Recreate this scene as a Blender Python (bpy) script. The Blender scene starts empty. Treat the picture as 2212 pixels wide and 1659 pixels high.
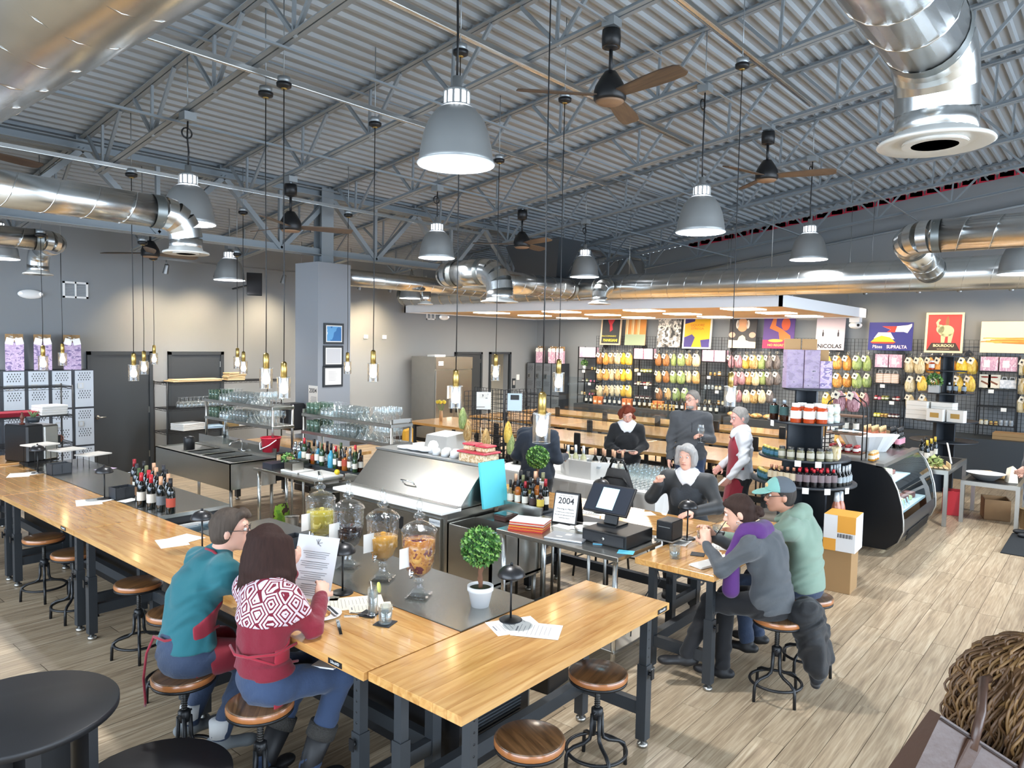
import bpy, math, random
import numpy as np
from mathutils import Vector as V, Matrix as MX
R = math.radians; PI = math.pi
SC = bpy.context.scene; COL = SC.collection
rnd = random.Random(7)
# ------------------------------------------------------------ camera (photo taken as 2212 x 1659)
CX, CY, FPX, CAMZ = 1106.0, 829.5, 1562.1, 2.45
def cam_basis(yaw=R(40.150), pit=R(3.358), rol=R(-1.0795)):
    f = V((math.cos(yaw)*math.cos(pit), math.sin(yaw)*math.cos(pit), -math.sin(pit)))
    r = V((math.sin(yaw), -math.cos(yaw), 0)); u = r.cross(f)
    c, s = math.cos(rol), math.sin(rol)
    return c*r - s*u, s*r + c*u, f
CR, CU, CF = cam_basis()
cam = bpy.data.cameras.new('camera'); cam.sensor_width = 36; cam.lens = FPX/2212*36; cam.clip_start = .05
camo = bpy.data.objects.new('camera', cam); COL.objects.link(camo)
m3 = MX((CR, CU, -CF)).transposed().to_4x4(); m3.translation = V((0, 0, CAMZ)); camo.matrix_world = m3
SC.camera = camo
# ------------------------------------------------------------ view, world and daylight
SC.view_settings.view_transform = 'Standard'; SC.view_settings.look = 'None'
SC.view_settings.exposure = 0.5; SC.view_settings.gamma = 1; SC.view_settings.use_curve_mapping = False
SC.cycles.use_denoising = True
SC.cycles.max_bounces = 8; SC.cycles.diffuse_bounces = 3; SC.cycles.glossy_bounces = 4
SC.cycles.transmission_bounces = 6; SC.cycles.transparent_max_bounces = 24
SC.cycles.caustics_reflective = False; SC.cycles.caustics_refractive = False
SC.cycles.sample_clamp_indirect = 6
w = bpy.data.worlds.new('world'); SC.world = w; w.use_nodes = True
bg = w.node_tree.nodes['Background']; bg.inputs[0].default_value = (.75, .86, 1, 1); bg.inputs[1].default_value = 1.6
def area(name, loc, rot, sx, sy, power, col, spread=180):
    l = bpy.data.lights.new(name, 'AREA'); l.shape = 'RECTANGLE'; l.size = sx; l.size_y = sy
    l.energy = power; l.color = col; l.spread = R(spread)
    o = bpy.data.objects.new(name, l); COL.objects.link(o); o.location = loc; o.rotation_euler = rot
    return o
DAY = (.80, .90, 1.0)
# storefront glass behind and to the right of the camera: daylight enters here
area('daylight_front', (7.0, -5.85, 2.3), (R(72), 0, 0), 17, 3.6, 1300, DAY)
area('daylight_side', (-4.85, 4.0, 2.4), (R(72), 0, R(-90)), 15, 3.6, 1000, DAY)
# ------------------------------------------------------------ pixel -> place
def ray(x, y): return CR*((x-CX)/FPX) + CU*(-(y-CY)/FPX) + CF
def P(x, y, z=0.0):
    d = ray(x, y); p = d*((z-CAMZ)/d.z); return V((p.x, p.y, z))
def PXp(x, y, X):
    d = ray(x, y); p = d*(X/d.x); return V((X, p.y, p.z+CAMZ))
def PYp(x, y, Y):
    d = ray(x, y); p = d*(Y/d.y); return V((p.x, Y, p.z+CAMZ))
def PD(x, y, dep):
    p = ray(x, y)*dep; return V((p.x, p.y, p.z+CAMZ))
# ------------------------------------------------------------ materials
def lin(c):
    if isinstance(c, str): c = tuple(int(c[i:i+2], 16)/255 for i in (0, 2, 4))
    return tuple(((x+.055)/1.055)**2.4 if x > .04045 else x/12.92 for x in c[:3])
MATS = {}
def mat(name, col='808080', rough=.5, metal=0., emit=0, ecol=None, var=0, vs=8, vst=(1, 1, 1), bump=0, bs=40, bst=(1, 1, 1), alpha=1, rnd_v=0, coat=0, spec=.5, sheen=0):
    if name in MATS: return MATS[name]
    m = bpy.data.materials.new(name); m.use_nodes = True; nt = m.node_tree; N = nt.nodes; L = nt.links
    b = N['Principled BSDF']; c = lin(col)
    b.inputs['Base Color'].default_value = (*c, 1); b.inputs['Roughness'].default_value = rough
    b.inputs['Metallic'].default_value = metal; b.inputs['Alpha'].default_value = alpha
    b.inputs['Specular IOR Level'].default_value = spec
    if coat: b.inputs['Coat Weight'].default_value = coat; b.inputs['Coat Roughness'].default_value = .08
    if sheen: b.inputs['Sheen Weight'].default_value = sheen
    if emit:
        b.inputs['Emission Color'].default_value = (*(lin(ecol) if ecol else c), 1); b.inputs['Emission Strength'].default_value = emit
    if var or rnd_v or bump:
        tc = N.new('ShaderNodeTexCoord')
        def noise(scale, st):
            mp = N.new('ShaderNodeMapping'); mp.inputs['Scale'].default_value = st; L.new(tc.outputs['Object'], mp.inputs[0])
            n = N.new('ShaderNodeTexNoise'); n.inputs['Scale'].default_value = scale; n.inputs['Detail'].default_value = 4
            L.new(mp.outputs[0], n.inputs['Vector']); return n
        if var or rnd_v:
            hs = N.new('ShaderNodeHueSaturation'); hs.inputs['Color'].default_value = (*c, 1)
            mr = N.new('ShaderNodeMath'); mr.operation = 'MULTIPLY_ADD'; mr.inputs[1].default_value = var*2; mr.inputs[2].default_value = 1-var
            if var: L.new(noise(vs, vst).outputs['Fac'], mr.inputs[0])
            else: mr.inputs[0].default_value = .5; mr.inputs[1].default_value = 0; mr.inputs[2].default_value = 1
            if rnd_v:
                oi = N.new('ShaderNodeObjectInfo'); m2 = N.new('ShaderNodeMath'); m2.operation = 'MULTIPLY_ADD'
                m2.inputs[1].default_value = rnd_v*2; m2.inputs[2].default_value = 1-rnd_v; L.new(oi.outputs['Random'], m2.inputs[0])
                m4 = N.new('ShaderNodeMath'); m4.operation = 'MULTIPLY'; L.new(mr.outputs[0], m4.inputs[0]); L.new(m2.outputs[0], m4.inputs[1]); mr = m4
            L.new(mr.outputs[0], hs.inputs['Value']); L.new(hs.outputs[0], b.inputs['Base Color'])
        if bump:
            bp = N.new('ShaderNodeBump'); bp.inputs['Strength'].default_value = bump; bp.inputs['Distance'].default_value = .01
            L.new(noise(bs, bst).outputs['Fac'], bp.inputs['Height']); L.new(bp.outputs[0], b.inputs['Normal'])
    MATS[name] = m; return m
def glass(name, col='ffffff', clear=.82, rough=.03, milk=0, bump=0):
    if name in MATS: return MATS[name]
    m = bpy.data.materials.new(name); m.use_nodes = True; nt = m.node_tree; N = nt.nodes; L = nt.links
    N.remove(N['Principled BSDF']); out = N['Material Output']
    t = N.new('ShaderNodeBsdfTransparent'); t.inputs[0].default_value = (*lin(col), 1)
    g = N.new('ShaderNodeBsdfGlossy'); g.inputs['Roughness'].default_value = rough; g.inputs[0].default_value = (1, 1, 1, 1)
    lw = N.new('ShaderNodeLayerWeight'); lw.inputs[0].default_value = .35
    mr = N.new('ShaderNodeMath'); mr.operation = 'MULTIPLY_ADD'; mr.inputs[1].default_value = (1-clear)*1.6; mr.inputs[2].default_value = .03; L.new(lw.outputs['Facing'], mr.inputs[0])
    mx = N.new('ShaderNodeMixShader'); L.new(mr.outputs[0], mx.inputs[0]); L.new(t.outputs[0], mx.inputs[1]); L.new(g.outputs[0], mx.inputs[2])
    if bump:
        tc = N.new('ShaderNodeTexCoord'); nz = N.new('ShaderNodeTexNoise'); nz.inputs['Scale'].default_value = 55; L.new(tc.outputs['Object'], nz.inputs['Vector']); bp = N.new('ShaderNodeBump'); bp.inputs['Strength'].default_value = bump; bp.inputs['Distance'].default_value = .02; L.new(nz.outputs['Fac'], bp.inputs['Height']); L.new(bp.outputs[0], g.inputs['Normal']); L.new(bp.outputs[0], lw.inputs['Normal'])
    if milk:
        df = N.new('ShaderNodeBsdfDiffuse'); df.inputs[0].default_value = (*lin(col), 1); m2 = N.new('ShaderNodeMixShader'); m2.inputs[0].default_value = milk; L.new(mx.outputs[0], m2.inputs[1]); L.new(df.outputs[0], m2.inputs[2]); mx = m2
    L.new(mx.outputs[0], out.inputs[0]); MATS[name] = m; return m
def woodmat(name, c1, c2, rough=.3, axis='x', scale=1.0, coat=.4, rv=.16, stretch=14):
    if name in MATS: return MATS[name]
    m = bpy.data.materials.new(name); m.use_nodes = True; nt = m.node_tree; N = nt.nodes; L = nt.links
    b = N['Principled BSDF']; b.inputs['Roughness'].default_value = rough; b.inputs['Coat Weight'].default_value = coat; b.inputs['Coat Roughness'].default_value = .12
    tc = N.new('ShaderNodeTexCoord'); oi = N.new('ShaderNodeObjectInfo')
    va = N.new('ShaderNodeVectorMath'); va.operation = 'ADD'; L.new(tc.outputs['Object'], va.inputs[0])
    cb = N.new('ShaderNodeVectorMath'); cb.operation = 'SCALE'; cb.inputs[0].default_value = (31, 17, 9); L.new(oi.outputs['Random'], cb.inputs['Scale']); L.new(cb.outputs[0], va.inputs[1])
    mp = N.new('ShaderNodeMapping'); s = [stretch, stretch, stretch]; s['xyz'.index(axis)] = 1.3
    mp.inputs['Scale'].default_value = [q*scale for q in s]; L.new(va.outputs[0], mp.inputs[0])
    n = N.new('ShaderNodeTexNoise'); n.inputs['Scale'].default_value = 1.6; n.inputs['Detail'].default_value = 6; n.inputs['Distortion'].default_value = 1.1
    L.new(mp.outputs[0], n.inputs['Vector'])
    cr = N.new('ShaderNodeValToRGB'); cr.color_ramp.elements[0].position = .3; cr.color_ramp.elements[1].position = .66
    cr.color_ramp.elements[0].color = (*lin(c1), 1); cr.color_ramp.elements[1].color = (*lin(c2), 1); L.new(n.outputs['Fac'], cr.inputs[0])
    hs = N.new('ShaderNodeHueSaturation'); mr = N.new('ShaderNodeMath'); mr.operation = 'MULTIPLY_ADD'; mr.inputs[1].default_value = 2*rv; mr.inputs[2].default_value = 1-rv
    L.new(oi.outputs['Random'], mr.inputs[0]); L.new(mr.outputs[0], hs.inputs['Value']); L.new(cr.outputs[0], hs.inputs['Color']); L.new(hs.outputs[0], b.inputs['Base Color'])
    MATS[name] = m; return m
def stripes(name, c1, c2, axis, scale, rough=.8, kind='BANDS', dist=0, thr=.5, detail=1):
    """two-colour print (wave texture, hard threshold)"""
    if name in MATS: return MATS[name]
    m = bpy.data.materials.new(name); m.use_nodes = True; nt = m.node_tree; N = nt.nodes; L = nt.links
    b = N['Principled BSDF']; b.inputs['Roughness'].default_value = rough
    tc = N.new('ShaderNodeTexCoord'); wv = N.new('ShaderNodeTexWave'); wv.wave_type = kind
    if kind == 'BANDS': wv.bands_direction = axis
    wv.inputs['Scale'].default_value = scale; wv.inputs['Distortion'].default_value = dist; wv.inputs['Detail'].default_value = detail; wv.inputs['Detail Scale'].default_value = 2
    L.new(tc.outputs['Object'], wv.inputs[0])
    cr = N.new('ShaderNodeValToRGB'); cr.color_ramp.elements[0].position = thr-.02; cr.color_ramp.elements[1].position = thr+.02
    cr.color_ramp.elements[0].color = (*lin(c1), 1); cr.color_ramp.elements[1].color = (*lin(c2), 1)
    L.new(wv.outputs['Fac'], cr.inputs[0]); L.new(cr.outputs[0], b.inputs['Base Color']); MATS[name] = m; return m
def blotch(name, cols, scale=6, rough=.7, st=(1, 1, 1), metal=0, detail=2, sharp=True, dist=0.):
    if name in MATS: return MATS[name]
    m = bpy.data.materials.new(name); m.use_nodes = True; nt = m.node_tree; N = nt.nodes; L = nt.links
    b = N['Principled BSDF']; b.inputs['Roughness'].default_value = rough; b.inputs['Metallic'].default_value = metal
    tc = N.new('ShaderNodeTexCoord'); oi = N.new('ShaderNodeObjectInfo'); mp = N.new('ShaderNodeMapping'); mp.inputs['Scale'].default_value = st
    L.new(tc.outputs['Object'], mp.inputs[0]); L.new(oi.outputs['Random'], mp.inputs['Location'])
    n = N.new('ShaderNodeTexNoise'); n.inputs['Scale'].default_value = scale; n.inputs['Detail'].default_value = detail; n.inputs['Distortion'].default_value = dist
    L.new(mp.outputs[0], n.inputs['Vector'])
    cr = N.new('ShaderNodeValToRGB'); cr.color_ramp.interpolation = 'CONSTANT' if sharp else 'LINEAR'
    k = len(cols); e = cr.color_ramp.elements
    while len(e) < k: e.new(.5)
    for i, c in enumerate(cols): e[i].position = .32+.36*i/max(1, k-1) if i else 0; e[i].color = (*lin(c), 1)
    L.new(n.outputs['Fac'], cr.inputs[0]); L.new(cr.outputs[0], b.inputs['Base Color']); MATS[name] = m; return m
# ------------------------------------------------------------ mesh builder
class B:
    def __init__(s): s.v = []; s.f = []; s.m = []; s.s = []
    def add(s, vs, fs, m=0, sm=False):
        k = len(s.v); s.v += [tuple(p) for p in vs]; s.f += [[i+k for i in f] for f in fs]; s.m += [m]*len(fs); s.s += [sm]*len(fs); return s
    def bx(s, x0, x1, y0, y1, z0, z1, m=0):
        return s.add([(x0, y0, z0), (x1, y0, z0), (x1, y1, z0), (x0, y1, z0), (x0, y0, z1), (x1, y0, z1), (x1, y1, z1), (x0, y1, z1)],
                     [(0, 3, 2, 1), (4, 5, 6, 7), (0, 1, 5, 4), (1, 2, 6, 5), (2, 3, 7, 6), (3, 0, 4, 7)], m)
    def bev(s, x0, x1, y0, y1, z0, z1, b=.004, m=0):      # box with chamfered edges
        vs = []; q = [(x0, x1), (y0, y1), (z0, z1)]
        pts = {}
        for sx in (0, 1):
            for sy in (0, 1):
                for sz in (0, 1):
                    c = [q[0][sx], q[1][sy], q[2][sz]]; sg = [1 if t == 0 else -1 for t in (sx, sy, sz)]
                    for a in range(3):
                        p = list(c)
                        for d in range(3):
                            if d != a: p[d] += sg[d]*b
                        pts[(sx, sy, sz, a)] = len(vs); vs.append(tuple(p))
        fs = []
        for a in range(3):
            o = [d for d in range(3) if d != a]
            for e in (0, 1):
                ring = []
                for (i, j) in ((0, 0), (1, 0), (1, 1), (0, 1)):
                    k = [0, 0, 0]; k[a] = e; k[o[0]] = i; k[o[1]] = j; ring.append(pts[(*k, a)])
                if (e == 0) == (a != 1): ring.reverse()
                fs.append(ring)
        for a in range(3):
            o = [d for d in range(3) if d != a]
            for i in (0, 1):
                for j in (0, 1):
                    def g(e, ax):
                        k = [0, 0, 0]; k[a] = e; k[o[0]] = i; k[o[1]] = j; return pts[(*k, ax)]
                    fs.append([g(0, o[0]), g(1, o[0]), g(1, o[1]), g(0, o[1])])
        for i in range(8):
            k = ((i >> 2) & 1, (i >> 1) & 1, i & 1); fs.append([pts[(*k, a)] for a in range(3)])
        return s.add(vs, fs, m)
    def obox(s, c, ax, ay, az, m=0):                       # oriented box: centre and three half vectors
        c = V(c); vs = [c+sx*V(ax)+sy*V(ay)+sz*V(az) for sz in (-1, 1) for sy in (-1, 1) for sx in (-1, 1)]
        return s.add(vs, [(0, 2, 3, 1), (4, 5, 7, 6), (0, 1, 5, 4), (1, 3, 7, 5), (3, 2, 6, 7), (2, 0, 4, 6)], m)
    def bar(s, p, q, w, h, m=0, up=(0, 0, 1)):             # rectangular bar from p to q
        p, q = V(p), V(q); d = (q-p); L = d.length/2; d.normalize(); u = V(up)
        if abs(d.dot(u)) > .98: u = V((1, 0, 0))
        r = d.cross(u).normalized(); u = r.cross(d)
        return s.obox((p+q)/2, d*L, r*(w/2), u*(h/2), m)
    def tube(s, pts, r, n=8, m=0, closed=False, cap=True):
        pts = [V(p) for p in pts]; k = len(pts); rr = r if isinstance(r, (list, tuple)) else [r]*k; vs = []; pu = None
        for i, p in enumerate(pts):
            a = pts[i-1] if i else (pts[-1] if closed else p); b = pts[(i+1) % k] if i < k-1 or closed else p
            d = (b-a).normalized() if (b-a).length > 1e-9 else V((0, 0, 1))
            if pu is None: u = V((0, 0, 1)) if abs(d.z) < .9 else V((1, 0, 0))
            else: u = pu
            x = d.cross(u)
            if x.length < 1e-6: x = d.cross(V((0, 1, 0)))
            x.normalize(); u = x.cross(d); pu = u
            for j in range(n): t = 2*PI*j/n; vs.append(p+(x*math.cos(t)+u*math.sin(t))*rr[i])
        fs = []
        for i in range(k if closed else k-1):
            for j in range(n):
                a = i*n+j; b = i*n+(j+1) % n; c = ((i+1) % k)*n+(j+1) % n; d = ((i+1) % k)*n+j; fs.append((a, b, c, d))
        if cap and not closed: fs += [list(range(n))[::-1], list(range((k-1)*n, k*n))]
        return s.add(vs, fs, m, True)
    def cyl(s, p, q, r, r2=None, n=12, m=0): return s.tube([p, q], [r, r if r2 is None else r2], n, m)
    def lathe(s, prof, n=16, m=0, c=(0, 0, 0), sm=True, T=None, cap=True):   # prof: (r, z); m int or per-ring list
        c = V(c); vs = []
        for r, z in prof:
            for j in range(n):
                t = 2*PI*j/n; p = V((r*math.cos(t), r*math.sin(t), z)); p = (T @ p) if T else p; vs.append(p+c)
        for i in range(len(prof)-1):
            mm = m[i] if isinstance(m, (list, tuple)) else m
            fs = [(i*n+j, i*n+(j+1) % n, (i+1)*n+(j+1) % n, (i+1)*n+j) for j in range(n)]
            if i == 0: s.add(vs, fs, mm, sm); base = len(s.v)-len(vs)
            else: s.f += [[q+base for q in f] for f in fs]; s.m += [mm]*n; s.s += [sm]*n
        ms = m if isinstance(m, (list, tuple)) else [m]*len(prof)
        if not cap: return s
        if prof[0][0] > 1e-5: s.f.append([base+j for j in range(n)][::-1]); s.m.append(ms[0]); s.s.append(False)
        if prof[-1][0] > 1e-5: s.f.append([base+(len(prof)-1)*n+j for j in range(n)]); s.m.append(ms[-2] if len(ms) >= len(prof) else ms[-1]); s.s.append(False)
        return s
    def sph(s, c, r, n=12, m=0, sc=(1, 1, 1), T=None):
        k = max(4, n//2); S = MX.Diagonal(V((*sc,)))
        T2 = (T @ S) if T else S
        return s.lathe([(r*math.sin(PI*i/k), -r*math.cos(PI*i/k)) for i in range(k+1)], n, m, c, True, T2)
    def prism(s, pts, z0, z1, m=0, T=None, sm=False):      # 2D outline (ccw) extruded along z; T maps to place
        n = len(pts); vs = [V((x, y, z0)) for x, y in pts]+[V((x, y, z1)) for x, y in pts]
        if T: vs = [T @ p for p in vs]
        return s.add(vs, [list(range(n))[::-1], list(range(n, 2*n))]+[(i, (i+1) % n, n+(i+1) % n, n+i) for i in range(n)], m, sm)
    def data(s, name, mats):
        me = bpy.data.meshes.new(name); me.from_pydata(s.v, [], s.f)
        for mm in (mats if isinstance(mats, (list, tuple)) else [mats]): me.materials.append(mm)
        me.polygons.foreach_set('material_index', s.m); me.polygons.foreach_set('use_smooth', s.s); me.update(); return me
    def ob(s, name, mats, parent=None, loc=None, rz=0): return put(s.data(name, mats), name, parent, loc, rz)
def put(me, name, parent=None, loc=None, rz=0, sc=None):
    o = bpy.data.objects.new(name, me); COL.objects.link(o); o.parent = parent
    if loc is not None: o.location = loc
    if rz: o.rotation_euler = (0, 0, rz)
    if sc: o.scale = sc if isinstance(sc, (tuple, list)) else (sc,)*3
    return o
def tag(o, label, cat=None, group=None, kind=None):
    o['label'] = label
    if cat: o['category'] = cat
    if group: o['group'] = group
    if kind: o['kind'] = kind
    return o
def thing(name, label, cat, loc=(0, 0, 0), rz=0, group=None, kind=None):
    o = bpy.data.objects.new(name, None); COL.objects.link(o); o.location = loc; o.rotation_euler = (0, 0, rz); o.empty_display_size = .1
    return tag(o, label, cat, group, kind)
KIDS = {}
def kids(o):
    k = KIDS.get(o.name)
    if k is None: k = KIDS[o.name] = [(c, list(c.children)) for c in o.children]
    return k
def clone(o, loc, rz=None, label=None, sc=None, group=None):
    c = o.copy(); COL.objects.link(c); c.location = loc
    if rz is not None: c.rotation_euler = (0, 0, rz)
    if sc: c.scale = sc if isinstance(sc, (tuple, list)) else (sc,)*3
    if label: c['label'] = label
    if group: c['group'] = group
    for ch, gs in kids(o):
        d = ch.copy(); COL.objects.link(d); d.parent = c
        for g in gs:
            e = g.copy(); COL.objects.link(e); e.parent = d
    return c
def text(s, size, m, parent, loc, rot, name='lettering', ext=.0006, align='CENTER', sx=1, bold=0):
    cu = bpy.data.curves.new('t', 'FONT'); cu.body = s; cu.size = size; cu.align_x = align; cu.align_y = 'CENTER'; cu.extrude = ext; cu.offset = bold
    cu.resolution_u = 3
    t = bpy.data.objects.new('t', cu); me = bpy.data.meshes.new_from_object(t)
    bpy.data.objects.remove(t); bpy.data.curves.remove(cu); me.materials.clear(); me.materials.append(m)
    o = put(me, name, parent, loc); o.rotation_euler = rot; o.scale = (sx, 1, 1); return o
def one(name, label, cat, b, mats, loc=(0, 0, 0), rz=0, group=None): return tag(b.ob(name, mats, None, loc, rz), label, cat, group)
# ============================================================ SHELL
ROOF_S = .137
def zroof(y): return 4.82+ROOF_S*(9.8-y)
XW, YW, XN, YN = 17.0, 13.4, -5.0, -6.0
m_wall = mat('wall_paint', '83878a', .75, var=.03, vs=1.5, bump=.05, bs=60)
m_dark = mat('dark_grey_paint', '2f353a', .5)
m_black = mat('black_metal', '17181a', .42, spec=.4)
m_steel = mat('brushed_steel', 'b9b7b0', .27, 1, var=.06, vs=3, vst=(1, 1, 30), bump=.02, bs=8, bst=(1, 1, 40))
m_steelk = mat('satin_steel', 'b0afaa', .36, 1, var=.08, vs=5)
m_galv = mat('galvanized_sheet', 'd2d4d3', .25, 1, var=.14, vs=5, bump=.06, bs=9)
m_galvd = mat('galvanized_sheet_dull', '7e8382', .42, .9, var=.16, vs=6)
m_white = mat('white_paint', 'e6e6e4', .5)
m_joist = mat('grey_primer_steel', '8a9297', .5, .2)
m_chrome = mat('chrome', 'd8dadb', .08, 1)
m_brass = mat('brushed_brass', 'b59a5a', .28, 1)
m_paper = mat('paper', 'e9e7e1', .8)
m_ink = mat('printed_ink', '2c2c30', .7)
# --- floor: individual vinyl planks on a slab
def plankmat():
    m = bpy.data.materials.new('vinyl_plank'); m.use_nodes = True; N = m.node_tree.nodes; L = m.node_tree.links; b = N['Principled BSDF']
    b.inputs['Roughness'].default_value = .34; b.inputs['Specular IOR Level'].default_value = .45
    tc = N.new('ShaderNodeTexCoord'); oi = N.new('ShaderNodeObjectInfo'); ge = N.new('ShaderNodeNewGeometry')
    ad = N.new('ShaderNodeMath'); ad.operation = 'ADD'; L.new(oi.outputs['Random'], ad.inputs[0]); L.new(ge.outputs['Random Per Island'], ad.inputs[1])
    fr = N.new('ShaderNodeMath'); fr.operation = 'FRACT'; L.new(ad.outputs[0], fr.inputs[0])
    sc = N.new('ShaderNodeVectorMath'); sc.operation = 'SCALE'; sc.inputs[0].default_value = (37, 23, 11); L.new(fr.outputs[0], sc.inputs['Scale'])
    va = N.new('ShaderNodeVectorMath'); L.new(tc.outputs['Object'], va.inputs[0]); L.new(sc.outputs[0], va.inputs[1])
    mp = N.new('ShaderNodeMapping'); mp.inputs['Scale'].default_value = (.55, 9, 1); L.new(va.outputs[0], mp.inputs[0])
    n = N.new('ShaderNodeTexNoise'); n.inputs['Scale'].default_value = 2.1; n.inputs['Detail'].default_value = 7; n.inputs['Distortion'].default_value = 1.4; L.new(mp.outputs[0], n.inputs['Vector'])
    cr = N.new('ShaderNodeValToRGB'); e = cr.color_ramp.elements; e[0].position = .3; e[1].position = .7; e.new(.5)
    for i, c in enumerate(('83705b', 'b19c80', 'd3c2a6')): e[i].color = (*lin(c), 1)
    mp2 = N.new('ShaderNodeMapping'); mp2.inputs['Scale'].default_value = (2.2, 46, 1); L.new(va.outputs[0], mp2.inputs[0]); n2 = N.new('ShaderNodeTexNoise'); n2.inputs['Scale'].default_value = 2; n2.inputs['Detail'].default_value = 5; L.new(mp2.outputs[0], n2.inputs['Vector'])
    mm = N.new('ShaderNodeMix'); mm.inputs[0].default_value = .42; L.new(n.outputs['Fac'], mm.inputs[2]); L.new(n2.outputs['Fac'], mm.inputs[3])
    L.new(mm.outputs[0], cr.inputs[0])
    hs = N.new('ShaderNodeHueSaturation'); mr = N.new('ShaderNodeMath'); mr.operation = 'MULTIPLY_ADD'; mr.inputs[1].default_value = .24; mr.inputs[2].default_value = .83; L.new(fr.outputs[0], mr.inputs[0])
    L.new(mr.outputs[0], hs.inputs['Value']); L.new(cr.outputs[0], hs.inputs['Color']); L.new(hs.outputs[0], b.inputs['Base Color'])
    bp = N.new('ShaderNodeBump'); bp.inputs['Strength'].default_value = .12; bp.inputs['Distance'].default_value = .002; L.new(n.outputs['Fac'], bp.inputs['Height']); L.new(bp.outputs[0], b.inputs['Normal'])
    return m
m_plank = plankmat()
fl = B().bx(XN, XW, YN, YW, -.06, -.004).ob('floor', mat('floor_joint', '6f604f', .9)); tag(fl, 'grey-brown wood-look vinyl plank floor', None, None, 'structure')
PW, PL = .182, 1.22
pm = B().add([(.0015, .0015, -.003), (PL-.0015, .0015, -.003), (PL-.0015, PW-.0015, -.003), (.0015, PW-.0015, -.003), (.0025, .0025, 0), (PL-.0025, .0025, 0), (PL-.0025, PW-.0025, 0), (.0025, PW-.0025, 0)],
             [(4, 5, 6, 7), (0, 1, 5, 4), (1, 2, 6, 5), (2, 3, 7, 6), (3, 0, 4, 7)])
pme = pm.data('plank', m_plank); cand = []; nr = int((YW-YN)/PW)
for r in range(nr):
    y = YN+r*PW; x = XN-rnd.random()*PL
    while x < XW:
        x0, x1 = max(x, XN), min(x+PL, XW)
        c = V(((x0+x1)/2, y+PW/2, -CAMZ)); d = c.dot(CF)
        u = CX+FPX*c.dot(CR)/d if d > .3 else -9e9; v = CY-FPX*c.dot(CU)/d if d > .3 else -9e9
        vis = 0 < u < 2250 and 900 < v < 1680 and x0 == x and x1 == x+PL
        hid = (2.0 < c.x < 3.3 and c.y > 2.4)
        cand.append((0 if vis and not hid else 1, d, x0, x1, y)); x += PL
cand.sort(); rest = B()
for i, (h, d, x0, x1, y) in enumerate(cand):
    if i < 300 and h == 0: put(pme, 'plank', fl, (x0, y, 0))
    elif x1-x0 > .02:
        rest.add([(x0+.002, y+.002, 0), (x1-.002, y+.002, 0), (x1-.002, y+PW-.002, 0), (x0+.002, y+PW-.002, 0)], [(0, 1, 2, 3)])
ro = rest.ob('far_planks', m_plank, fl); ro['kind'] = 'stuff'
# --- walls
wl = B()
D4 = (14.93, 15.72)
wl.bx(XN, D4[0], YW, YW+.2, 0, 4.6).bx(D4[1], XW+.2, YW, YW+.2, 0, 4.6).bx(D4[0], D4[1], YW, YW+.2, 2.13, 4.6)
tag(wl.ob('wall_left', m_wall), 'tall grey painted wall with black doors', None, None, 'structure')
tag(B().bx(D4[0]-.3, D4[1]+.6, YW+1.6, YW+1.7, 0, 2.6).bx(D4[0]-.4, D4[0]-.3, YW+.2, YW+1.7, 0, 2.6).bx(D4[1]+.6, D4[1]+.7, YW+.2, YW+1.7, 0, 2.6).bx(D4[0]-.4, D4[1]+.7, YW+.2, YW+1.7, 2.6, 2.7).ob('wall_washroom', mat('cream_wall', 'c9bda8', .8)), 'cream wall inside the open washroom doorway', None, None, 'structure')
wb = B(); wb.add([(XW, YN, 0), (XW, YW, 0), (XW, YW, zroof(YW)), (XW, YN, zroof(YN)), (XW+.2, YN, 0), (XW+.2, YW, 0), (XW+.2, YW, zroof(YW)), (XW+.2, YN, zroof(YN))],
       [(0, 3, 2, 1), (4, 5, 6, 7), (0, 1, 5, 4), (2, 3, 7, 6), (1, 2, 6, 5), (3, 0, 4, 7)])
tag(wb.ob('wall_back', m_wall), 'grey painted wall behind the hanging pasta bags', None, None, 'structure')
def storefront(name, label, along, c, a0, a1, n):
    w = B(); g = B(); st = (a1-a0)/n; z0, z1 = .35, 4.3
    def bx(u0, u1, za, zb, t0=-.12, t1=.0):
        (w.bx(u0, u1, c+t0, c+t1, za, zb) if along == 'x' else w.bx(c+t0, c+t1, u0, u1, za, zb))
    bx(a0, a1, 0, z0); bx(a0, a1, z1, 7.2)
    for i in range(n+1): bx(a0+i*st-.09, a0+i*st+.09, z0, z1)
    o = tag(w.ob(name, m_wall), label, None, None, 'structure')
    for i in range(n):
        u0, u1 = a0+i*st+.09, a0+(i+1)*st-.09; q = B(); f = B()
        for (p0, p1, za, zb) in ((u0, u1, z0, z0+.06), (u0, u1, z1-.06, z1), (u0, u0+.06, z0, z1), (u1-.06, u1, z0, z1), (u0, u1, 2.5, 2.56)):
            f.bx(p0, p1, c-.09, c-.03, za, zb) if along == 'x' else f.bx(c-.09, c-.03, p0, p1, za, zb)
        q.bx(u0, u1, c-.065, c-.058, z0, z1) if along == 'x' else q.bx(c-.065, c-.058, u0, u1, z0, z1)
        wo = f.ob('window_%d' % (len([1 for k in bpy.data.objects if k.name.startswith('window_')])+1), m_black); tag(wo, 'storefront window in black metal frame', None, None, 'structure')
        q.ob('pane', glass('window_glass', 'f2f8ff', .9), wo)
storefront('wall_right', 'storefront wall with tall windows', 'x', YN, XN, XW+.2, 7)
storefront('wall_near', 'side wall with tall windows', 'y', XN, YN, YW+.2, 6)
tag(B().bx(XN, 4.66, YW-.012, YW, 0, .1).bx(5.8, 6.02, YW-.012, YW, 0, .1).bx(7.16, 13.5, YW-.012, YW, 0, .1).ob('baseboard_left', mat('base_rubber', '3b3531', .7)), 'dark rubber baseboard along the grey wall', None, None, 'structure')
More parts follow.
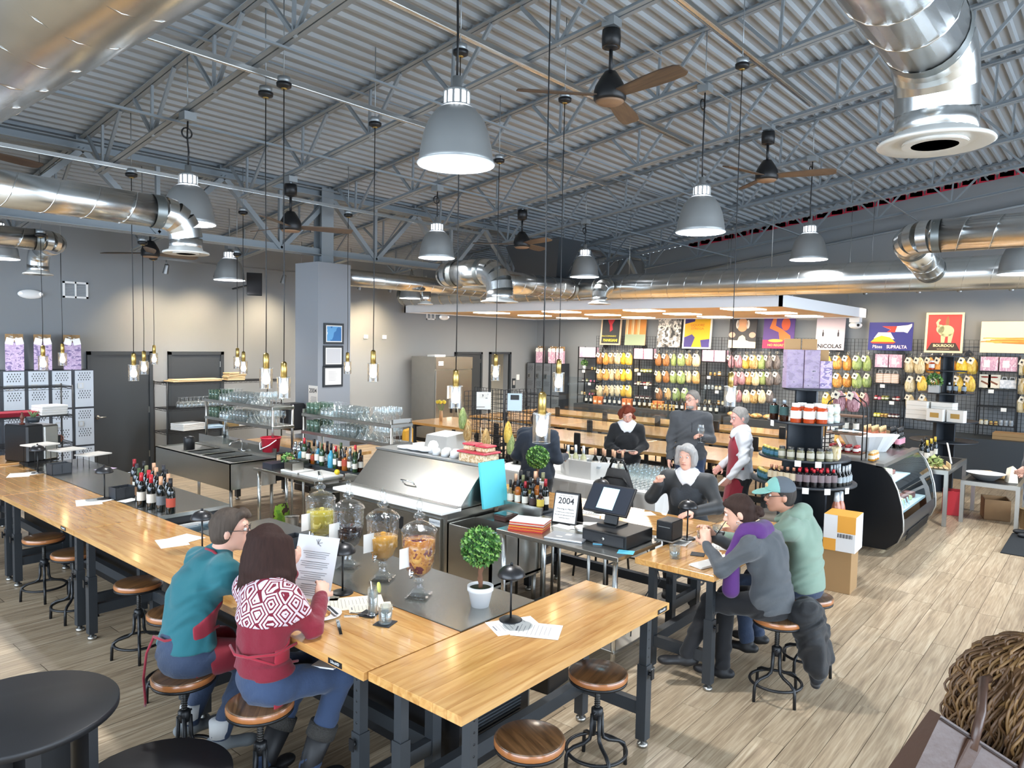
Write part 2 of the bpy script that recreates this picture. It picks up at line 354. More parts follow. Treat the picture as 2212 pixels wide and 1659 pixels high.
# --- doors
def door(n, label, x0, x1, leaf=True, hx=None, z1=2.15):
    d = thing('door_%d' % n, label, None, (0, 0, 0), 0, None, 'structure')
    B().bx(x0, x0+.06, YW-.05, YW+.02, 0, z1).bx(x1-.06, x1, YW-.05, YW+.02, 0, z1).bx(x0, x1, YW-.05, YW+.02, z1-.06, z1).ob('door_frame', m_dark, d)
    if leaf:
        l = B().bx(x0+.06, x1-.06, YW-.02, YW+.02, .01, z1-.06).ob('door_leaf', mat('door_charcoal', '33383c', .45), d)
        if hx:
            B().cyl((hx, YW-.02, 1.02), (hx, YW-.05, 1.02), .035, n=16).tube([(hx, YW-.05, 1.02), (hx, YW-.075, 1.02), (hx+.03, YW-.08, 1.02), (hx+.12, YW-.08, 1.02)], .011).ob('lever_handle', m_steelk, l)
        for z in (.25, 1.05, 1.85):
            B().bx(x1-.075, x1-.045, YW-.035, YW-.02, z, z+.11).ob('hinge', m_steelk, l)
    return d
door(1, 'black metal door beside the grey lockers', 4.70, 5.78, True, 4.85)
door(2, 'dark recessed door behind the black wire rack', 6.06, 7.13, True)
door(3, 'dark door with lever handle right of the steel refrigerator', 13.52, 14.57, True, 13.66)
door(4, 'black frame of the open washroom doorway', 14.87, 15.78, False)
# --- ceiling deck (ribs run along X)
dk = B(); ys = []; pitch = .155; y = YN
while y < YW+.2:
    for dy, dz in ((0, 0), (.035, 0), (.055, .032), (.135, .032)): ys.append((y+dy, zroof(y+dy)+dz))
    y += pitch
vs = [(x, yy, zz) for (yy, zz) in ys for x in (XN, XW+.1)]
dk.add(vs, [(2*i, 2*i+1, 2*i+3, 2*i+2) for i in range(len(ys)-1)]).add([(XN, YN, 7.5), (XW, YN, 7.5), (XW, YW, 5.4), (XN, YW, 5.4)], [(0, 1, 2, 3)])
tag(dk.ob('ceiling', mat('deck_primer', '9aa1a6', .55, .1, var=.08, vs=2.5)), 'light grey ribbed metal roof deck', None, None, 'structure')
# red closure strip along the top of the back wall
rs = B()
for i in range(int((8.6-YN)/.31)):
    y0 = YN+i*.31; z = zroof(y0+.1)-.09; rs.add([(XW-.03, y0, z), (XW-.03, y0+.31, z-.04), (XW-.03, y0+.27, z+.1), (XW-.03, y0+.04, z+.13)], [(0, 1, 2, 3)]).bx(XW-.03, XW, y0+.04, y0+.27, z, z+.1)
tag(rs.ob('trim_1', mat('red_closure', 'c0213c', .6)), 'red zigzag closure strip where the back wall meets the roof deck', None, None, 'structure')
# --- roof joists
JX = [3.42+1.81*k for k in range(-2, 8)]
def make_joist(y0, y1, label):                              # local frame: origin at (X, 9.8, roof)
    t = thing('roof_joist', label, None, (0, 0, 0), 0, 'open-web roof joists', 'structure')
    def zt(y): return -(y)*ROOF_S
    D = .56
    def pt(y, dz): return V((0, y, zt(y)+dz))
    for nm, dz in (('top_chord', -.035), ('bottom_chord', -D)):
        b = B(); ya, yb = (y0, y1) if nm == 'top_chord' else (y0+.55 if y0 > -1 else y0, y1-.5)
        for sx in (-.032, .032): b.bar(pt(ya, dz)+V((sx, 0, 0)), pt(yb, dz)+V((sx, 0, 0)), .05, .006).bar(pt(ya, dz+.022)+V((sx*.35, 0, 0)), pt(yb, dz+.022)+V((sx*.35, 0, 0)), .006, .05)
        b.ob(nm, m_joist, t)
    n = max(1, int(abs(y1-y0)/1.25)); st = (y1-y0)/n
    dg1 = B().bar(pt(0, -D), pt(.42*(st/1.25), -.05), .032, .032).data('web_member', m_joist)
    dg2 = B().bar(pt(0, -D), pt(-.48*(st/1.25), -.05), .032, .032).data('web_member', m_joist)
    vt = B().bar(pt(0, -.05), pt(.02, -D), .026, .026).data('web_member', m_joist)
    for i in range(n):
        yc = y0+st*(i+.5)
        for me in (dg1, dg2, vt): put(me, 'web_member', t, (0, yc, zt(yc)))
    return t
j0 = make_joist(-15.6, 0, 'grey open-web roof joist above the bar and shop'); j0.location = (JX[0], 9.8, zroof(9.8))
for x in JX[1:]: clone(j0, (x, 9.8, zroof(9.8)))
j1 = make_joist(0, 3.5, 'short grey roof joist between the girder and the door wall'); j1.location = (JX[0], 9.8, zroof(9.8)); j1['group'] = 'short roof joists'
for x in JX[1:]: clone(j1, (x, 9.8, zroof(9.8)))
# --- girder on the column line
GY = 9.8
gd = thing('roof_girder', 'deep grey steel truss girder resting on the boxed column', None, (0, GY, 0), 0, None, 'structure')
for nm, z in (('top_chord', 4.66), ('bottom_chord', 3.76)):
    b = B()
    for sy in (-.075, .075): b.bx(XN, XW, sy-.05, sy+.05, z-.01, z).bx(XN, XW, sy*.25-.006, sy*.25+.006, z-.01, z+.1)
    if nm == 'top_chord': b.bx(XN, XW, -.13, .13, z+.09, z+.1)
    b.ob(nm, m_joist, gd)
for i, x in enumerate(JX):
    for sgn in (-1, 1):
        B().bar((x, 0, 4.68), (x+sgn*.905, 0, 3.78), .07, .09, up=(0, 1, 0)).ob('web_member', m_joist, gd)
    B().bar((x+.905, 0, 3.78), (x+.905, 0, 4.68), .05, .05).ob('web_member', m_joist, gd)
    B().bx(x-.08, x+.08, -.07, .07, 4.76, 4.83).ob('joist_seat', m_joist, gd)
# --- boxed column
cl = thing('column', 'square grey boxed column with framed certificates on it', None, (6.60, 9.50, 0), 0, None, 'structure')
B().bx(0, .61, 0, .61, 0, 3.62).ob('column_box', mat('column_paint', '8d9298', .6), cl)
B().bx(.2, .42, .19, .205, 3.62, 4.8).bx(.2, .42, .395, .41, 3.62, 4.8).bx(.3, .315, .2, .4, 3.62, 4.8).ob('steel_post', m_joist, cl)
B().bx(-.01, .62, -.01, .62, 0, .1).ob('column_base', mat('base_rubber'), cl)
# --- bridging rods, pendant struts, conduits
br_me = B().bx(XN+6, XW-.1, -.016, .016, -.004, 0).bx(XN+6, XW-.1, .013, .016, 0, .028).data('bridging_rod', m_joist)
for y in (.8, 3.4, 5.4, 7.3):
    o = put(br_me, 'bridging_rod', None, (0, y, zroof(y)-.6)); tag(o, 'thin grey bridging angle running across the bottom of the roof joists', None, 'joist bridging', 'structure')
for y in (2.2, 6.6):
    o = put(br_me, 'bridging_rod', None, (0, y, zroof(y)-.1)); tag(o, 'thin grey bridging angle running across the top of the roof joists', None, 'joist bridging', 'structure')
for y, x0, x1, lb in ((8.8, 2.2, 9.5, 'by the girder'), (5.87, 2.2, 9, 'above the middle of the bar'), (4.28, 2.2, 8.5, 'above the dispensers'), (2.8, 2.2, 8.5, 'above the cash table')):
    z = zroof(y)-.63
    o = B().bx(x0, x1, y-.02, y+.02, z, z+.04).bx(x0, x1, y-.012, y+.012, z-.004, z+.0).ob('strut_channel', m_galv); tag(o, 'galvanized strut channel for pendants '+lb, 'channel')
    o = B().cyl((x0, y+.05, z+.02), (x1, y+.05, z+.02), .013, n=8).ob('conduit', m_galv); tag(o, 'steel conduit along the strut channel '+lb, 'conduit')
for x in (3.42, 7.04, 10.66):
    o = B().tube([(x+.05, y, zroof(y)-.53) for y in (9.3, 5, 0, -5)], .016, 8).ob('conduit', m_galv); tag(o, 'long steel conduit fixed under a roof joist', 'conduit', 'conduits under the joists')
o = B().tube([(XW-.12, y, zroof(y)-.72) for y in (-5, 3, 9.4)], .03, 8).ob('sprinkler_pipe', m_joist); tag(o, 'grey pipe running under the red strip by the back wall', 'pipe')
o = B().tube([(4.2, 11.4, 4.0), (6.2, 11.4, 4.0), (9.5, 11.4, 3.98)], .02, 8).ob('copper_pipe', mat('copper', '8f4a34', .35, 1)); tag(o, 'copper pipe beyond the girder', 'pipe')
# ============================================================ DUCTS
def duct(name, label, runs, diffuser=None, seam=.3, mt=None):
    """runs: list of (points, radius); elbows where points bend"""
    mt = mt or m_galv; t = thing(name, label, 'duct', runs[0][0][0]); o0 = V(runs[0][0][0])
    for pts, r in runs:
        pts = [V(p)-o0 for p in pts]; path = []; n = len(pts); segs = []; el = []
        last = pts[0]
        for i in range(1, n-1):
            a = (pts[i]-pts[i-1]).normalized(); b = (pts[i+1]-pts[i]).normalized(); R1 = r*1.45
            p0 = pts[i]-a*R1; p1 = pts[i]+b*R1; segs.append((last, p0)); last = p1; c = p0+b*R1
            arc = [c-b*R1*math.cos(q*PI/8)+a*R1*math.sin(q*PI/8) for q in range(5)]
            el.append(arc)
        segs.append((last, pts[-1]))
        for p, q in segs:
            B().tube([p, q], r, 28).ob('duct_run', mt, t)
            d = q-p; L = d.length
            if L < .5: continue
            d.normalize(); u = V((0, 0, 1)) if abs(d.z) < .9 else V((1, 0, 0)); x = d.cross(u).normalized(); u = x.cross(d)
            k = max(1, int(L/seam)); hp = [p+d*(L*j/(k*16))+(x*math.cos(2*PI*j/16)+u*math.sin(2*PI*j/16))*(r+.001) for j in range(k*16+1)]
            B().tube(hp, .0045, 4).ob('spiral_seam', mt, t)
            for e, sg in ((p, 1), (q, -1)):
                B().tube([e+d*sg*.02, e+d*sg*.1], r+.004, 28, cap=False).ob('coupling_band', m_galvd, t)
        for arc in el:
            e = B()
            for a, b in zip(arc, arc[1:]): e.tube([a-(b-a)*.03, b+(b-a)*.03], r*1.01, 28, cap=False)
            e.ob('elbow', mt, t)
    if diffuser:
        c = V(diffuser[0])-o0; r = diffuser[1]
        df = B().lathe([(r*1.0, .05), (r*1.03, .03), (r*1.38, .012), (r*1.42, 0), (r*1.36, -.006), (r*.98, .012)], 32, 0, c).ob('diffuser', mat('diffuser_white', 'd9d8d2', .35, .2), t)
        for k, q in enumerate((.82, .6, .38)):
            B().lathe([(r*q, -.004), (r*(q-.1), .03), (r*(q-.13), .03), (r*(q-.03), -.006)], 28, 0, c).ob('diffuser_ring', mat('diffuser_white'), df)
        B().lathe([(0, .036), (r*.97, .036)], 28, 0, c).ob('diffuser_throat', m_dark, df)
    return t
duct('trunk_duct', 'huge galvanized spiral trunk duct right above the bar stools', [([(1.12, -5.5, 4.0), (1.12, 12.6, 4.0)], .40)], seam=.42)
duct('branch_duct', 'galvanized branch duct ending in an elbow over the wooden counter', [([(1.42, 6.3, 3.49), (3.02, 6.3, 3.49), (3.02, 6.3, 3.18)], .135)], ((3.02, 6.3, 3.165), .135), .26)
duct('branch_duct', 'galvanized duct with round ceiling diffuser hanging over the open floor', [([(1.53, .72, 3.80), (3.86, .72, 3.80), (3.86, .72, 3.42)], .172)], ((3.86, .72, 3.40), .172), .27)
duct('branch_duct', 'galvanized duct with a side elbow near the lockers', [([(1.49, 10.9, 3.66), (3.52, 10.9, 3.66), (3.52, 11.75, 3.60), (3.52, 11.75, 3.28)], .135)], ((3.52, 11.75, 3.27), .135), .26)
duct('main_duct', 'long galvanized main duct in front of the wood-lined canopy', [([(11.1, -5.5, 3.45), (11.1, 12.65, 3.45)], .222)], None, .3)
duct('branch_duct', 'galvanized duct running from the boxed column to the main duct', [([(7.22, 9.78, 3.45), (10.87, 9.78, 3.45)], .14)], None, .27)
duct('branch_duct', 'galvanized duct looping back to the main duct above the wine table', [([(10.87, 7.8, 3.42), (7.55, 7.8, 3.42), (7.55, 6.62, 3.42), (7.55, 6.62, 3.0)], .185)], ((7.55, 6.62, 2.99), .185), .27)
duct('branch_duct', 'galvanized duct looping into the main duct above the deli case', [([(10.86, 2.0, 3.5), (9.38, 2.0, 3.73), (9.38, -4.5, 3.73)], .185)], None, .3)
duct('drop_duct', 'short galvanized elbow dropping from the main duct before the canopy', [([(10.87, 7.0, 3.45), (10.62, 7.0, 3.45), (10.62, 7.0, 3.14)], .14)], ((10.62, 7.0, 3.13), .14), .3)
duct('drop_duct', 'small vertical duct drop with round diffuser near the refrigerator', [([(8.95, 9.62, 3.31), (8.95, 9.62, 3.1)], .1)], ((8.95, 9.62, 3.09), .1), .3)
# black sheet-metal hood plenum between the joists
tag(B().add([(10.75, 8.0, 4.38), (11.5, 8.0, 4.38), (11.5, 9.3, 4.3), (10.75, 9.3, 4.3), (10.95, 8.2, 3.68), (11.25, 8.2, 3.68), (11.25, 9.1, 3.68), (10.95, 9.1, 3.68)], [(0, 1, 2, 3), (7, 6, 5, 4), (0, 4, 5, 1), (1, 5, 6, 2), (2, 6, 7, 3), (3, 7, 4, 0)]).ob('duct_plenum', m_dark), 'dark grey tapered duct plenum under the roof', 'plenum')
# ============================================================ LAMPS, FANS, CANOPY
def light(kind, name, loc, power, col, parent=None, size=.1, rot=None, spot=60, blend=.6):
    l = bpy.data.lights.new(name, kind); l.energy = power; l.color = col
    if kind in ('POINT', 'SPOT'): l.shadow_soft_size = size
    if kind == 'SPOT': l.spot_size = R(spot); l.spot_blend = blend
    o = bpy.data.objects.new(name, l); COL.objects.link(o); o.parent = parent; o.location = loc
    if rot is not None: o.rotation_euler = rot
    return o
WARM = (1, .76, .48)
m_spun = mat('spun_aluminium', '9a9d9d', .42, .6, var=.05, vs=3)
m_refl = mat('reflector', 'e6ebef', .25, .6, emit=.5, ecol='eef4ff')
m_lens = mat('lamp_slots', 'ffffff', .3, emit=9, ecol='f4f8ff')
def bell():
    t = thing('bell_lamp', '', 'ceiling lamp')
    out = [(.245, 0), (.25, .004), (.243, .03), (.232, .11), (.212, .2), (.178, .285), (.13, .345), (.088, .372)]
    sh = B().lathe(out, 32, cap=False).ob('shade', m_spun, t)
    B().lathe([(r-.006, z+.004) for r, z in out[1:]], 32, cap=False).ob('reflector', m_refl, sh)
    B().lathe([(.25, -.006), (.256, 0), (.25, .008), (.243, 0), (.25, -.006)], 32, cap=False).ob('rim', mat('rim_white', 'dfe3e4', .4), sh)
    B().lathe([(.078, .372), (.078, .46)], 20).ob('bulb_band', m_lens, t)
    for k in range(12):
        a = k*PI/6; B().obox((.083*math.cos(a), .083*math.sin(a), .416), (.006*math.cos(a), .006*math.sin(a), 0), (-.008*math.sin(a), .008*math.cos(a), 0), (0, 0, .048)).ob('vent_rib', m_spun, t)
    B().lathe([(.09, .365), (.092, .375), (.085, .38)], 20).lathe([(.086, .455), (.09, .465), (.05, .49), (.03, .5), (.03, .56)], 20).ob('cap', m_spun, t)
    B().sph((0, 0, .26), .05, 12, sc=(1, 1, 1.7)).ob('bulb', mat('bulb_cool', 'ffffff', .3, emit=14, ecol='f4f8ff'), t)
    return t
BX = mat('junction_box', '9aa0a3', .4, .6)
bl = bell(); first = True
lamps = [((3.42, 3.4), 3.60, 'above the long wooden counter', 1.0), ((3.42, 7.08), 3.55, 'behind the branch duct elbow', 1.0), ((7.04, 7.35), 3.59, 'above the glass racks', 1), ((7.04, 3.42), 3.62, 'above the cash table', 1),
         ((10.5, 3.45), 3.68, 'above the deli case', 1), ((10.5, 7.25), 3.6, 'in front of the canopy', 1), ((6.3, 11.6), 3.40, 'by the wall-mounted loudspeaker', 1), ((2.95, 11.4), 3.42, 'by the lockers', 1), ((10.3, 11.5), 3.32, 'above the steel refrigerator', 1), ((10.3, .95), 3.35, 'beside the looping duct', 1)]
BELLS = []
for (x, y), z, lb, s in lamps: BELLS.append(bl if not BELLS else clone(bl, (0, 0, 0)))
for o, ((x, y), z, lb, s) in zip(BELLS, lamps):
    lab = 'grey bell-shaped industrial ceiling lamp '+lb
    o.location = (x, y, z); o['label'] = lab; o['group'] = 'industrial bell lamps'
    zt = zroof(y)-.62
    L = max(.06, zt-z-.02)
    B().tube([(0, 0, .56), (.012, .01, .56+(L-.56)*.3), (-.006, 0, .56+(L-.56)*.6), (0, 0, L-.02)], .008, 6).ob('cord', m_black, o)
    if L > .8: B().tube([(.0+.05*math.cos(a), .02, L-.13+.05*math.sin(a)) for a in [k*2*PI/14 for k in range(14)]], .008, 6, closed=True).ob('cord_coil', m_black, o)
    B().bx(-.06, .06, -.06, .06, L-.02, L+.06).ob('junction_box', BX, o); B().cyl((0, 0, L+.05), (0, 0, zroof(y)-z+.02), .006, n=6).ob('hanger_rod', BX, o)
    light('SPOT', 'bell_light', (x, y, z+.2), 330, (.97, .98, 1), None, .1, (0, 0, 0), 140, .5)
# fans
def fan():
    t = thing('ceiling_fan', '', 'ceiling fan')
    B().lathe([(.075, .42), (.08, .5), (.075, .56)], 20).lathe([(.02, .4), (.05, .41), (.07, .43)], 16).ob('canopy_cup', m_black, t)
    B().cyl((0, 0, .2), (0, 0, .45), .016).ob('down_rod', m_black, t)
    B().lathe([(.05, .22), (.085, .17), (.125, .1), (.135, .06), (.135, 0), (.12, -.02)], 28).ob('motor_housing', m_black, t)
    B().lathe([(.12, -.02), (.1, -.035), (0, -.04)], 24).ob('light_lens', mat('fan_lens', '8c6f56', .5), t)
    bm = B(); n = 10
    prof = [(.12, .055), (.25, .065), (.45, .08), (.62, .085), (.74, .075), (.78, .05)]
    vs = []
    for x, h in prof:
        for s, e in ((-1, 1), (1, 1), (1, -1), (-1, -1)): vs.append((x, s*h, .03+e*.005+s*h*-.22))
    fs = [(0, 3, 2, 1), (20, 21, 22, 23)]
    for i in range(5):
        for j in range(4): fs.append((4*i+j, 4*i+(j+1) % 4, 4*i+4+(j+1) % 4, 4*i+4+j))
    bme = bm.add(vs, fs).data('blade', woodmat('fan_blade', '4a3c32', '64513f', .5, 'x', 1, 0, .1))
    for k in range(3): put(bme, 'blade', t, (0, 0, .0), k*2*PI/3)
    return t
fn = fan(); first = True
for (x, y), z, rz, lb in (((5.2, 3.38), 4.48, .3, 'near the large bell lamp'), ((8.85, 3.45), 4.5, .8, 'beyond the cash table'), ((5.25, 8.15), 3.82, 1.65, 'in front of the boxed column'), ((8.95, 7.4), 3.97, .2, 'above the looping duct'), ((5.0, 11.6), 3.68, 2.2, 'above the black doors'), ((2.15, 9.2), 4.3, .35, 'beside the trunk duct')):
    lab = 'black ceiling fan with three brown blades '+lb
    if first: o = fn; o.location = (x, y, z); o.rotation_euler[2] = rz; o['label'] = lab; o['group'] = 'ceiling fans'; first = False
    else: o = clone(fn, (x, y, z), rz, lab)
    tag(B().cyl((0, 0, 0), (0, 0, max(.03, zroof(y)-.63-z-.56)), .02).bx(-.06, .06, -.06, .06, max(.03, zroof(y)-.63-z-.56)-.01, max(.03, zroof(y)-.63-z-.56)+.06).ob('fan_bracket', BX, None, (x, y, z+.56)), 'grey mounting bracket of the ceiling fan '+lb, 'bracket')
# glass pendants
m_smoke = glass('smoked_glass', 'cfcac2', .7, .05, .04); m_ribbed = glass('ribbed_glass', 'd8e0e6', .5, .15, .1)
m_fil = mat('warm_bulb', 'fff0cc', .3, emit=18, ecol='ffe2ac')
def pendant():
    t = thing('pendant_lamp', '', 'pendant lamp')                 # origin at the middle of the glass
    B().lathe([(.012, .2), (.014, .205), (.026, .19), (.027, .06), (.02, .055)], 18).ob('brass_socket', m_brass, t)
    B().lathe([(.057, -.115), (.057, .065)], 24, 0, cap=False).ob('glass_shade', m_smoke, t)
    B().lathe([(.057, .062), (.06, .066), (.057, .07), (.02, .064)], 24).ob('glass_collar', m_ribbed, t); B().lathe([(.0555, -.115), (.0585, -.117), (.0555, -.121)], 24, cap=False).ob('glass_rim', m_ribbed, t)
    B().lathe([(.013, .055), (.018, .02), (.034, -.02), (.037, -.045), (.028, -.07), (0, -.082)], 16).ob('bulb', m_fil, t)
    return t
pd = pendant(); first = True
PENDS = [(3.59, 8.8, 2.03, 4.29, 'above the red wine bottles'), (3.58, 5.95, 2.10, 4.62, 'above the stacked wash sinks'), (3.58, 5.66, 2.03, 4.64, 'beside the boxed column corner'), (4.77, 5.9, 2.13, 4.63, 'above the glass rack'), (4.34, 4.28, 2.0, 4.82, 'in front of the wire grid rack'), (6.62, 5.85, 2.09, 4.63, 'in front of the washroom doorway'),
         (5.79, 4.28, 2.08, 4.82, 'beside the grey lockers by the pasta wall'), (6.5, 2.8, 2.0, 5.02, 'beside the man in grey'), (6.67, 8.85, 2.04, 4.28, 'beside the framed certificates'), (3.62, 2.8, 1.93, 5.02, 'in front of the man in navy')]
for a, dep in (((93, 780), 9.4), ((135, 772), 10.6), ((311, 790), 10.0), ((333, 772), 12.0), ((513, 780), 11.2), ((526, 790), 10.4)):
    p = PD(*a, dep); PENDS.append((p.x, p.y, p.z, zroof(p.y)-.62 if p.y < 9.7 else 3.72, {93: 'in front of the middle gift bag', 135: 'in front of the grey lockers', 311: 'in front of the black door', 333: 'by the edge of the black door', 513: 'far above the wire rack', 526: 'above the wire rack of drinking glasses'}[a[0]]))
PN = [pd]+[clone(pd, (0, 0, 0)) for q in PENDS[1:]]
for o, (x, y, z, zt, lb) in zip(PN, PENDS):
    lab = 'brass and smoked-glass pendant lamp '+lb
    o.location = (x, y, z); o['label'] = lab; o['group'] = 'glass pendants over the bar'
    L = zt-z
    B().tube([(0, 0, .2), (.004, 0, L*.3), (-.003, 0, L*.7), (0, 0, L)], .0045, 6).ob('cord', m_black, o)
    B().lathe([(.0, L-.045), (.03, L-.045), (.062, L-.03), (.065, L)], 20).ob('ceiling_cup', m_black, o)
    B().lathe([(.0, L-.05), (.025, L-.05), (.028, L-.044)], 16).ob('brass_ring', m_brass, o)
    B().lathe([(.055, L), (.055, L+.05), (.0, L+.05)], 12).ob('box', BX, o); B().cyl((0, 0, L+.04), (0, 0, zroof(y)-z+.02), .005, n=6).ob('hanger_rod', BX, o)
    light('POINT', 'pendant_light', (x, y, z-.04), 7, (1, .82, .55), None, .035)
# track lights: left wall and back wall
m_track = mat('track_silver', '8c8d8d', .4, .8)
def trackhead(name, label, loc, aim, power, col=WARM, spot=104):
    p = V(loc); d = (V(aim)-p).normalized(); t = thing(name, label, 'spotlight', p, 0, 'wall-washing track spotlights')
    Q = d.to_track_quat('-Z', 'Y').to_matrix().to_4x4()
    B().lathe([(.02, .08), (.036, .07), (.045, -.08), (.05, -.085)], 16, T=Q.to_3x3()).ob('lamp_head', m_track, t)
    B().lathe([(.0, -.07), (.043, -.075)], 16, T=Q.to_3x3()).ob('lens', mat('spot_lens', 'ffffff', .3, emit=6, ecol='ffe0b0'), t)
    B().cyl((0, 0, .02), (0, 0, .16), .01).ob('stem', m_track, t)
    light('SPOT', 'track_light', p+d*.1, power, col, None, .05, d.to_track_quat('-Z', 'Y').to_euler(), spot, 1.)
for x0, x1, nm in ((5.3, 8.4, 'beside the loudspeaker'), (9.4, 12.4, 'behind the boxed column')):
    tk = thing('light_track', 'thin silver ceiling light track '+nm, 'light track', (0, 12.5, 3.72))
    B().bx(x0, x1, -.018, .018, 0, .03).ob('rail', m_track, tk)
    for x in (x0+.1, x1-.1): B().cyl((x, 0, .03), (x, 0, .62), .006, n=6).ob('hanger', m_track, tk)
for x, lb, pw in ((5.65, 'between the two black doors', 55), (6.55, 'above the wire rack', 60), (7.9, 'next to the boxed column', 75), (9.75, 'just behind the boxed column', 85), (10.6, 'over the steel door panel', 85), (12.0, 'near the refrigerator', 60)):
    trackhead('track_spotlight', 'small silver track spotlight '+lb, (x, 12.5, 3.58), (x+.1, 13.4, 2.1), pw*1.9)
tk = thing('light_track', 'silver light track above the posters on the back wall', 'light track', (16.0, 0, 3.78))
B().bx(-.018, .018, -4.5, 12.5, 0, .03).ob('rail', m_track, tk)
for y in (-4, -1, 1.5, 4, 7, 10, 12.3): B().cyl((0, y, .03), (0, y, zroof(y)-3.82), .006, n=6).ob('hanger', m_track, tk)
for y, lb in ((-.6, 'far right of the pasta picture'), (.85, 'right of the pasta picture'), (1.62, 'above the pasta picture'), (2.44, 'right of the red poster'), (3.13, 'above the red elephant poster'), (4.1, 'above the blue poster'), (5.6, 'above the waiter poster'), (7.3, 'above the purple poster'), (9.0, 'above the yellow poster'), (10.6, 'above the dark left poster')):
    trackhead('track_spotlight', 'small silver track spotlight '+lb, (16.0, y, 3.64), (17, y+.1, 2.3), 48)
# suspended canopy
m_slat = woodmat('canopy_maple', 'c9a673', 'd9ba88', .5, 'y', 1, 0, .05)
cn = thing('suspended_canopy', 'white suspended ceiling canopy lined with pale wood slats and square lights', 'ceiling canopy', (11.6, 4.2, 3.09))
CW, CL = 5.0, 9.0
B().bx(0, .05, 0, CL, 0, .19).bx(CW-.05, CW, 0, CL, 0, .19).bx(0, CW, 0, .05, 0, .19).bx(0, CW, CL-.05, CL, 0, .19).ob('fascia', mat('canopy_white', 'e9ebee', .55), cn)
B().bx(.05, CW-.05, .05, CL-.05, .06, .19).ob('core_panel', m_white, cn)
sl = B().bx(0, .112, .05, CL-.05, .02, .055).data('slat', m_slat)
for i in range(40): put(sl, 'slat', cn, (.06+i*.122, 0, 0))
for i, (x, y) in enumerate([(x, y) for x in (.9, 2.5, 4.1) for y in (1.0, 3.0, 5.0, 7.0)]):
    f = B().bx(x-.3, x+.3, y-.3, y+.3, .0, .022).ob('light_panel', mat('led_panel', 'ffffff', .4, emit=7, ecol='fff6e4'), cn)
    area('canopy_light', (11.6+x, 4.2+y, 3.085), (0, 0, 0), .58, .58, 30, (1, .93, .82))
for x in (.3, CW-.3):
    for y in (.3, 3, 6, CL-.3): B().cyl((x, y, .19), (x, y, zroof(4.2+y)-3.09), .004, n=5).ob('hanger_wire', m_steelk, cn)
t = thing('security_camera', 'white dome security camera under the canopy corner', 'camera', (16.35, 4.35, 3.09))
B().bx(-.1, .1, -.1, .1, -.1, 0).ob('bracket', m_white, t); B().sph((0, 0, -.16), .13, 18, sc=(1, 1, .6)).ob('dome', m_white, t); B().sph((-.1, -.08, -.16), .03, 10).ob('lens', m_black, t)
t = thing('security_camera', 'small round security camera on the wall beyond the canopy', 'camera', tuple(PXp(1142, 691, 16.9)))
B().sph((0, 0, 0), .09, 14).ob('dome', m_white, t); B().sph((-.07, -.05, 0), .04, 10).ob('lens', m_black, t)
# wall fittings on the left wall
def emergency(x, z, lb):
    t = thing('emergency_light', 'white oval emergency light '+lb, 'emergency light', (x, YW, z))
    B().sph((0, -.03, 0), .18, 20, sc=(1, .22, .42)).ob('housing', m_white, t)
    for s in (-1, 1): B().sph((s*.14, -.055, .01), .03, 10, sc=(1, .5, 1)).ob('lamp_lens', m_refl, t)
emergency(3.89, 3.06, 'left of the wall vent'); emergency(13.09, 3.04, 'right of the small wall vent')
def vent(x, z, w, h, lb):
    t = thing('wall_vent', 'white return-air grille with two panels '+lb, 'wall vent', (x, YW, z))
    B().bx(-w/2, w/2, -.02, -.001, h/2-.03, h/2).bx(-w/2, w/2, -.02, -.001, -h/2, -h/2+.03).bx(-w/2, -w/2+.03, -.02, -.001, -h/2, h/2).bx(w/2-.03, w/2, -.02, -.001, -h/2, h/2).bx(-.012, .012, -.02, -.001, -h/2, h/2).ob('frame', m_white, t)
    sm = B().obox((0, -.012, 0), (w/2-.03, 0, 0), (0, .005, .008), (0, .001, 0)).data('louvre', mat('louvre_grey', 'a9adb0', .5))
    for i in range(int((h-.08)/.025)): put(sm, 'louvre', t, (0, 0, -h/2+.045+i*.025))
vent(4.55, 3.17, .38, .27, 'above the lockers'); vent(12.65, 3.05, .3, .18, 'above the refrigerator')
sp = PD(548, 615, 12.9); t = thing('loudspeaker', 'black loudspeaker on a wall bracket', 'loudspeaker', sp, R(-25))
B().add([(-.13, -.12, -.2), (.13, -.12, -.2), (.09, .12, -.17), (-.09, .12, -.17), (-.13, -.14, .2), (.13, -.14, .2), (.09, .12, .17), (-.09, .12, .17)], [(0, 3, 2, 1), (4, 5, 6, 7), (0, 1, 5, 4), (1, 2, 6, 5), (2, 3, 7, 6), (3, 0, 4, 7)]).ob('cabinet', mat('speaker_black', '1d1d1e', .7), t)
B().bx(-.115, .115, -.155, -.125, -.18, .18).ob('grille', mat('speaker_grille', '2a2a2c', .9), t)
B().tube([(0, .12, 0), (-.1, .4, 0), (-.25, YW-sp.y-.0, 0)], .018).ob('bracket', m_black, t)
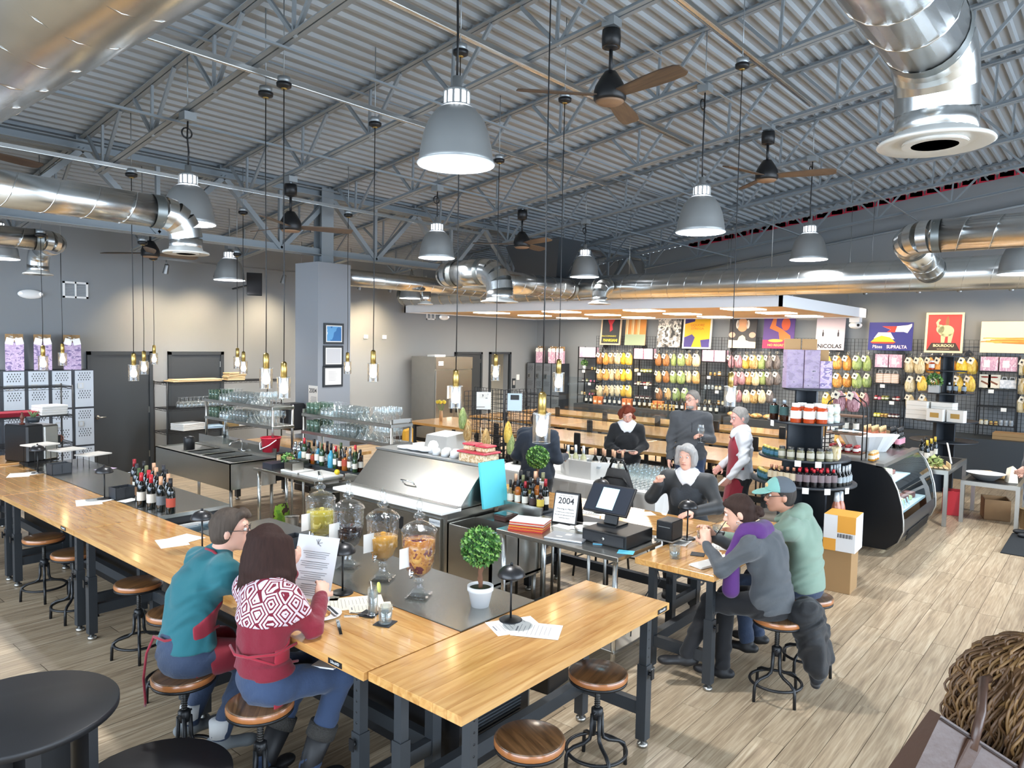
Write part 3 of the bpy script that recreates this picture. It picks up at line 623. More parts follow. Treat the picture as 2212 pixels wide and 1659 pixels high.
# ============================================================ THE BAR
TZ = .875
m_oak = woodmat('butcher_block', 'b57f43', 'd6a766', .22, 'x', 1, .8, .06, 12)
m_oaky = woodmat('butcher_block_y', 'b57f43', 'd6a766', .22, 'y', 1, .8, .06, 12)
m_slate = mat('slate_powdercoat', '33373b', .45, .2)
def tubeleg(t, x, y, h, nx, ny):
    """adjustable leg: lower sleeve, upper post with holes, knob, levelling foot"""
    l = B().bx(x-.032, x+.032, y-.032, y+.032, .05, h*.62).ob('leg', m_slate, t)
    B().bx(x-.025, x+.025, y-.025, y+.025, h*.62, h).ob('upper_post', m_slate, l)
    hs = B()
    for k in range(5):
        z = h*.68+k*.055
        hs.cyl((x+nx*.02, y+ny*.02, z), (x+nx*.0262, y+ny*.0262, z), .006, n=6)
    hs.ob('adjustment_holes', m_black, l)
    B().cyl((x+nx*.03, y+ny*.03, h*.56), (x+nx*.05, y+ny*.05, h*.56), .012, n=8).obox((x+nx*.055, y+ny*.055, h*.56), (.004+abs(ny)*.012, 0, 0), (0, .004+abs(nx)*.012, 0), (0, 0, .03)).ob('clamp_knob', m_black, l)
    B().lathe([(.016, .05), (.016, .025), (.032, .024), (.034, .012), (.03, .0)], 14, 0, (x, y, 0)).ob('levelling_foot', m_steelk, l)
def workbench(label, x0, x1, y0, y1, z=TZ, along='x', group=None, legs=True, logo=None, inset=.14, n=8):
    t = thing('workbench_table', label, 'table', (x0, y0, 0), 0, group); w, d = x1-x0, y1-y0; th = .044
    if along == 'x':
        me = B().bev(0, w, 0, d/n-.0006, z-th, z, .0018).data('stave', m_oak)
        for i in range(n): put(me, 'stave', t, (0, i*d/n, 0))
    else:
        me = B().bev(0, w/n-.0006, 0, d, z-th, z, .0018).data('stave', m_oaky)
        for i in range(n): put(me, 'stave', t, (i*w/n, 0, 0))
    if legs:
        h = z-th-.001
        if along == 'x':
            for x in (inset, w-inset):
                for y, ny in ((.08, -1), (d-.08, 1)): tubeleg(t, x, y, h, 0, ny)
                B().bx(x-.03, x+.03, .1, d-.1, h-.05, h).ob('top_beam', m_slate, t); B().bx(x-.025, x+.025, .11, d-.11, .2, .28).ob('cross_beam', m_slate, t)
            B().bx(inset+.03, w-inset-.03, d-.11, d-.05, .2, .28).ob('stretcher', m_slate, t)
        else:
            for y in (inset, d-inset):
                for x, nx in ((.08, -1), (w-.08, 1)): tubeleg(t, x, y, h, nx, 0)
                B().bx(.1, w-.1, y-.03, y+.03, h-.05, h).ob('top_beam', m_slate, t); B().bx(.11, w-.11, y-.025, y+.025, .2, .28).ob('cross_beam', m_slate, t)
            B().bx(w-.11, w-.05, inset+.03, d-inset-.03, .2, .28).ob('stretcher', m_slate, t)
    return t
def badge(t, loc, rot):
    b = B().bx(-.055, .055, -.014, .014, 0, .0015).ob('name_badge', m_black, t, loc); b.rotation_euler = rot
    text('UltraHD', .02, m_white, b, (0, 0, .0018), (0, 0, 0), 'badge_lettering')
CG = 'wooden bar tables'
t0 = workbench('butcher-block bar table closing the near end of the bar', 2.13, 3.95, 2.04, 2.655, TZ, 'x', CG, n=7)
badge(t0, (1.73, -.001, TZ-.022), (R(90), 0, 0))
tb = []
for y0, y1, lb in ((2.665, 4.49, 'where the couple in red and teal sit'), (4.5, 6.33, 'with the loose menus and red wine bottles behind it'), (6.34, 8.17, 'with the low mushroom lamp and small black box behind it'), (8.18, 10.0, 'by the lockers')):
    tb.append(workbench('long butcher-block counter table '+lb, 2.11, 2.765, y0, y1, TZ, 'y', CG, inset=.12))
badge(tb[0], (-.001, .22, TZ-.022), (R(90), 0, R(-90)))
badge(tb[2], (-.001, .22, TZ-.022), (R(90), 0, R(-90)))
t5 = workbench('butcher-block table with coasters in front of the seated woman in grey', 4.62, 6.44, 2.06, 2.68, TZ, 'x', CG, n=7)
t6 = workbench('butcher-block counter table behind the cash register', 5.42, 6.04, 2.69, 4.52, TZ, 'y', CG)
t7 = workbench('butcher-block counter table behind the bottles and steel salad table', 5.42, 6.04, 4.53, 6.1, TZ, 'y', CG)
workbench('butcher-block table at the far end of the bar with a box of supplies', 1.1, 2.9, 10.05, 10.75, TZ+.02, 'x', CG)
workbench('butcher-block table behind the triple sink', 5.5, 6.45, 8.0, 10.2, .88, 'y', CG)
# --- refrigerated back-bar cabinets with steel tops
def backbar(label, x0, x1, y0, y1, z=TZ, vent=False):
    t = thing('bar_cabinet', label, 'bar cabinet', (x0, y0, 0)); w, d = x1-x0, y1-y0
    B().bx(.02, w-.02, .02, d-.02, .1, z-.04).ob('body', mat('cabinet_black', '141416', .4), t)
    B().bev(0, w, 0, d, z-.038, z, .003).ob('steel_top', m_steel, t)
    B().bx(.05, w-.05, .05, d-.05, 0, .1).ob('plinth', m_black, t)
    n = max(1, round(d/.7))
    for i in range(n):
        dd = B().bx(w-.02, w+.004, .03+i*(d-.06)/n, .02+(i+1)*(d-.06)/n, .14, z-.06).ob('door', m_steelk, t)
        B().bx(w+.004, w+.022, .06+i*(d-.06)/n, .08+i*(d-.06)/n, .4, .7).ob('handle', m_steelk, dd)
    if vent:
        for k in range(12): B().bx(.1, w-.1, .012, .02, .14+k*.02, .148+k*.02).ob('vent_slat', m_dark, t)
    return t
backbar('black back-bar cabinet with a steel top carrying the glass drink dispensers', 2.775, 3.42, 2.67, 5.62, TZ, True)
backbar('black back-bar cabinet with a steel top carrying the red wine bottles', 2.775, 3.44, 6.34, 10.0)
t = thing('ice_cream_chest', 'low steel chest with sliding glass lids between the two bar cabinets', 'chest', (2.79, 5.64, 0))
B().bx(0, .62, 0, .68, 0, .74).ob('body', m_steelk, t); B().bx(.03, .3, .03, .65, .741, .75).bx(.32, .59, .03, .65, .746, .755).ob('sliding_lid', glass('lid_glass', 'c9dbe4', .7), t); B().bx(-.01, .63, -.01, .02, .72, .77).bx(-.01, .63, .66, .69, .72, .77).bx(-.01, .02, 0, .68, .72, .77).bx(.6, .63, 0, .68, .72, .77).ob('rim', m_white, t)
# --- stools
m_seat = woodmat('stool_walnut', '44301f', '7d5a3a', .28, 'x', 1.2, .6, .12, 16); m_seatedge = mat('stool_edge', 'a5683a', .3, coat=.5)
def stool():
    t = thing('bar_stool', '', 'stool'); H = .58
    B().lathe([(.0, H), (.155, H), (.166, H-.004)], 32).lathe([(.0, H-.036), (.166, H-.036)], 32, 0).ob('seat', m_seat, t)
    B().lathe([(.166, H-.004), (.17, H-.012), (.17, H-.03), (.166, H-.036)], 32, cap=False).ob('seat_edge', m_seatedge, t)
    B().lathe([(.168, H-.037), (.168, H-.052), (.15, H-.052)], 32).ob('seat_ring', m_black, t)
    sc = B().cyl((0, 0, .3), (0, 0, H-.05), .014)
    for k in range(14): sc.lathe([(.0145, 0), (.0185, .004), (.0145, .008)], 10, 0, (0, 0, .33+k*.013), cap=False)
    sc.ob('screw_post', mat('dark_screw', '3b3a38', .4, .7), t)
    B().lathe([(.028, .30), (.034, .33), (.034, .36), (.02, .37)], 16).ob('collar', m_black, t)
    B().cyl((-.05, 0, .345), (.05, 0, .345), .006, n=6).ob('lock_bar', m_black, t)
    for k in range(4):
        a = PI/4+k*PI/2; c, s = math.cos(a), math.sin(a)
        pts = [(.03, .33), (.034, .22), (.042, .185), (.075, .165), (.14, .15), (.172, .13), (.182, .1), (.186, .0)]
        B().tube([(r*c, r*s, z) for r, z in pts], .0115, 8).ob('leg', m_black, t)
    B().tube([(.172*math.cos(k*2*PI/32), .172*math.sin(k*2*PI/32), .118) for k in range(32)], .0105, 8, closed=True).ob('foot_ring', m_black, t)
    return t
st = stool(); first = True
for (x, y), rz, lb in (((3.42, 2.2), .2, 'tucked under the near end table'), ((2.62, 2.06), 1.2, 'at the corner of the end table'), ((2.25, 7.5), .5, 'beside the second leg pair of the long counter'), ((2.26, 6.8), .1, 'behind a leg pair of the long counter'), ((2.31, 5.62), .4, 'under the counter left of the man in teal'), ((2.22, 4.85), .8, 'half hidden behind the man in teal'), ((1.84, 3.9), .3, 'under the man in teal'), ((1.95, 3.3), .9, 'under the woman in the red sweater'), ((4.98, 1.74), .3, 'under the woman in grey'), ((5.58, 1.72), .6, 'under the man in the cap'), ((1.98, 9.0), .2, 'farthest along the counter by the lockers')):
    lab = 'round wooden screw stool with black legs '+lb
    if first: st.location = (x, y, 0); st.rotation_euler[2] = rz; st['label'] = lab; st['group'] = 'wooden screw stools'; first = False
    else: clone(st, (x, y, 0), rz, lab)
# --- round black display tables bottom left
m_lam = mat('black_laminate', '1c1c1e', .5, var=.05, vs=30)
t = thing('round_table', 'round black laminate display table with box pedestal', 'table', (1.0, 3.72, 0))
B().lathe([(0, .75), (.40, .75), (.405, .745), (.405, .718), (0, .716)], 64, 0).ob('table_top', m_lam, t); B().bx(-.2, .2, -.03, .03, 0, .716).bx(-.03, .03, -.2, .2, 0, .716).bx(-.26, -.22, -.2, .2, 0, .716).bx(.22, .26, -.2, .2, 0, .716).ob('pedestal', m_lam, t)
t = thing('round_table', 'lower round black display tier beside the taller round table', 'table', (1.42, 3.30, 0))
B().lathe([(0, .42), (.33, .42), (.335, .415), (.335, .392), (0, .39)], 64, 0).ob('table_top', m_lam, t); B().bx(-.17, .17, -.025, .025, 0, .39).bx(-.025, .025, -.17, .17, 0, .39).ob('pedestal', m_lam, t)
# --- mushroom table lamps
def mlamp():
    t = thing('table_lamp', '', 'table lamp')
    B().lathe([(.065, 0), (.066, .006), (.06, .01), (.012, .016)], 28).ob('base', m_black, t)
    B().cyl((0, 0, .01), (0, 0, .27), .006, n=10).ob('stem', m_black, t)
    B().lathe([(.078, .255), (.079, .262), (.07, .285), (.05, .305), (.02, .317), (.0, .319)], 28).ob('shade', mat('lamp_black', '1b1b1d', .35), t)
    B().lathe([(.008, .317), (.009, .33), (.0, .335)], 10).ob('finial', m_black, t)
    return t
ml = mlamp(); first = True
for (x, y), lb in (((1103, 1340), 'on loose menus on the near end table'), ((740, 1281), 'in front of the woman holding a menu'), ((437, 1196), 'behind the man in teal'), ((226, 1078), 'beside the black caddy near the wine bottles'), ((82, 1022), 'at the far end of the long counter'), ((1297, 1107), 'in front of the chair with the black bag'), ((1484, 1164), 'beside the cash register')):
    p = P(x, y, TZ); lab = 'black mushroom-shaped cordless table lamp '+lb
    if first: ml.location = p; ml['label'] = lab; ml['group'] = 'mushroom table lamps'; first = False
    else: clone(ml, p, None, lab)
# --- papers and menus
def sheet(label, x, y, z, w, h, rz, lines=8, name='menu_sheet', tint=None, cat='menu', title=True):
    p = P(x, y, z); t = thing(name, label, cat, (p.x, p.y, z+.0005), rz)
    B().bx(-w/2, w/2, -h/2, h/2, 0, .0012).ob('page', tint or m_paper, t)
    pr = B()
    for i in range(lines):
        yy = h*.36-i*h*.72/lines; ww = w*.38*(.55+.45*rnd.random()); pr.bx(-ww, ww, yy-.0012, yy+.0012, .0013, .0016)
    if title: pr.bx(-w*.16, w*.16, h*.41, h*.44, .0013, .0016)
    pr.ob('printed_lines', mat('print_grey', '7d7d80', .8), t)
m_cream = mat('cream_paper', 'e6dcc8', .8)
for a in (('printed menu under the mushroom lamp on the end table', 1112, 1352, TZ, .2, .28, 1.1), ('second menu overlapping the sheets on the end table', 1160, 1362, TZ+.002, .2, .26, .5), ('menu lying at the counter edge left of the man in teal', 372, 1172, TZ, .2, .26, -.25), ('menu between the man in teal and the mushroom lamp', 402, 1163, TZ+.002, .18, .22, .2),
          ('menu beside the black caddy on the counter', 192, 1085, TZ, .21, .28, -.3), ('folded menu under the lamp near the wine bottles', 222, 1079, TZ+.002, .17, .2, .3), ('menu at the far end of the counter by the lamp', 42, 1026, TZ, .21, .26, -.4), ('folded menu under the far counter lamp', 72, 1022, TZ+.002, .16, .2, .2),
          ('menu sheets under the lamp beside the black bag', 1285, 1107, TZ, .22, .26, .4), ('loose sheet between the register and the older woman', 1390, 1110, TZ, .14, .2, .9), ('small card by the lamp on the table of the woman in grey', 1517, 1162, TZ, .11, .16, 1.3), ('narrow leaflet at the table edge by the lamp', 1478, 1170, TZ+.001, .1, .27, 1.75),
          ('printed sheet in front of the woman in grey', 1560, 1182, TZ, .17, .24, .4)): sheet(*a)
sheet('cream placemat menu under the tall lemon drink', 762, 1303, TZ, .21, .36, 1.0, 12, tint=m_cream)
sheet('second cream menu beside the tall lemon drink', 800, 1312, TZ+.002, .13, .25, 1.0, 8, tint=m_cream)
sheet('small postcard beside the woman in red', 703, 1292, TZ, .1, .16, .8, 3, 'postcard', m_cream, 'card')
b = B()
for k in range(5): b.obox((0, 0, .004+k*.0032), (.055, .01*(k % 2), 0), (-.002*k, .1, 0), (0, 0, .0013))
p = P(1523, 1222, TZ); one('menu_stack', 'small fanned stack of white leaflets on the table corner', 'leaflets', b, m_paper, p, 1.25)
for x, y, lb in ((1507, 1198, 'lying empty near the table corner'), (832, 1347, 'under the short water glass'), (797, 1327, 'under the tall lemon drink'), (650, 1284, 'under the glass behind the held menu'), (1545, 1158, 'under the iced drink')):
    p = P(x, y, TZ); one('coaster', 'square black slate coaster '+lb, 'coaster', B().bev(-.05, .05, -.05, .05, 0, .005, .001), mat('slate_black', '232325', .7), p, .35, 'black coasters')
# --- drinking glasses
m_glass = glass('clear_glass', 'f4f8f8', .55, .04, .05); m_water = glass('water', 'dfe9ec', .8); m_green = glass('green_glass', 'a9cdb6', .55, .04, .12); m_ice = glass('ice_cube', 'eef4f6', .55, .12)
def gl(prof, n=16): return B().lathe(prof, n, cap=False)
G_TUMB = gl([(0, .004), (.034, .0), (.036, .004), (.041, .095), (.039, .095), (.033, .012), (0, .012)])
G_HIGH = gl([(0, .003), (.026, 0), (.028, .004), (.03, .15), (.028, .15), (.0255, .01), (0, .01)])
def drink(label, x, y, kind, fill, fh, z=TZ+.005):
    p = P(x, y, z); t = thing('drinking_glass', label, 'glass', p)
    (G_TUMB if kind == 't' else G_HIGH).ob('glass_wall', m_glass, t)
    if fill:
        r = .035 if kind == 't' else .026; B().lathe([(0, .013), (r*.97, .014), (r*1.04, fh), (0, fh)], 16).ob('liquid', fill, t)
        for k in range(4): B().bx(-.011, .011, -.011, .011, -.011, .011).ob('ice_cube', m_ice, t, (.014*math.cos(k*1.7), .014*math.sin(k*1.7), fh-.02+.006*k), k)
    return t
drink('short glass of water with ice on a coaster beside the fork', 832, 1345, 't', m_water, .06)
t = drink('tall lemon drink with straw and lime wheel', 805, 1325, 'h', mat('lemonade', 'd6d8d2', .3, alpha=.75), .12)
B().cyl((.01, 0, .02), (-.015, .0, .19), .003, n=6).ob('straw', m_white, t); B().lathe([(0, .0), (.03, 0), (.03, .005), (0, .005)], 20, T=MX.Rotation(R(75), 3, 'X')@MX.Rotation(.6, 3, 'Y')).ob('lime_wheel', mat('lime', 'c9cf6a', .5), t, (.025, -.02, .15))
drink('dark coffee-coloured drink behind the held menu', 651, 1282, 't', mat('cola', '1e120c', .2), .07)
drink('short glass of water standing on the corner table', 1457, 1206, 't', m_water, .04, TZ)
drink('tumbler in the hand of the man in the cap', 1549, 1160, 't', m_water, .05)
# plate with food, cutlery
p = P(697, 1331, TZ); t = thing('plate', 'white plate with leftover pastry and a dark knife', 'plate', p)
B().lathe([(0, .006), (.07, .006), (.105, .018), (.107, .016), (.072, .0), (0, 0)], 32).ob('rim', m_white, t)
B().sph((-.01, 0, .012), .05, 14, sc=(1.2, .8, .3)).sph((.02, .02, .014), .03, 10, sc=(1, 1, .4)).ob('pastry', blotch('pastry', ('8a5a28', 'c9985a', 'e6cfa4'), 30, .7), t)
B().obox((.055, -.02, .026), (.02, .07, .0), (.006, -.002, 0), (0, 0, .002)).ob('knife', m_dark, t)
p = P(733, 1357, TZ); one('table_knife', 'long silver table knife lying on the counter', 'knife', B().obox((0, -.05, .004), (0, .055, 0), (.008, 0, 0), (0, 0, .003)).obox((0, .06, .002), (0, .06, 0), (.009, 0, 0), (0, 0, .001)), m_chrome, p, -.55)
b = B().sph((0, -.07, .006), .02, 12, sc=(1, 1.4, .35)).obox((0, 0, .004), (0, .06, 0), (.004, 0, 0), (0, 0, .0015)); p = P(777, 1327, TZ); one('dessert_spoon', 'small silver spoon beside the cream menu', 'spoon', b, m_chrome, p, .45)
b = B().obox((0, .04, .003), (0, .06, 0), (.004, 0, 0), (0, 0, .0015))
for k in (-1.5, -.5, .5, 1.5): b.obox((k*.005, -.05, .003), (0, .032, 0), (.0012, 0, 0), (0, 0, .001))
p = P(782, 1331, TZ); one('fork', 'silver fork crossing the dessert spoon', 'fork', b, m_chrome, p, .75)
# --- glass drink dispensers
m_cryst = glass('crystal', 'f6f9fa', .66, .05, 0, .25)
def dispenser(label, x, y, liquid, fh, slices, scol, tagx=1):
    p = P(x, y, TZ); t = thing('drink_dispenser', label, 'dispenser', p, .5)
    B().bev(-.07, .07, -.07, .07, 0, .022, .008).lathe([(.062, .022), (.03, .06), (.024, .085), (.033, .10), (.02, .112), (.035, .13)], 12, 0, sm=False).ob('pedestal_foot', m_cryst, t)
    prof = [(.03, .13), (.075, .165), (.098, .22), (.104, .30), (.105, .40), (.107, .405)]
    B().lathe(prof, 20, 0, sm=False, cap=False).ob('bowl', m_cryst, t)
    k = [(r*.94, z+.003) for r, z in prof if z < fh]; k.append((.098, fh)); k.append((0, fh)); k.insert(0, (0, .135))
    B().lathe(k, 20).ob('liquid', liquid, t)
    ld = B().lathe([(.108, .405), (.112, .415), (.1, .435), (.06, .462), (.022, .475), (.018, .485)], 24, 0, sm=False, cap=False).ob('lid', m_cryst, t)
    B().lathe([(.014, .475), (.036, .495), (.036, .512), (.016, .528), (.013, .54), (.022, .56), (.018, .585), (.005, .612), (0, .614)], 12, 0, sm=False).ob('finial', m_cryst, ld)
    for q in range(slices):
        a = q*2.4; z = .19+(fh-.21)*((q*.37) % 1); r = .088 if z > .24 else .065
        sl = B().lathe([(0, 0), (.03, 0), (.03, .005), (0, .005)], 16, T=(MX.Rotation(a, 3, 'Z')@MX.Rotation(R(82), 3, 'Y'))).ob('citrus_slice', scol, t, (r*math.cos(a), r*math.sin(a), z))
    B().cyl((-.1, 0, .19), (-.15, 0, .19), .012).cyl((-.14, 0, .19), (-.14, 0, .16), .009).bx(-.165, -.145, -.004, .004, .185, .22).ob('tap', m_chrome, t)
    B().obox((-.115, .05, .27), (.035, -.02, 0), (0, 0, .06), (.0006, .001, 0)).ob('name_tag', m_paper, t)
lem = mat('lemon_slice', 'e3cf6a', .4)
dispenser('crystal drink dispenser of pale yellow lemon and cucumber water', 692, 1200, mat('liq_lemon', 'c7b245', .1, alpha=.82), .33, 9, lem)
dispenser('crystal drink dispenser of very dark red wine punch', 752, 1225, mat('liq_dark', '1a0b10', .08), .28, 0, lem)
dispenser('crystal drink dispenser of amber drink with orange slices', 826, 1252, mat('liq_amber', 'd69a3c', .1, alpha=.85), .29, 9, mat('orange_slice', 'e0a548', .4))
dispenser('crystal drink dispenser of red berries over orange slices', 904, 1289, blotch('liq_berry', ('b06a2a', 'c8873c', '6a1f26', '7a1420'), 18, .15), .36, 8, mat('orange_slice'))
# --- topiary plants
def leafball(r, n, s, seed):
    q = random.Random(seed); b = B()
    for i in range(n):
        z = 1-2*(i+.5)/n; a = i*2.399963; rr = math.sqrt(1-z*z); d = V((rr*math.cos(a), rr*math.sin(a), z)); u = d.cross(V((q.random()-.5, q.random()-.5, q.random()-.5))).normalized(); v = d.cross(u)
        c = d*r*(.9+.14*q.random()); d2 = (d*.5+u*(q.random()-.3)).normalized()
        b.add([c-v*s*.5, c+d2*s*.7-v*s*.1, c+v*s*.5, c-d2*s*.3+d*s*.1], [(0, 1, 2, 3)], i % 3)
    return b
LEAF = [mat('leaf_dark', '2f5a24', .5), mat('leaf_mid', '4a7d34', .5), mat('leaf_light', '7da653', .5)]
def topiary(label, p, s, n):
    t = thing('topiary_plant', label, 'potted plant', p); t.scale = (s, s, s)
    po = B().lathe([(.045, 0), (.062, .08), (.067, .082), (.067, .105), (.06, .105), (.058, .09), (0, .09)], 28).ob('pot', m_white, t)
    B().lathe([(0, .094), (.057, .092)], 20).ob('moss', blotch('moss', ('2e3a1c', '4d5c2c'), 40, .9), po)
    B().tube([(0, 0, .09), (.006, .003, .13), (-.004, 0, .17), (.004, .003, .22)], .011, 8).tube([(.008, 0, .09), (-.007, .006, .14), (.008, -.004, .19), (0, 0, .22)], .008, 8).ob('trunk', mat('twisted_stem', '6d4a34', .8), t)
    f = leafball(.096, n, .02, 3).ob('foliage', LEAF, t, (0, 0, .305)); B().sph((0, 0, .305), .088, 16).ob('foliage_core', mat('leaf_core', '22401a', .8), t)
topiary('small ball topiary in a white pot on the steel bar top', P(1037, 1308, TZ), 1.17, 900)
topiary('ball topiary on the counter in front of the man in navy', P(1160, 1062, TZ), 1.2, 700)
# --- wine bottles
def bottle_kit(glass_m, shape='b'):
    if shape == 'b': pr = [(0, 0), (.036, 0), (.038, .006), (.038, .19), (.034, .21), (.016, .24), (.0145, .30), (.016, .302), (.016, .312), (0, .312)]
    elif shape == 's': pr = [(0, 0), (.04, 0), (.042, .006), (.042, .13), (.036, .16), (.018, .19), (.0145, .29), (.016, .3), (0, .3)]
    elif shape == 'q': pr = [(0, 0), (.038, 0), (.041, .008), (.041, .12), (.03, .145), (.014, .155), (.013, .185), (.016, .187), (.016, .2), (0, .2)]
    elif shape == 'c': pr = [(0, 0), (.04, 0), (.043, .01), (.043, .16), (.036, .2), (.02, .25), (.016, .29), (.018, .31), (0, .312)]
    return B().lathe(pr, 16)
BM = {'dark': mat('bottle_dark', '0e100c', .06, spec=.8), 'green': mat('bottle_green', '1f3a1c', .08, spec=.8), 'rose': mat('bottle_rose', 'c2785a', .08, alpha=.8), 'clear': glass('bottle_clear', 'e6eef0', .7), 'brown': mat('bottle_brown', '2c150a', .08), 'white': mat('bottle_white', 'c9c9a0', .1, alpha=.85), 'blue': mat('bottle_blue', '4aa0bd', .1, alpha=.85), 'black': mat('bottle_black', '141214', .15), 'amber': mat('bottle_amber', 'a05a1e', .1, alpha=.85)}
BPRO = {}
def bottle(name, label, loc, body='dark', shape='b', cap='8a1a1f', lab='d8d2c4', group=None, sc=1, rz=None, lz=(.06, .14)):
    key = (body, shape, cap, lab, lz)
    if key not in BPRO:
        hh = {'b': .312, 's': .3, 'q': .2, 'c': .312}[shape]; rr = {'b': .0387, 's': .0427, 'q': .0417, 'c': .0437}[shape]; nz = {'b': .235, 's': .21, 'q': .165, 'c': .22}[shape]
        t = thing(name, label, 'bottle', loc, 0, group)
        bottle_kit(None, shape).ob('glass_body', BM[body], t)
        if cap: B().lathe([(.0172, nz), (.0165, hh+.001), (0, hh+.002)] if shape != 'c' else [(.026, nz), (.0195, hh+.004), (0, hh+.006)], 14).ob('capsule', mat('cap_'+cap, cap, .4, .2), t)
        if lab: B().add([(rr*math.cos(a), rr*math.sin(a), z) for z in lz for a in [q*PI*1.3/10-PI*.65 for q in range(11)]], [(q, q+1, 12+q, 11+q) for q in range(10)], 0, True).ob('label', mat('lab_'+lab, lab, .7), t)
        BPRO[key] = t; o = t
    else: o = clone(BPRO[key], loc, None, label, group=group)
    o['label'] = label; o.scale = (sc,)*3; o.rotation_euler = (0, 0, R(-130)+(rz if rz is not None else (rnd.random()-.5)*1.2))
    if group: o['group'] = group
    return o
caps = ['b3202c', 'b3202c', 'c99a7a', '1a1a1c', '3a4a2a', 'b3202c', '1a1a1c', 'c99a7a', '2a2a30', '6a6a4a', 'c99a7a', '1a1a1c', '8c1a24', '1a1a1c', 'c99a7a', '2a2a30']
labs = ['d8d2c4', 'd8d2c4', '6a6f72', 'a3402c', '6a4a2c', 'd8d2c4', '88929a', '3a2a28']
names = {'b3202c': 'a bright red capsule', 'c99a7a': 'a pale copper capsule', '1a1a1c': 'a black capsule', '3a4a2a': 'a dark olive capsule', '2a2a30': 'a charcoal capsule', '6a6a4a': 'a dull green capsule', '8c1a24': 'a dark red capsule'}
lnames = {'d8d2c4': 'white label', '6a6f72': 'grey label', 'a3402c': 'rust-red label', '6a4a2c': 'brown label', '88929a': 'silver label', '3a2a28': 'dark label'}
for i in range(16):
    p = P(306+(i % 4)*21-5*(i//4), 1094-(i//4)*12+(i % 4)*5, TZ); bottle('wine_bottle', 'wine bottle with %s and %s on the steel bar top' % (names[caps[i]], lnames[labs[i % 8]]), p, 'dark', 'b', caps[i], labs[i % 8], 'wine bottles on the steel bar top', 1.0)
# caddies, cups and gear on the far steel top
def boxcaddy(label, x, y, s=1):
    p = P(x, y, TZ); b = B().bx(-.085, .085, -.06, -.054, 0, .1).bx(-.085, .085, .054, .06, 0, .1).bx(-.085, -.079, -.06, .06, 0, .1).bx(.079, .085, -.06, .06, 0, .1).bx(-.085, .085, -.06, .06, 0, .006).bx(-.003, .003, -.06, .06, 0, .085)
    o = one('napkin_caddy', label, 'caddy', b, mat('caddy_charcoal', '2f3338', .5), p, .1); o.scale = (s, s, s)
boxcaddy('charcoal napkin caddy beside the wine bottles', 264, 1075, 1.1); boxcaddy('charcoal napkin caddy beside the tiered riser', 128, 1023, 1.2); boxcaddy('black caddy behind the held menu', 628, 1190, 1.1)
sheet('folded white cards beside the napkin caddy', 278, 1081, TZ, .16, .12, .3, 2, 'folded_card', cat='cards'); sheet('lilac napkins lying near the black door', 228, 1013, TZ, .2, .14, .4, 0, 'napkin', mat('lilac', 'c4aecb', .8), 'napkins', False)
t = thing('tiered_riser', 'three-step wire riser with pale stone trays', 'display riser', P(158, 1008, TZ), .3)
for k, (x, y, z) in enumerate(((-.2, .28, .26), (0, .1, .19), (.2, -.08, .12))):
    tr = B().bev(x-.16, x+.16, y-.12, y+.12, z, z+.016, .004).ob('tray', mat('pale_stone', 'cfcac2', .5), t)
    w = B()
    for sx in (-1, 1): w.tube([(x+sx*.13, y-.1, 0), (x+sx*.13, y-.1, z), (x+sx*.13, y+.1, z), (x+sx*.13, y+.1, 0)], .004, 5)
    w.ob('wire_leg', m_black, t)
for k, (x, y) in enumerate(((109, 952), (118, 950), (128, 949), (138, 948))):
    p = V((3.36+.085*k, 11.38, .925)); tm = thing('copper_mug', 'brown copper mug in a row above the coffee machine shelf', 'mug', p, -.8, 'copper mugs on the wire rack')
    B().lathe([(0, 0), (.04, 0), (.045, .01), (.042, .095), (.038, .095), (.04, .012), (0, .012)], 18).ob('cup', mat('mug_copper', '8a4a30', .35, .4), tm); B().tube([(.042, 0, .08), (.07, 0, .075), (.072, 0, .035), (.044, 0, .025)], .005, 6).ob('handle', mat('mug_copper'), tm)
t = thing('coffee_machine', 'black and chrome coffee machine with yellow sticker', 'coffee machine', (2.95, 10.15, TZ+.0), .35)
B().bev(-.22, .0, -.2, .2, .02, .47, .02).ob('body', mat('machine_black', '1a1b1d', .3), t); B().bev(.0, .2, -.19, .19, .02, .45, .02).ob('chrome_front', m_steel, t); B().bx(.201, .203, .0, .14, .34, .43).ob('sticker', mat('sticker_yellow', 'd9d420', .6), t); B().bx(.2, .25, -.15, .0, .18, .3).ob('brew_head', m_black, t); B().bx(-.2, .2, -.18, .18, 0, .02).ob('feet', m_black, t)
t = thing('succulent_pot', 'small dark pot with a spiky succulent on the coffee machine', 'potted plant', (2.98, 10.22, TZ+.47)); B().lathe([(.06, 0), (.075, .07), (.07, .07), (0, .06)], 16).ob('pot', m_dark, t)
b = B()
for k in range(11): a = k*.9; b.tube([(0, 0, .05), (.03*math.cos(a), .03*math.sin(a), .1), (.06*math.cos(a), .06*math.sin(a), .12+.01*(k % 4))], [.012, .009, .001], 5)
b.ob('leaves', mat('succulent', '6b7f54', .6), t)
t = thing('bronze_figurine', 'small brown figurine beside the succulent', 'figurine', (2.82, 10.08, TZ+.47)); B().lathe([(.03, 0), (.03, .01), (.012, .02), (.02, .06), (.028, .09), (.01, .12), (.016, .14), (0, .15)], 12).ob('figure', mat('bronze_brown', '5a2a1c', .4, .3), t)
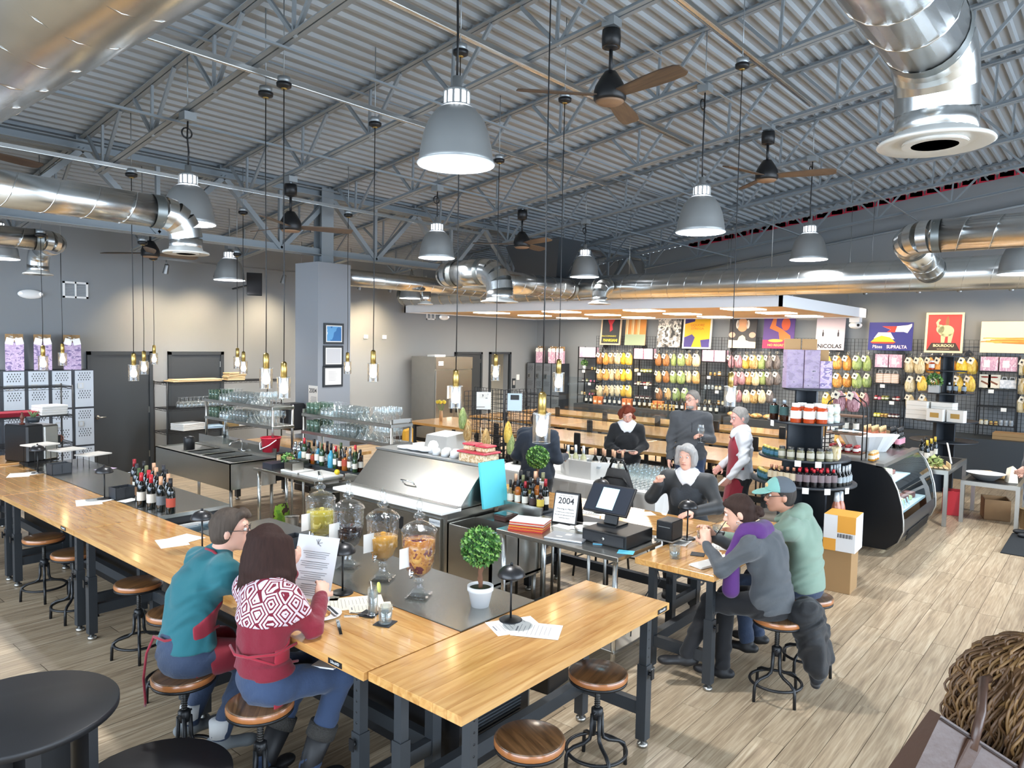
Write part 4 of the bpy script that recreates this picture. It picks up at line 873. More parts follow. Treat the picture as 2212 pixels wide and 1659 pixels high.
t = thing('cardboard_box', 'open cardboard box of supplies at the far end of the counter', 'box', (1.95, 10.4, TZ+.02), .2); B().bx(-.2, .2, -.15, -.145, 0, .2).bx(-.2, .2, .145, .15, 0, .2).bx(-.2, -.195, -.15, .15, 0, .2).bx(.195, .2, -.15, .15, 0, .2).bx(-.2, .2, -.15, .15, 0, .005).ob('carton', mat('kraft', '9a7a52', .85), t); B().obox((.0, -.22, .2), (.2, 0, 0), (0, .07, -.02), (0, 0, .002)).ob('flap', mat('kraft'), t); b = B(); [b.sph((rnd.uniform(-.14, .14), rnd.uniform(-.1, .1), .16), .045, 8) for k in range(6)]; b.ob('contents', mat('dark_goods', '3a3632', .7), t)
# --- lockers
m_lock = mat('locker_grey', 'a7afb8', .45, .15); m_lockd = mat('locker_frame', '2b2f36', .5)
def locker_row(label, x0, n, w, h, y, tiers, loc, rz, hd, mm, split):
    t = thing('locker_bank', label, 'lockers', loc, rz)
    B().bx(0, n*w, 0, .45, 0, h).ob('locker_body', m_lockd, t)
    dh = h/tiers; lz = []
    for i in range(n):
        for j in range(tiers):
            d = B().bx(i*w+.035, (i+1)*w-.02, -.02, -.001, j*dh+.02, (j+1)*dh-.012).ob('locker_door', mm, t)
            hs = B(); k = 5
            for zz in (.83, .36):
                for r in range(4):
                    for c in range(5):
                        xx = i*w+.035+(w-.055)*(.18+.14*c+.07*(r % 2)); z = j*dh+dh*zz+(r-1.5)*.036
                        hs.add([(xx-.008, -.0212, z), (xx, -.0212, z-.016), (xx+.008, -.0212, z), (xx, -.0212, z+.016)], [(0, 1, 2, 3)])
            hs.ob('vent_diamonds', m_black, d)
            B().bx(i*w+.07, i*w+.15, -.034, -.02, j*dh+dh*.52, j*dh+dh*.66).ob('latch', m_steelk, d)
            B().bx(i*w+.09, i*w+.13, -.038, -.034, j*dh+dh*.54, j*dh+dh*.64).ob('latch_recess', m_lock if hd else m_dark, d)
    return t
locker_row('bank of pale grey lockers with diamond vents beside the black door', 0, 4, .325, 1.86, 0, 3, (3.34, 12.9, 0), 0, True, m_lock, 0)
# left chrome/black wire racks
def wire_rack(label, loc, w, d, hs, m=None, rz=0):
    m = m or m_black; t = thing('wire_rack', label, 'shelving rack', loc, rz)
    H = max(hs)+.02
    for x in (0, w):
        for y in (0, d): B().cyl((x, y, 0), (x, y, H), .0125, n=8).ob('post', m, t)
    sh = B(); 
    for y in [i*d/10 for i in range(11)]: sh.bar((0, y, -.01), (w, y, -.01), .004, .004)
    for q in ((0, 0, w, 0), (0, d, w, d), (0, 0, 0, d), (w, 0, w, d)): sh.bar((q[0], q[1], 0), (q[2], q[3], 0), .008, .008).bar((q[0], q[1], -.035), (q[2], q[3], -.035), .006, .006)
    k = int(w/.05)
    for i in range(k): sh.bar((i*w/k, 0, -.035 if i % 2 else 0), ((i+1)*w/k, 0, 0 if i % 2 else -.035), .004, .004)
    for i in range(6): sh.bar((0, i*d/6, -.035 if i % 2 else 0), (0, (i+1)*d/6, 0 if i % 2 else -.035), .004, .004)
    me = sh.data('wire_shelf', m)
    for z in hs: put(me, 'wire_shelf', t, (0, 0, z))
    return t
wire_rack('black wire rack with folded linens before the lockers', (2.3, 11.2, 0), 1.45, .45, (.3, .92, 1.31, 1.71))
wire_rack('black wire rack with glasses and linens before the dark door', (5.62, 12.45, 0), 2.2, .5, (.4, .77, 1.18, 1.63))
def linen(label, loc, w, d, h, m, rz=0):
    b = B(); n = 4
    for k in range(n):
        dx = rnd.uniform(-.015, .015); b.bev(-w/2+dx, w/2+dx, -d/2, d/2, k*h/n+.001, (k+1)*h/n, .006)
    one('folded_linen', label, 'linen', b, m, loc, rz)
mw = mat('linen_white', 'e3e2de', .9)
linen('thick folded white linens on the rack by the lockers', (2.62, 11.42, 1.315), .34, .3, .085, mw); linen('folded dark red aprons on the rack by the lockers', (3.12, 11.42, 1.315), .46, .3, .06, mat('apron_red', '8e1f30', .85)); linen('loose pile of white napkins beside the red aprons', (3.52, 11.42, 1.315), .34, .3, .13, mw, .15)
linen('white towels on the wire rack before the dark door', (6.1, 12.7, .775), .45, .36, .12, mw, .2); linen('crumpled pale blue cloth on the wire rack', (6.5, 12.68, .775), .4, .3, .05, mat('cloth_blue', 'b8cede', .9), -.2); linen('tan cloth bundle on the wire rack', (6.9, 12.7, .775), .2, .25, .15, mat('cloth_tan', 'a98f62', .9)); linen('white cloth roll on the wire rack', (7.2, 12.7, .775), .4, .25, .12, mw, .1)
for k, (lab, w, h, x) in enumerate((('flat wooden pizza boards lying on the wire rack', .9, .02, 6.2), ('second stack of flat wooden boards on the wire rack', .85, .018, 6.25))): one('wooden_board', lab, 'board', B().bev(-w/2, w/2, -.18, .18, 0, h, .004), woodmat('board_wood', 'c9a877', 'dcc094', .6, 'x', 1, 0, .1), (x, 12.7, 1.635+k*.022), .03)
for k in range(6): one('wooden_board', 'small wooden serving board in the neat stack on the wire rack', 'board', B().bev(-.17, .17, -.12, .12, 0, .02, .004), MATS['board_wood'], (6.98+rnd.uniform(-.02, .02), 12.7, 1.635+k*.024), rnd.uniform(-.1, .1), 'small boards stacked on the wire rack')
# glasses meshes for the racks
GM = {'tumbler': gl([(0, .004), (.036, 0), (.038, .13), (.036, .13), (.034, .008), (0, .008)], 12).data('tumbler', m_glass), 'green': gl([(0, .004), (.036, 0), (.038, .13), (.036, .13), (.034, .008), (0, .008)], 12).data('green_tumbler', m_green),
      'down': gl([(.04, 0), (.042, .05), (.03, .085), (.006, .1), (.005, .15), (.034, .155), (0, .157)], 12).data('stem_down', m_glass), 'martini': gl([(.055, 0), (.005, .075), (.0045, .14), (.033, .145), (0, .147)], 12).data('martini_down', m_glass), 'stem': gl([(0, .002), (.034, 0), (.005, .006), (.0045, .08), (.03, .1), (.042, .14), (.034, .205)], 14).data('stem', m_glass)}
def glassset(kind, label, pts, group, sc=1):
    for p in pts:
        o = put(GM[kind], 'drinking_glass', None, p, rnd.random()*6, sc); tag(o, label, 'glass', group)
def steel_rack(label, x, y0, y1, zs, ztop, posts, zb):
    t = thing('glass_rack', label, 'shelf', (0, 0, 0))
    for z in zs: B().bev(x-.16, x+.16, y0, y1, z-.04, z, .004).ob('shelf_board', m_steel, t)
    for y in (y0+.02, y1-.02):
        for xx in (x-.14, x+.14): B().cyl((xx, y, zb), (xx, y, ztop), .017, n=10).ob('post', m_steelk, t)
        B().bx(x-.14, x+.14, y-.012, y+.012, ztop-.04, ztop).ob('end_rail', m_steelk, t)
steel_rack('double steel shelf of drinking glasses in front of the boxed column', 5.42, 6.18, 7.92, (1.28, 1.5), 1.55, 2, 0)
steel_rack('double steel shelf of drinking glasses above the triple sink', 5.15, 8.15, 9.9, (1.32, 1.565), 1.58, 2, 1.0)
for y0, y1, zs, lb, xr in ((6.22, 7.88, (1.28, 1.5), 'by the boxed column', 5.42), (8.2, 9.86, (1.32, 1.565), 'above the sink', 5.15)):
    for z, tier in zip(zs, ('lower', 'upper')):
        L = y1-y0
        kinds = (('green', .0, .16, 'green-tinted tumbler'), ('down', .18, .32, 'stemmed glass turned upside down'), ('tumbler', .34, .58, 'clear tumbler'), ('martini', .62, .76, 'cocktail glass turned upside down'), ('stem', .8, .98, 'small stemmed glass'))
        for kd, f0, f1, nm in kinds:
            st_ = .085 if kd != 'martini' else .115; pts = []
            yy = y1-f0*L-.045
            while yy > y1-f1*L:
                for xx in (-.1, 0, .1): pts.append((xr+xx, yy, z))
                yy -= st_
            glassset(kd, '%s on the %s steel shelf %s' % (nm, tier, lb), pts, 'glasses on the steel racks', .85 if kd == 'stem' else 1)
pts = [(5.9+.075*i, 12.52+.1*j, 1.185) for i in range(16) for j in range(2)]
glassset('down', 'stemmed glass turned upside down on the black wire rack', pts, 'glasses on the wire rack', 1.15)
# --- triple sink
t = thing('triple_sink', 'stainless steel triple-bowl sink with drainboard', 'sink', (4.35, 8.02, 0)); W, D, zt = .62, 1.98, .94
B().bx(0, W, 0, .012, .62, zt).bx(0, W, D-.012, D, .62, zt).bx(0, .012, 0, D, .62, zt).bx(W-.012, W, 0, D, .62, zt+.12).ob('apron', m_steel, t)
rim = B().bx(0, .07, 0, D, zt-.012, zt).bx(W-.08, W, 0, D, zt-.012, zt).bx(.07, W-.08, 1.3, D, zt-.03, zt-.018).bx(.07, W-.08, 0, .06, zt-.012, zt)
for y in (.44, .85, 1.26): rim.bx(.07, W-.08, y, y+.05, zt-.012, zt)
rim.ob('rim_and_drainboard', m_steelk, t)
for i in range(3): y = .06+i*.41; B().bx(.075, W-.085, y, y+.38, .64, .65).bx(.07, .075, y, y+.38, .64, zt).bx(W-.085, W-.08, y, y+.38, .64, zt).bx(.07, W-.08, y-.003, y, .64, zt).bx(.07, W-.08, y+.38, y+.383, .64, zt).ob('bowl', m_steelk, t)
for x in (.04, W-.04):
    for y in (.05, D-.05): B().cyl((x, y, 0), (x, y, .63), .02, n=10).ob('leg', m_steelk, t)
B().tube([(W-.05, .75, zt), (W-.05, .75, zt+.12), (W-.08, .75, zt+.16), (W-.2, .75, zt+.13), (W-.22, .75, zt+.09)], .012, 8).cyl((W-.05, .68, zt+.02), (W-.05, .82, zt+.02), .012, n=8).ob('faucet', m_chrome, t)
p = P(555, 970, .99); t = thing('bucket', 'red plastic bucket with white handle', 'bucket', (5.0, 8.2, 1.0)); B().lathe([(0, .004), (.1, 0), (.12, .17), (.128, .172), (.128, .185), (.118, .185), (.1, .01), (0, .01)], 24).ob('pail', mat('bucket_red', 'c4253a', .4), t); B().tube([(0, .125, .16), (-.09, .11, .1), (-.15, 0, .04), (-.09, -.11, .1), (0, -.125, .16)], .007, 6).ob('handle', m_white, t)
tag(B().bx(4.975, 5.33, 8.03, 9.98, .985, 1.0).ob('splash_shelf', m_dark), 'dark shelf on the sink splashback carrying the red bucket', 'shelf')
t = thing('water_bottle', 'tall clear glass water bottle standing by the sink', 'bottle', (4.93, 9.2, 1.0)); B().lathe([(0, 0), (.045, 0), (.045, .2), (.02, .27), (.016, .36), (.02, .37)], 16, cap=False).ob('glass_body', BM['clear'], t)
t = thing('canister', 'black canister by the sink drainboard', 'canister', (4.6, 9.55, zt-.018)); B().lathe([(0, 0), (.07, 0), (.072, .15), (.06, .17), (0, .18)], 18).ob('can', m_black, t)
# --- stainless prep table with cutting boards
def steel_table(label, x0, x1, y0, y1, z, shelf=.2):
    t = thing('steel_table', label, 'table', (x0, y0, 0)); w, d = x1-x0, y1-y0
    B().bev(0, w, 0, d, z-.035, z, .004).ob('table_top', m_steel, t)
    if shelf: B().bev(.03, w-.03, .03, d-.03, shelf-.02, shelf, .003).ob('under_shelf', m_steelk, t)
    for x in (.05, w-.05):
        for y in (.05, d-.05):
            l = B().cyl((x, y, .03), (x, y, z-.035), .02, n=12).ob('leg', m_galv, t); B().lathe([(.012, .04), (.022, .03), (.022, 0)], 12, 0, (x, y, 0)).ob('foot', m_steelk, l)
    return t
steel_table('stainless prep table with cutting boards', 4.55, 5.02, 6.6, 7.85, .9)
one('cutting_board', 'white plastic cutting board with a lemon on it', 'cutting board', B().bev(0, .3, 0, .42, 0, .02, .003), mat('poly_white', 'd9d8d2', .5), (4.66, 6.64, .9), .0)
one('cutting_board', 'second white cutting board on the prep table', 'cutting board', B().bev(0, .24, 0, .3, 0, .02, .003), mat('poly_white'), (4.66, 7.1, .9), .08)
one('lemon', 'bright yellow lemon on the cutting board', 'lemon', B().sph((0, 0, .03), .03, 12, sc=(1, 1.25, 1)), mat('lemon_yellow', 'e3c020', .4), (4.9, 6.68, .92))
one('paring_knife', 'small knife with black handle on the cutting board', 'knife', B().obox((0, 0, .006), (.06, 0, 0), (0, .012, 0), (0, 0, .006)).obox((.11, 0, .003), (.05, 0, 0), (0, .01, 0), (0, 0, .001)), m_black, (4.78, 6.85, .92), 1.0)
t = thing('herb_tub', 'dark tub of herbs on the prep table', 'herb tub', (4.78, 7.66, .9)); B().bx(-.16, .16, -.1, .1, 0, .06).ob('tub', mat('navy_plastic', '23252f', .5), t); leafball(.07, 120, .03, 5).ob('herbs', LEAF, t, (.08, -.06, .09))
for k, (x, y) in enumerate(((4.75, 7.3), (4.9, 7.42))): one('steel_pan', 'steel sixth pan standing on the prep table', 'pan', B().bx(-.08, .08, -.08, -.075, 0, .1).bx(-.08, .08, .075, .08, 0, .1).bx(-.08, -.075, -.08, .08, 0, .1).bx(.075, .08, -.08, .08, 0, .1).bx(-.08, .08, -.08, .08, 0, .004), m_steel, (x, y, .9), .2*k, 'steel pans on the prep table')
t = thing('bucket', 'orange-red bucket on the shelf below the prep table', 'bucket', (4.78, 6.95, .2)); B().lathe([(0, 0), (.1, 0), (.12, .2), (.127, .2), (.127, .22), (.117, .22), (.1, .01), (0, .01)], 22).ob('pail', mat('bucket_orange', 'b8321e', .45), t)
for k, (y, h) in enumerate(((6.75, .26), (6.66, .2), (7.2, .2))): one('storage_tub', 'tall translucent storage tub below the prep table', 'tub', B().lathe([(0, 0), (.065, 0), (.08, h), (.085, h), (0, h+.004)], 16), glass('frost_plastic', 'c8c9c4', .3, .4), (4.66, y, .2), 0, 'storage tubs below the prep table')
t = thing('coffee_bean_bag', 'green and brown bag of coffee beans below the prep table', 'bag', (4.68, 7.45, .2), .2); B().add([(-.09, -.04, 0), (.09, -.04, 0), (.09, .04, 0), (-.09, .04, 0), (-.1, -.03, .2), (.1, -.03, .2), (.1, .03, .2), (-.1, .03, .2), (-.09, 0, .3), (.09, 0, .3)], [(0, 3, 2, 1), (0, 1, 5, 4), (2, 3, 7, 6), (1, 2, 6, 5), (3, 0, 4, 7), (4, 5, 9, 8), (6, 7, 8, 9), (5, 6, 9), (7, 4, 8)]).ob('pouch', blotch('beanbag', ('6aa032', '8ab83c', '3a2014', '4a2a1a'), 9, .4), t)
t = thing('trash_bin', 'black trash bin with pink liner under the prep table', 'bin', (4.8, 8.02-.0, 0)); t.location = (5.85, 7.6, 0); B().lathe([(0, 0), (.17, 0), (.2, .6), (.19, .6), (0, .58)], 20).ob('bin', m_black, t)
# ice bin between prep table and salad table
t = thing('ice_bin', 'stainless ice bin with dark opening beside the salad table', 'ice bin', (4.45, 6.13, 0)); B().bx(0, .5, 0, .42, .3, .82).bx(0, .5, 0, .02, .82, .86).bx(0, .5, .4, .42, .82, .86).bx(0, .02, 0, .42, .82, .86).bx(.46, .5, 0, .42, .82, .95).ob('tank', m_steel, t); B().bx(.03, .45, .03, .39, .822, .825).ob('opening', m_black, t)
for x in (.04, .46):
    for y in (.04, .38): B().cyl((x, y, 0), (x, y, .3), .018, n=8).ob('leg', m_steelk, t)
# --- refrigerated salad table with slanted hood
t = thing('salad_prep_refrigerator', 'stainless salad prep refrigerator with slanted hood and white cutting board', 'refrigerator', (4.42, 4.50, 0)); W, D = .82, 1.56
B().bx(0.06, W, 0, D, .12, .92).ob('cabinet', m_steel, t)
B().bev(-.03, .22, -.02, D+.0, .915, .945, .005).ob('cutting_board', mat('poly_white'), t)
B().add([(.2, 0, .93), (.2, D, .93), (.55, D, 1.28), (.55, 0, 1.28), (W, 0, 1.28), (W, D, 1.28), (W, 0, .93), (W, D, .93)], [(0, 3, 2, 1), (3, 4, 5, 2), (4, 6, 7, 5), (0, 6, 4, 3), (1, 2, 5, 7)], 0, False).ob('hood', m_steel, t)
B().bx(.15, .23, -.01, D+.01, .93, .955).bx(.53, W+.01, -.01, D+.01, 1.275, 1.295).ob('hood_trim', m_steelk, t)
B().tube([(.3, .7, 1.045), (.27, .7, 1.075), (.27, .86, 1.075), (.3, .86, 1.045)], .007, 6).ob('hood_handle', m_chrome, t)
for y0, y1 in ((.06, .75), (.79, 1.5)):
    d = B().bev(.03, .06, y0, y1, .18, .86, .005).ob('door', m_steel, t); B().bx(.028, .034, y1-.2 if y0 < .5 else y0+.04, y1-.04 if y0 < .5 else y0+.2, .68, .8).ob('recessed_handle', m_black, d)
lb_ = B().bx(.0285, .03, .06, .2, .79, .85).ob('brand_plate', m_white, t); text('AVANTCO', .028, mat('ink_blue', '1d3a5c', .6), lb_, (.028, .13, .82), (R(90), 0, R(-90)), 'brand_lettering')
for x in (.12, W-.08):
    for y in (.08, D-.08): B().cyl((x, y, 0), (x, y, .12), .025, n=10).ob('caster', m_black, t)
HZ = 1.295
for k in range(3): one('plate_stack', 'stack of white oval plates on the salad table hood', 'plates', B().lathe([(0, 0), (.07, 0), (.12, .02), (.118, .026), (0, .02)], 24), m_white, (5.13, 5.75-k*.15, HZ+.002*k), 0, 'white plates on the hood')
one('serving_bowl', 'white tall bowl beside the stacked plates', 'bowl', B().lathe([(0, 0), (.05, 0), (.055, .08), (.035, .12), (0, .13)], 18), m_white, (5.12, 5.36, HZ))
for k in range(6): one('coffee_cup', 'small white cup turned upside down on the hood', 'cup', B().lathe([(.04, 0), (.04, .055), (.03, .07), (0, .07)], 16), m_white, (5.05+.09*(k % 2), 5.24-.07*k*.9, HZ), 0, 'white cups on the hood')
def tub(label, loc, w, d, h, lidc):
    t = thing('food_container', label, 'food container', loc); B().bev(-w/2*.92, w/2*.92, -d/2*.92, d/2*.92, 0, h, .01).ob('container', blotch('cereal', ('cbb79a', 'a98a62', 'd8cab4'), 50, .4), t); B().bev(-w/2, w/2, -d/2, d/2, h, h+.018, .005).ob('lid', mat(lidc, lidc, .4), t)
tub('large clear container of nuts with a red lid', (5.05, 4.66, HZ), .24, .36, .09, 'b23040'); tub('small round-edged container with red lid on the larger one', (5.05, 4.74, HZ+.108), .14, .15, .05, 'b83848'); tub('second small container with red lid on the larger one', (5.05, 4.57, HZ+.108), .15, .15, .045, 'b23040')
one('cutting_board', 'turquoise cutting board leaning on the salad table', 'cutting board', B().obox((5.02, 4.44, 1.12), (.17, 0, 0), (0, .012, .0), (0, .03, .21)), mat('turquoise', '4fb6c2', .5))
# --- steel tank next to the salad table, cash table
t = thing('undercounter_tank', 'stainless undercounter tank with open bays', 'tank', (4.45, 3.95, 0)); B().bx(0, .02, 0, .52, .38, .84).bx(0, .7, 0, .02, .38, .84).bx(0, .7, .5, .52, .38, .84).bx(.68, .7, 0, .52, .38, .95).bx(0, .7, 0, .52, .36, .4).bx(.35, .37, 0, .52, .4, .84).bx(.37, .7, 0, .52, .82, .84).ob('shell', m_steel, t)
for x in (.05, .65):
    for y in (.05, .47): B().cyl((x, y, 0), (x, y, .38), .02, n=8).ob('leg', m_steelk, t)
t = thing('chocolate_tub', 'clear tub of dark chocolates on the tank', 'tub', (4.93, 4.2, .84)); B().bev(-.09, .09, -.07, .07, 0, .05, .006).ob('tub', mat('choc', '3a1f18', .4), t); B().bev(-.095, .095, -.075, .075, .05, .06, .003).ob('lid', glass('lid_clear', 'e8ecee', .6), t)
one('plate', 'grey plate lying on the steel tank', 'plate', B().lathe([(0, 0), (.07, 0), (.1, .012), (0, .01)], 24), m_steelk, (4.95, 4.06, .845))
steel_table('stainless cash table with register and papers', 4.45, 5.1, 2.72, 3.9, .9, .18)
CZ = .9
def PZ(x, y, z=CZ): return P(x, y, z)
t = thing('cash_till', 'black cash till under the register screen', 'till', (4.86, 2.98, CZ), .0); B().bev(-.2, .2, -.2, .2, 0, .1, .004).ob('case', m_black, t); B().bx(-.206, -.2, -.18, .18, .015, .085).ob('drawer_front', mat('drawer_front', '222326', .4), t); B().cyl((-.206, .0, .05), (-.212, .0, .05), .012).ob('lock', m_chrome, t)
t = thing('register_screen', 'tilted black touchscreen register showing a receipt', 'register', (4.88, 3.06, CZ+.1), 0)
B().bx(-.06, .12, -.09, .09, 0, .015).obox((.02, 0, .07), (.015, 0, .06), (0, .06, 0), (.01, 0, -.003)).ob('stand', m_black, t)
sc_ = B().obox((-.02, 0, .21), (.075, 0, .10), (0, .2, 0), (.008, 0, -.006)).ob('screen_frame', m_black, t)
B().obox((-.0306, 0, .2185), (.069, 0, .092), (0, .19, 0), (.0004, 0, -.0003)).ob('screen', mat('screen_dark', '20242c', .2, emit=.4, ecol='2c323c'), sc_)
B().obox((-.0318, .01, .2195), (.055, 0, .0735), (0, .075, 0), (.0004, 0, -.0003)).ob('receipt_window', mat('screen_cyan', 'a5dbe6', .3, emit=.75, ecol='9fd8e6'), sc_)
t = thing('receipt_printer', 'black cube receipt printer beside the register', 'printer', P(1440, 1140, CZ+.1)+V((.05, .0, -.1)), .0); t.location.z = CZ; B().bev(-.09, .09, -.07, .07, .012, .16, .006).ob('case', m_black, t); B().bx(-.1, .1, -.08, .08, 0, .012).ob('base_plate', m_steelk, t); B().bx(-.092, -.09, -.05, .05, .11, .115).ob('paper_slot', m_steelk, t)
t = thing('tablet', 'black tablet lying on a blue case in front of the register', 'tablet', P(1310, 1172, CZ), .5); B().obox((0, 0, .02), (.07, 0, .01), (0, .1, 0), (0, 0, .005)).ob('slab', mat('tablet_glass', '15171b', .1), t); B().bx(-.07, .07, -.1, .1, 0, .006).ob('blue_sleeve', mat('sleeve_blue', '5aa9c9', .6), t)
sheet('blue square note beside the tablet', 1352, 1193, CZ, .1, .12, .4, 0, 'sticky_note', mat('note_blue', '55b0c8', .7), 'note', False)
t = thing('laptop', 'closed silver laptop with stickers', 'laptop', P(1226, 1162, CZ), .25); B().bev(-.11, .11, -.16, .16, 0, .016, .004).ob('case', mat('laptop_silver', 'a9abae', .35, .6), t); B().bx(.02, .06, -.02, .03, .016, .0165).bx(-.05, -.03, .03, .08, .016, .0165).ob('sticker', mat('sticker_mix', 'd8d0c4', .7), t)
t = thing('folder_stack', 'fanned stack of red and orange folders with white binder on top', 'folders', P(1143, 1142, CZ), .35)
for k, c in enumerate(('b8302a', 'c8702a', 'b03a30', 'd09a3a', 'a8382e', 'c4b8a8', 'c8503a', 'd8d8d6')): B().bev(-.11+.006*k, .11+.004*k, -.15, .15, k*.009, k*.009+.007, .001).ob('folder', mat('fold_'+c, c, .6), t)
p = P(1218, 1132, CZ); t = thing('notice_sign', 'black-framed notice sign reading 2004', 'sign', p, R(12))
sg = B().obox((.03, 0, .13), (.035, 0, .13), (0, .115, 0), (.004, 0, -.001)).obox((.12, 0, .13), (-.035, 0, .13), (0, .115, 0), (.004, 0, .001)).ob('frame', m_black, t)
B().obox((.0255, 0, .131), (.0315, 0, .117), (0, .103, 0), (.0008, 0, -.0002)).ob('page', m_paper, sg)
rot = (R(90-15.06), 0, R(-90)); text('2004', .075, m_ink, sg, (.0385, 0, .19), rot, bold=.001)
for i, (s, z, h) in enumerate((('Warning to Minors', .125, .021), ('We will not sell alcohol to you', .075, .015), ('It is illegal to buy or possess alcohol', .098, .012), ('You must be 21 or older', .232, .012), ('Identification required', .052, .011))): text(s, h, m_ink, sg, (.0215+.27*(z-.125), 0, z), rot)
one('receipt_roll', 'white paper receipt roll standing on the cash table', 'paper roll', B().lathe([(0, 0), (.03, 0), (.03, .08), (.01, .08), (.01, .06), (0, .06)], 18), m_paper, P(1293, 1160, CZ))
one('tape_dish', 'black dish with pale rim beside the laptop', 'dish', B().lathe([(0, .005), (.06, 0), (.085, .05), (.08, .05), (.06, .02), (0, .018)], 24), m_steelk, P(1262, 1152, CZ))
for k in range(4): sheet('loose receipts '+('nearest the notice sign', 'behind the laptop', 'beside the black dish', 'by the pen cup')[k]+' on the cash table', 1218+k*32, 1138-k*3+(k % 2)*6, CZ+.001*k, .11, .18, .3*k, 4, 'receipt', cat='receipts', title=False)
t = thing('pen_cup', 'wire cup of pens behind the register', 'pen cup', P(1320, 1142, CZ)); B().lathe([(0, 0), (.035, 0), (.04, .09), (.036, .09), (0, .01)], 12).ob('cup', m_dark, t)
for k in range(6): a = k; B().cyl((.01*math.cos(a), .01*math.sin(a), .02), (.04*math.cos(a), .04*math.sin(a), .14+.01*(k % 3)), .004, n=6).ob('pen', mat(('5a2020', '20406a', '222222')[k % 3], ('5a2020', '20406a', '222222')[k % 3], .4), t)
def low_stand(label, x0, x1, y0, y1, z):
    t = thing('bottle_stand', label, 'stand'); B().bx(x0, x1, y0, y1, z-.05, z).ob('stand_top', m_dark, t)
    for x in (x0+.02, x1-.02):
        for y in (y0+.02, y1-.02): B().cyl((x, y, 0), (x, y, z-.05), .014, n=8).ob('leg', m_steelk, t)
# mixing bowl, whisk things and bottles near the back counter
one('mixing_bowl', 'shiny steel mixing bowl beside the notice sign', 'bowl', B().lathe([(0, .0), (.05, 0), (.11, .07), (.115, .072), (.105, .07), (.045, .008), (0, .006)], 24), m_chrome, V((5.25, 3.72, .885)))
low_stand('dark low stand carrying liqueur bottles beside the salad table', 5.16, 5.36, 3.95, 4.42, 0.9)
low_stand('dark low stand carrying the mixing bowl', 5.1, 5.4, 3.4, 3.94, 0.885)
low_stand('long dark stand of bar tools and spirits behind the prep table', 5.04, 5.24, 6.5, 7.84, 0.93)
spirits = [('clear', 's', '1a1a1c', 'd8d2c4'), ('brown', 'b', 'c99a7a', 'b08a4a'), ('dark', 's', '1a1a1c', '3a2a28'), ('amber', 'b', '2a2a30', 'd8d2c4'), ('clear', 'b', '6a6a4a', '88929a'), ('brown', 's', '1a1a1c', 'c8b048'), ('dark', 'b', '8c1a24', 'd8d2c4')]
snm = {'clear': 'clear', 'brown': 'dark brown', 'dark': 'black glass', 'amber': 'amber', 'green': 'green', 'blue': 'blue'}
for k in range(14):
    b_, s_, c_, l_ = spirits[k % 7]; bottle('spirit_bottle', '%s liqueur bottle in the cluster beside the turquoise cutting board' % snm[b_], (5.2+.075*(k % 3), 4.38-.09*(k//3), .9), b_, s_, c_, l_, 'liqueur bottles beside the salad table', .8+.12*(k % 3))
for k in range(26):
    b_, s_, c_, l_ = [('blue', 's', '1a1a1c', None), ('clear', 'b', '88929a', 'd8d2c4'), ('green', 'b', 'b3202c', 'd8d2c4'), ('green', 'b', '3a4a2a', 'd8d2c4'), ('brown', 's', '1a1a1c', 'd8d2c4'), ('clear', 's', '1a1a1c', None), ('amber', 'q', '2a2a30', 'a3402c')][k % 7]
    bottle('spirit_bottle', '%s spirit bottle on the dark stand behind the prep table' % snm[b_], (5.085+.075*(k % 2), 7.68-.09*(k//2), .93), b_, s_, c_, l_, 'spirits behind the prep table', .75+.1*(k % 3))
for k in range(4):
    t = thing('cocktail_shaker', 'polished steel cocktail shaker at the end of the bottle stand', 'shaker', (5.09+.09*(k % 2), 7.79-.09*(k//2), .93), 0, 'steel cocktail shakers'); B().lathe([(0, 0), (.035, 0), (.045, .15), (.044, .155), (.03, .19), (.02, .2), (.02, .23), (0, .235)], 18).ob('body', m_chrome, t)
for k in range(3):
    t = thing('utensil_jar', 'jar of wooden spoons and bar tools behind the cutting board', 'utensil jar', (5.12, 6.95-.15*k, .93), k, 'utensil jars'); B().lathe([(0, 0), (.05, 0), (.055, .13), (.05, .13), (0, .01)], 16).ob('jar', (m_black, mat('kraft'), m_glass)[k], t)
    for j in range(6): a = j*1.05; B().cyl((.015*math.cos(a), .015*math.sin(a), .02), (.06*math.cos(a), .06*math.sin(a), .22+.02*(j % 3)), .007, n=6).ob('tool', (m_black, mat('spoon_wood', 'b8895a', .6), m_steelk)[(j+k) % 3], t)
one('citrus_press', 'bright yellow citrus press beside the blue bottle', 'press', B().bev(-.03, .03, -.1, .1, 0, .03, .01).sph((0, .1, .02), .035, 10), mat('press_yellow', 'e0c01e', .4), (5.0, 7.55, .93), .2)
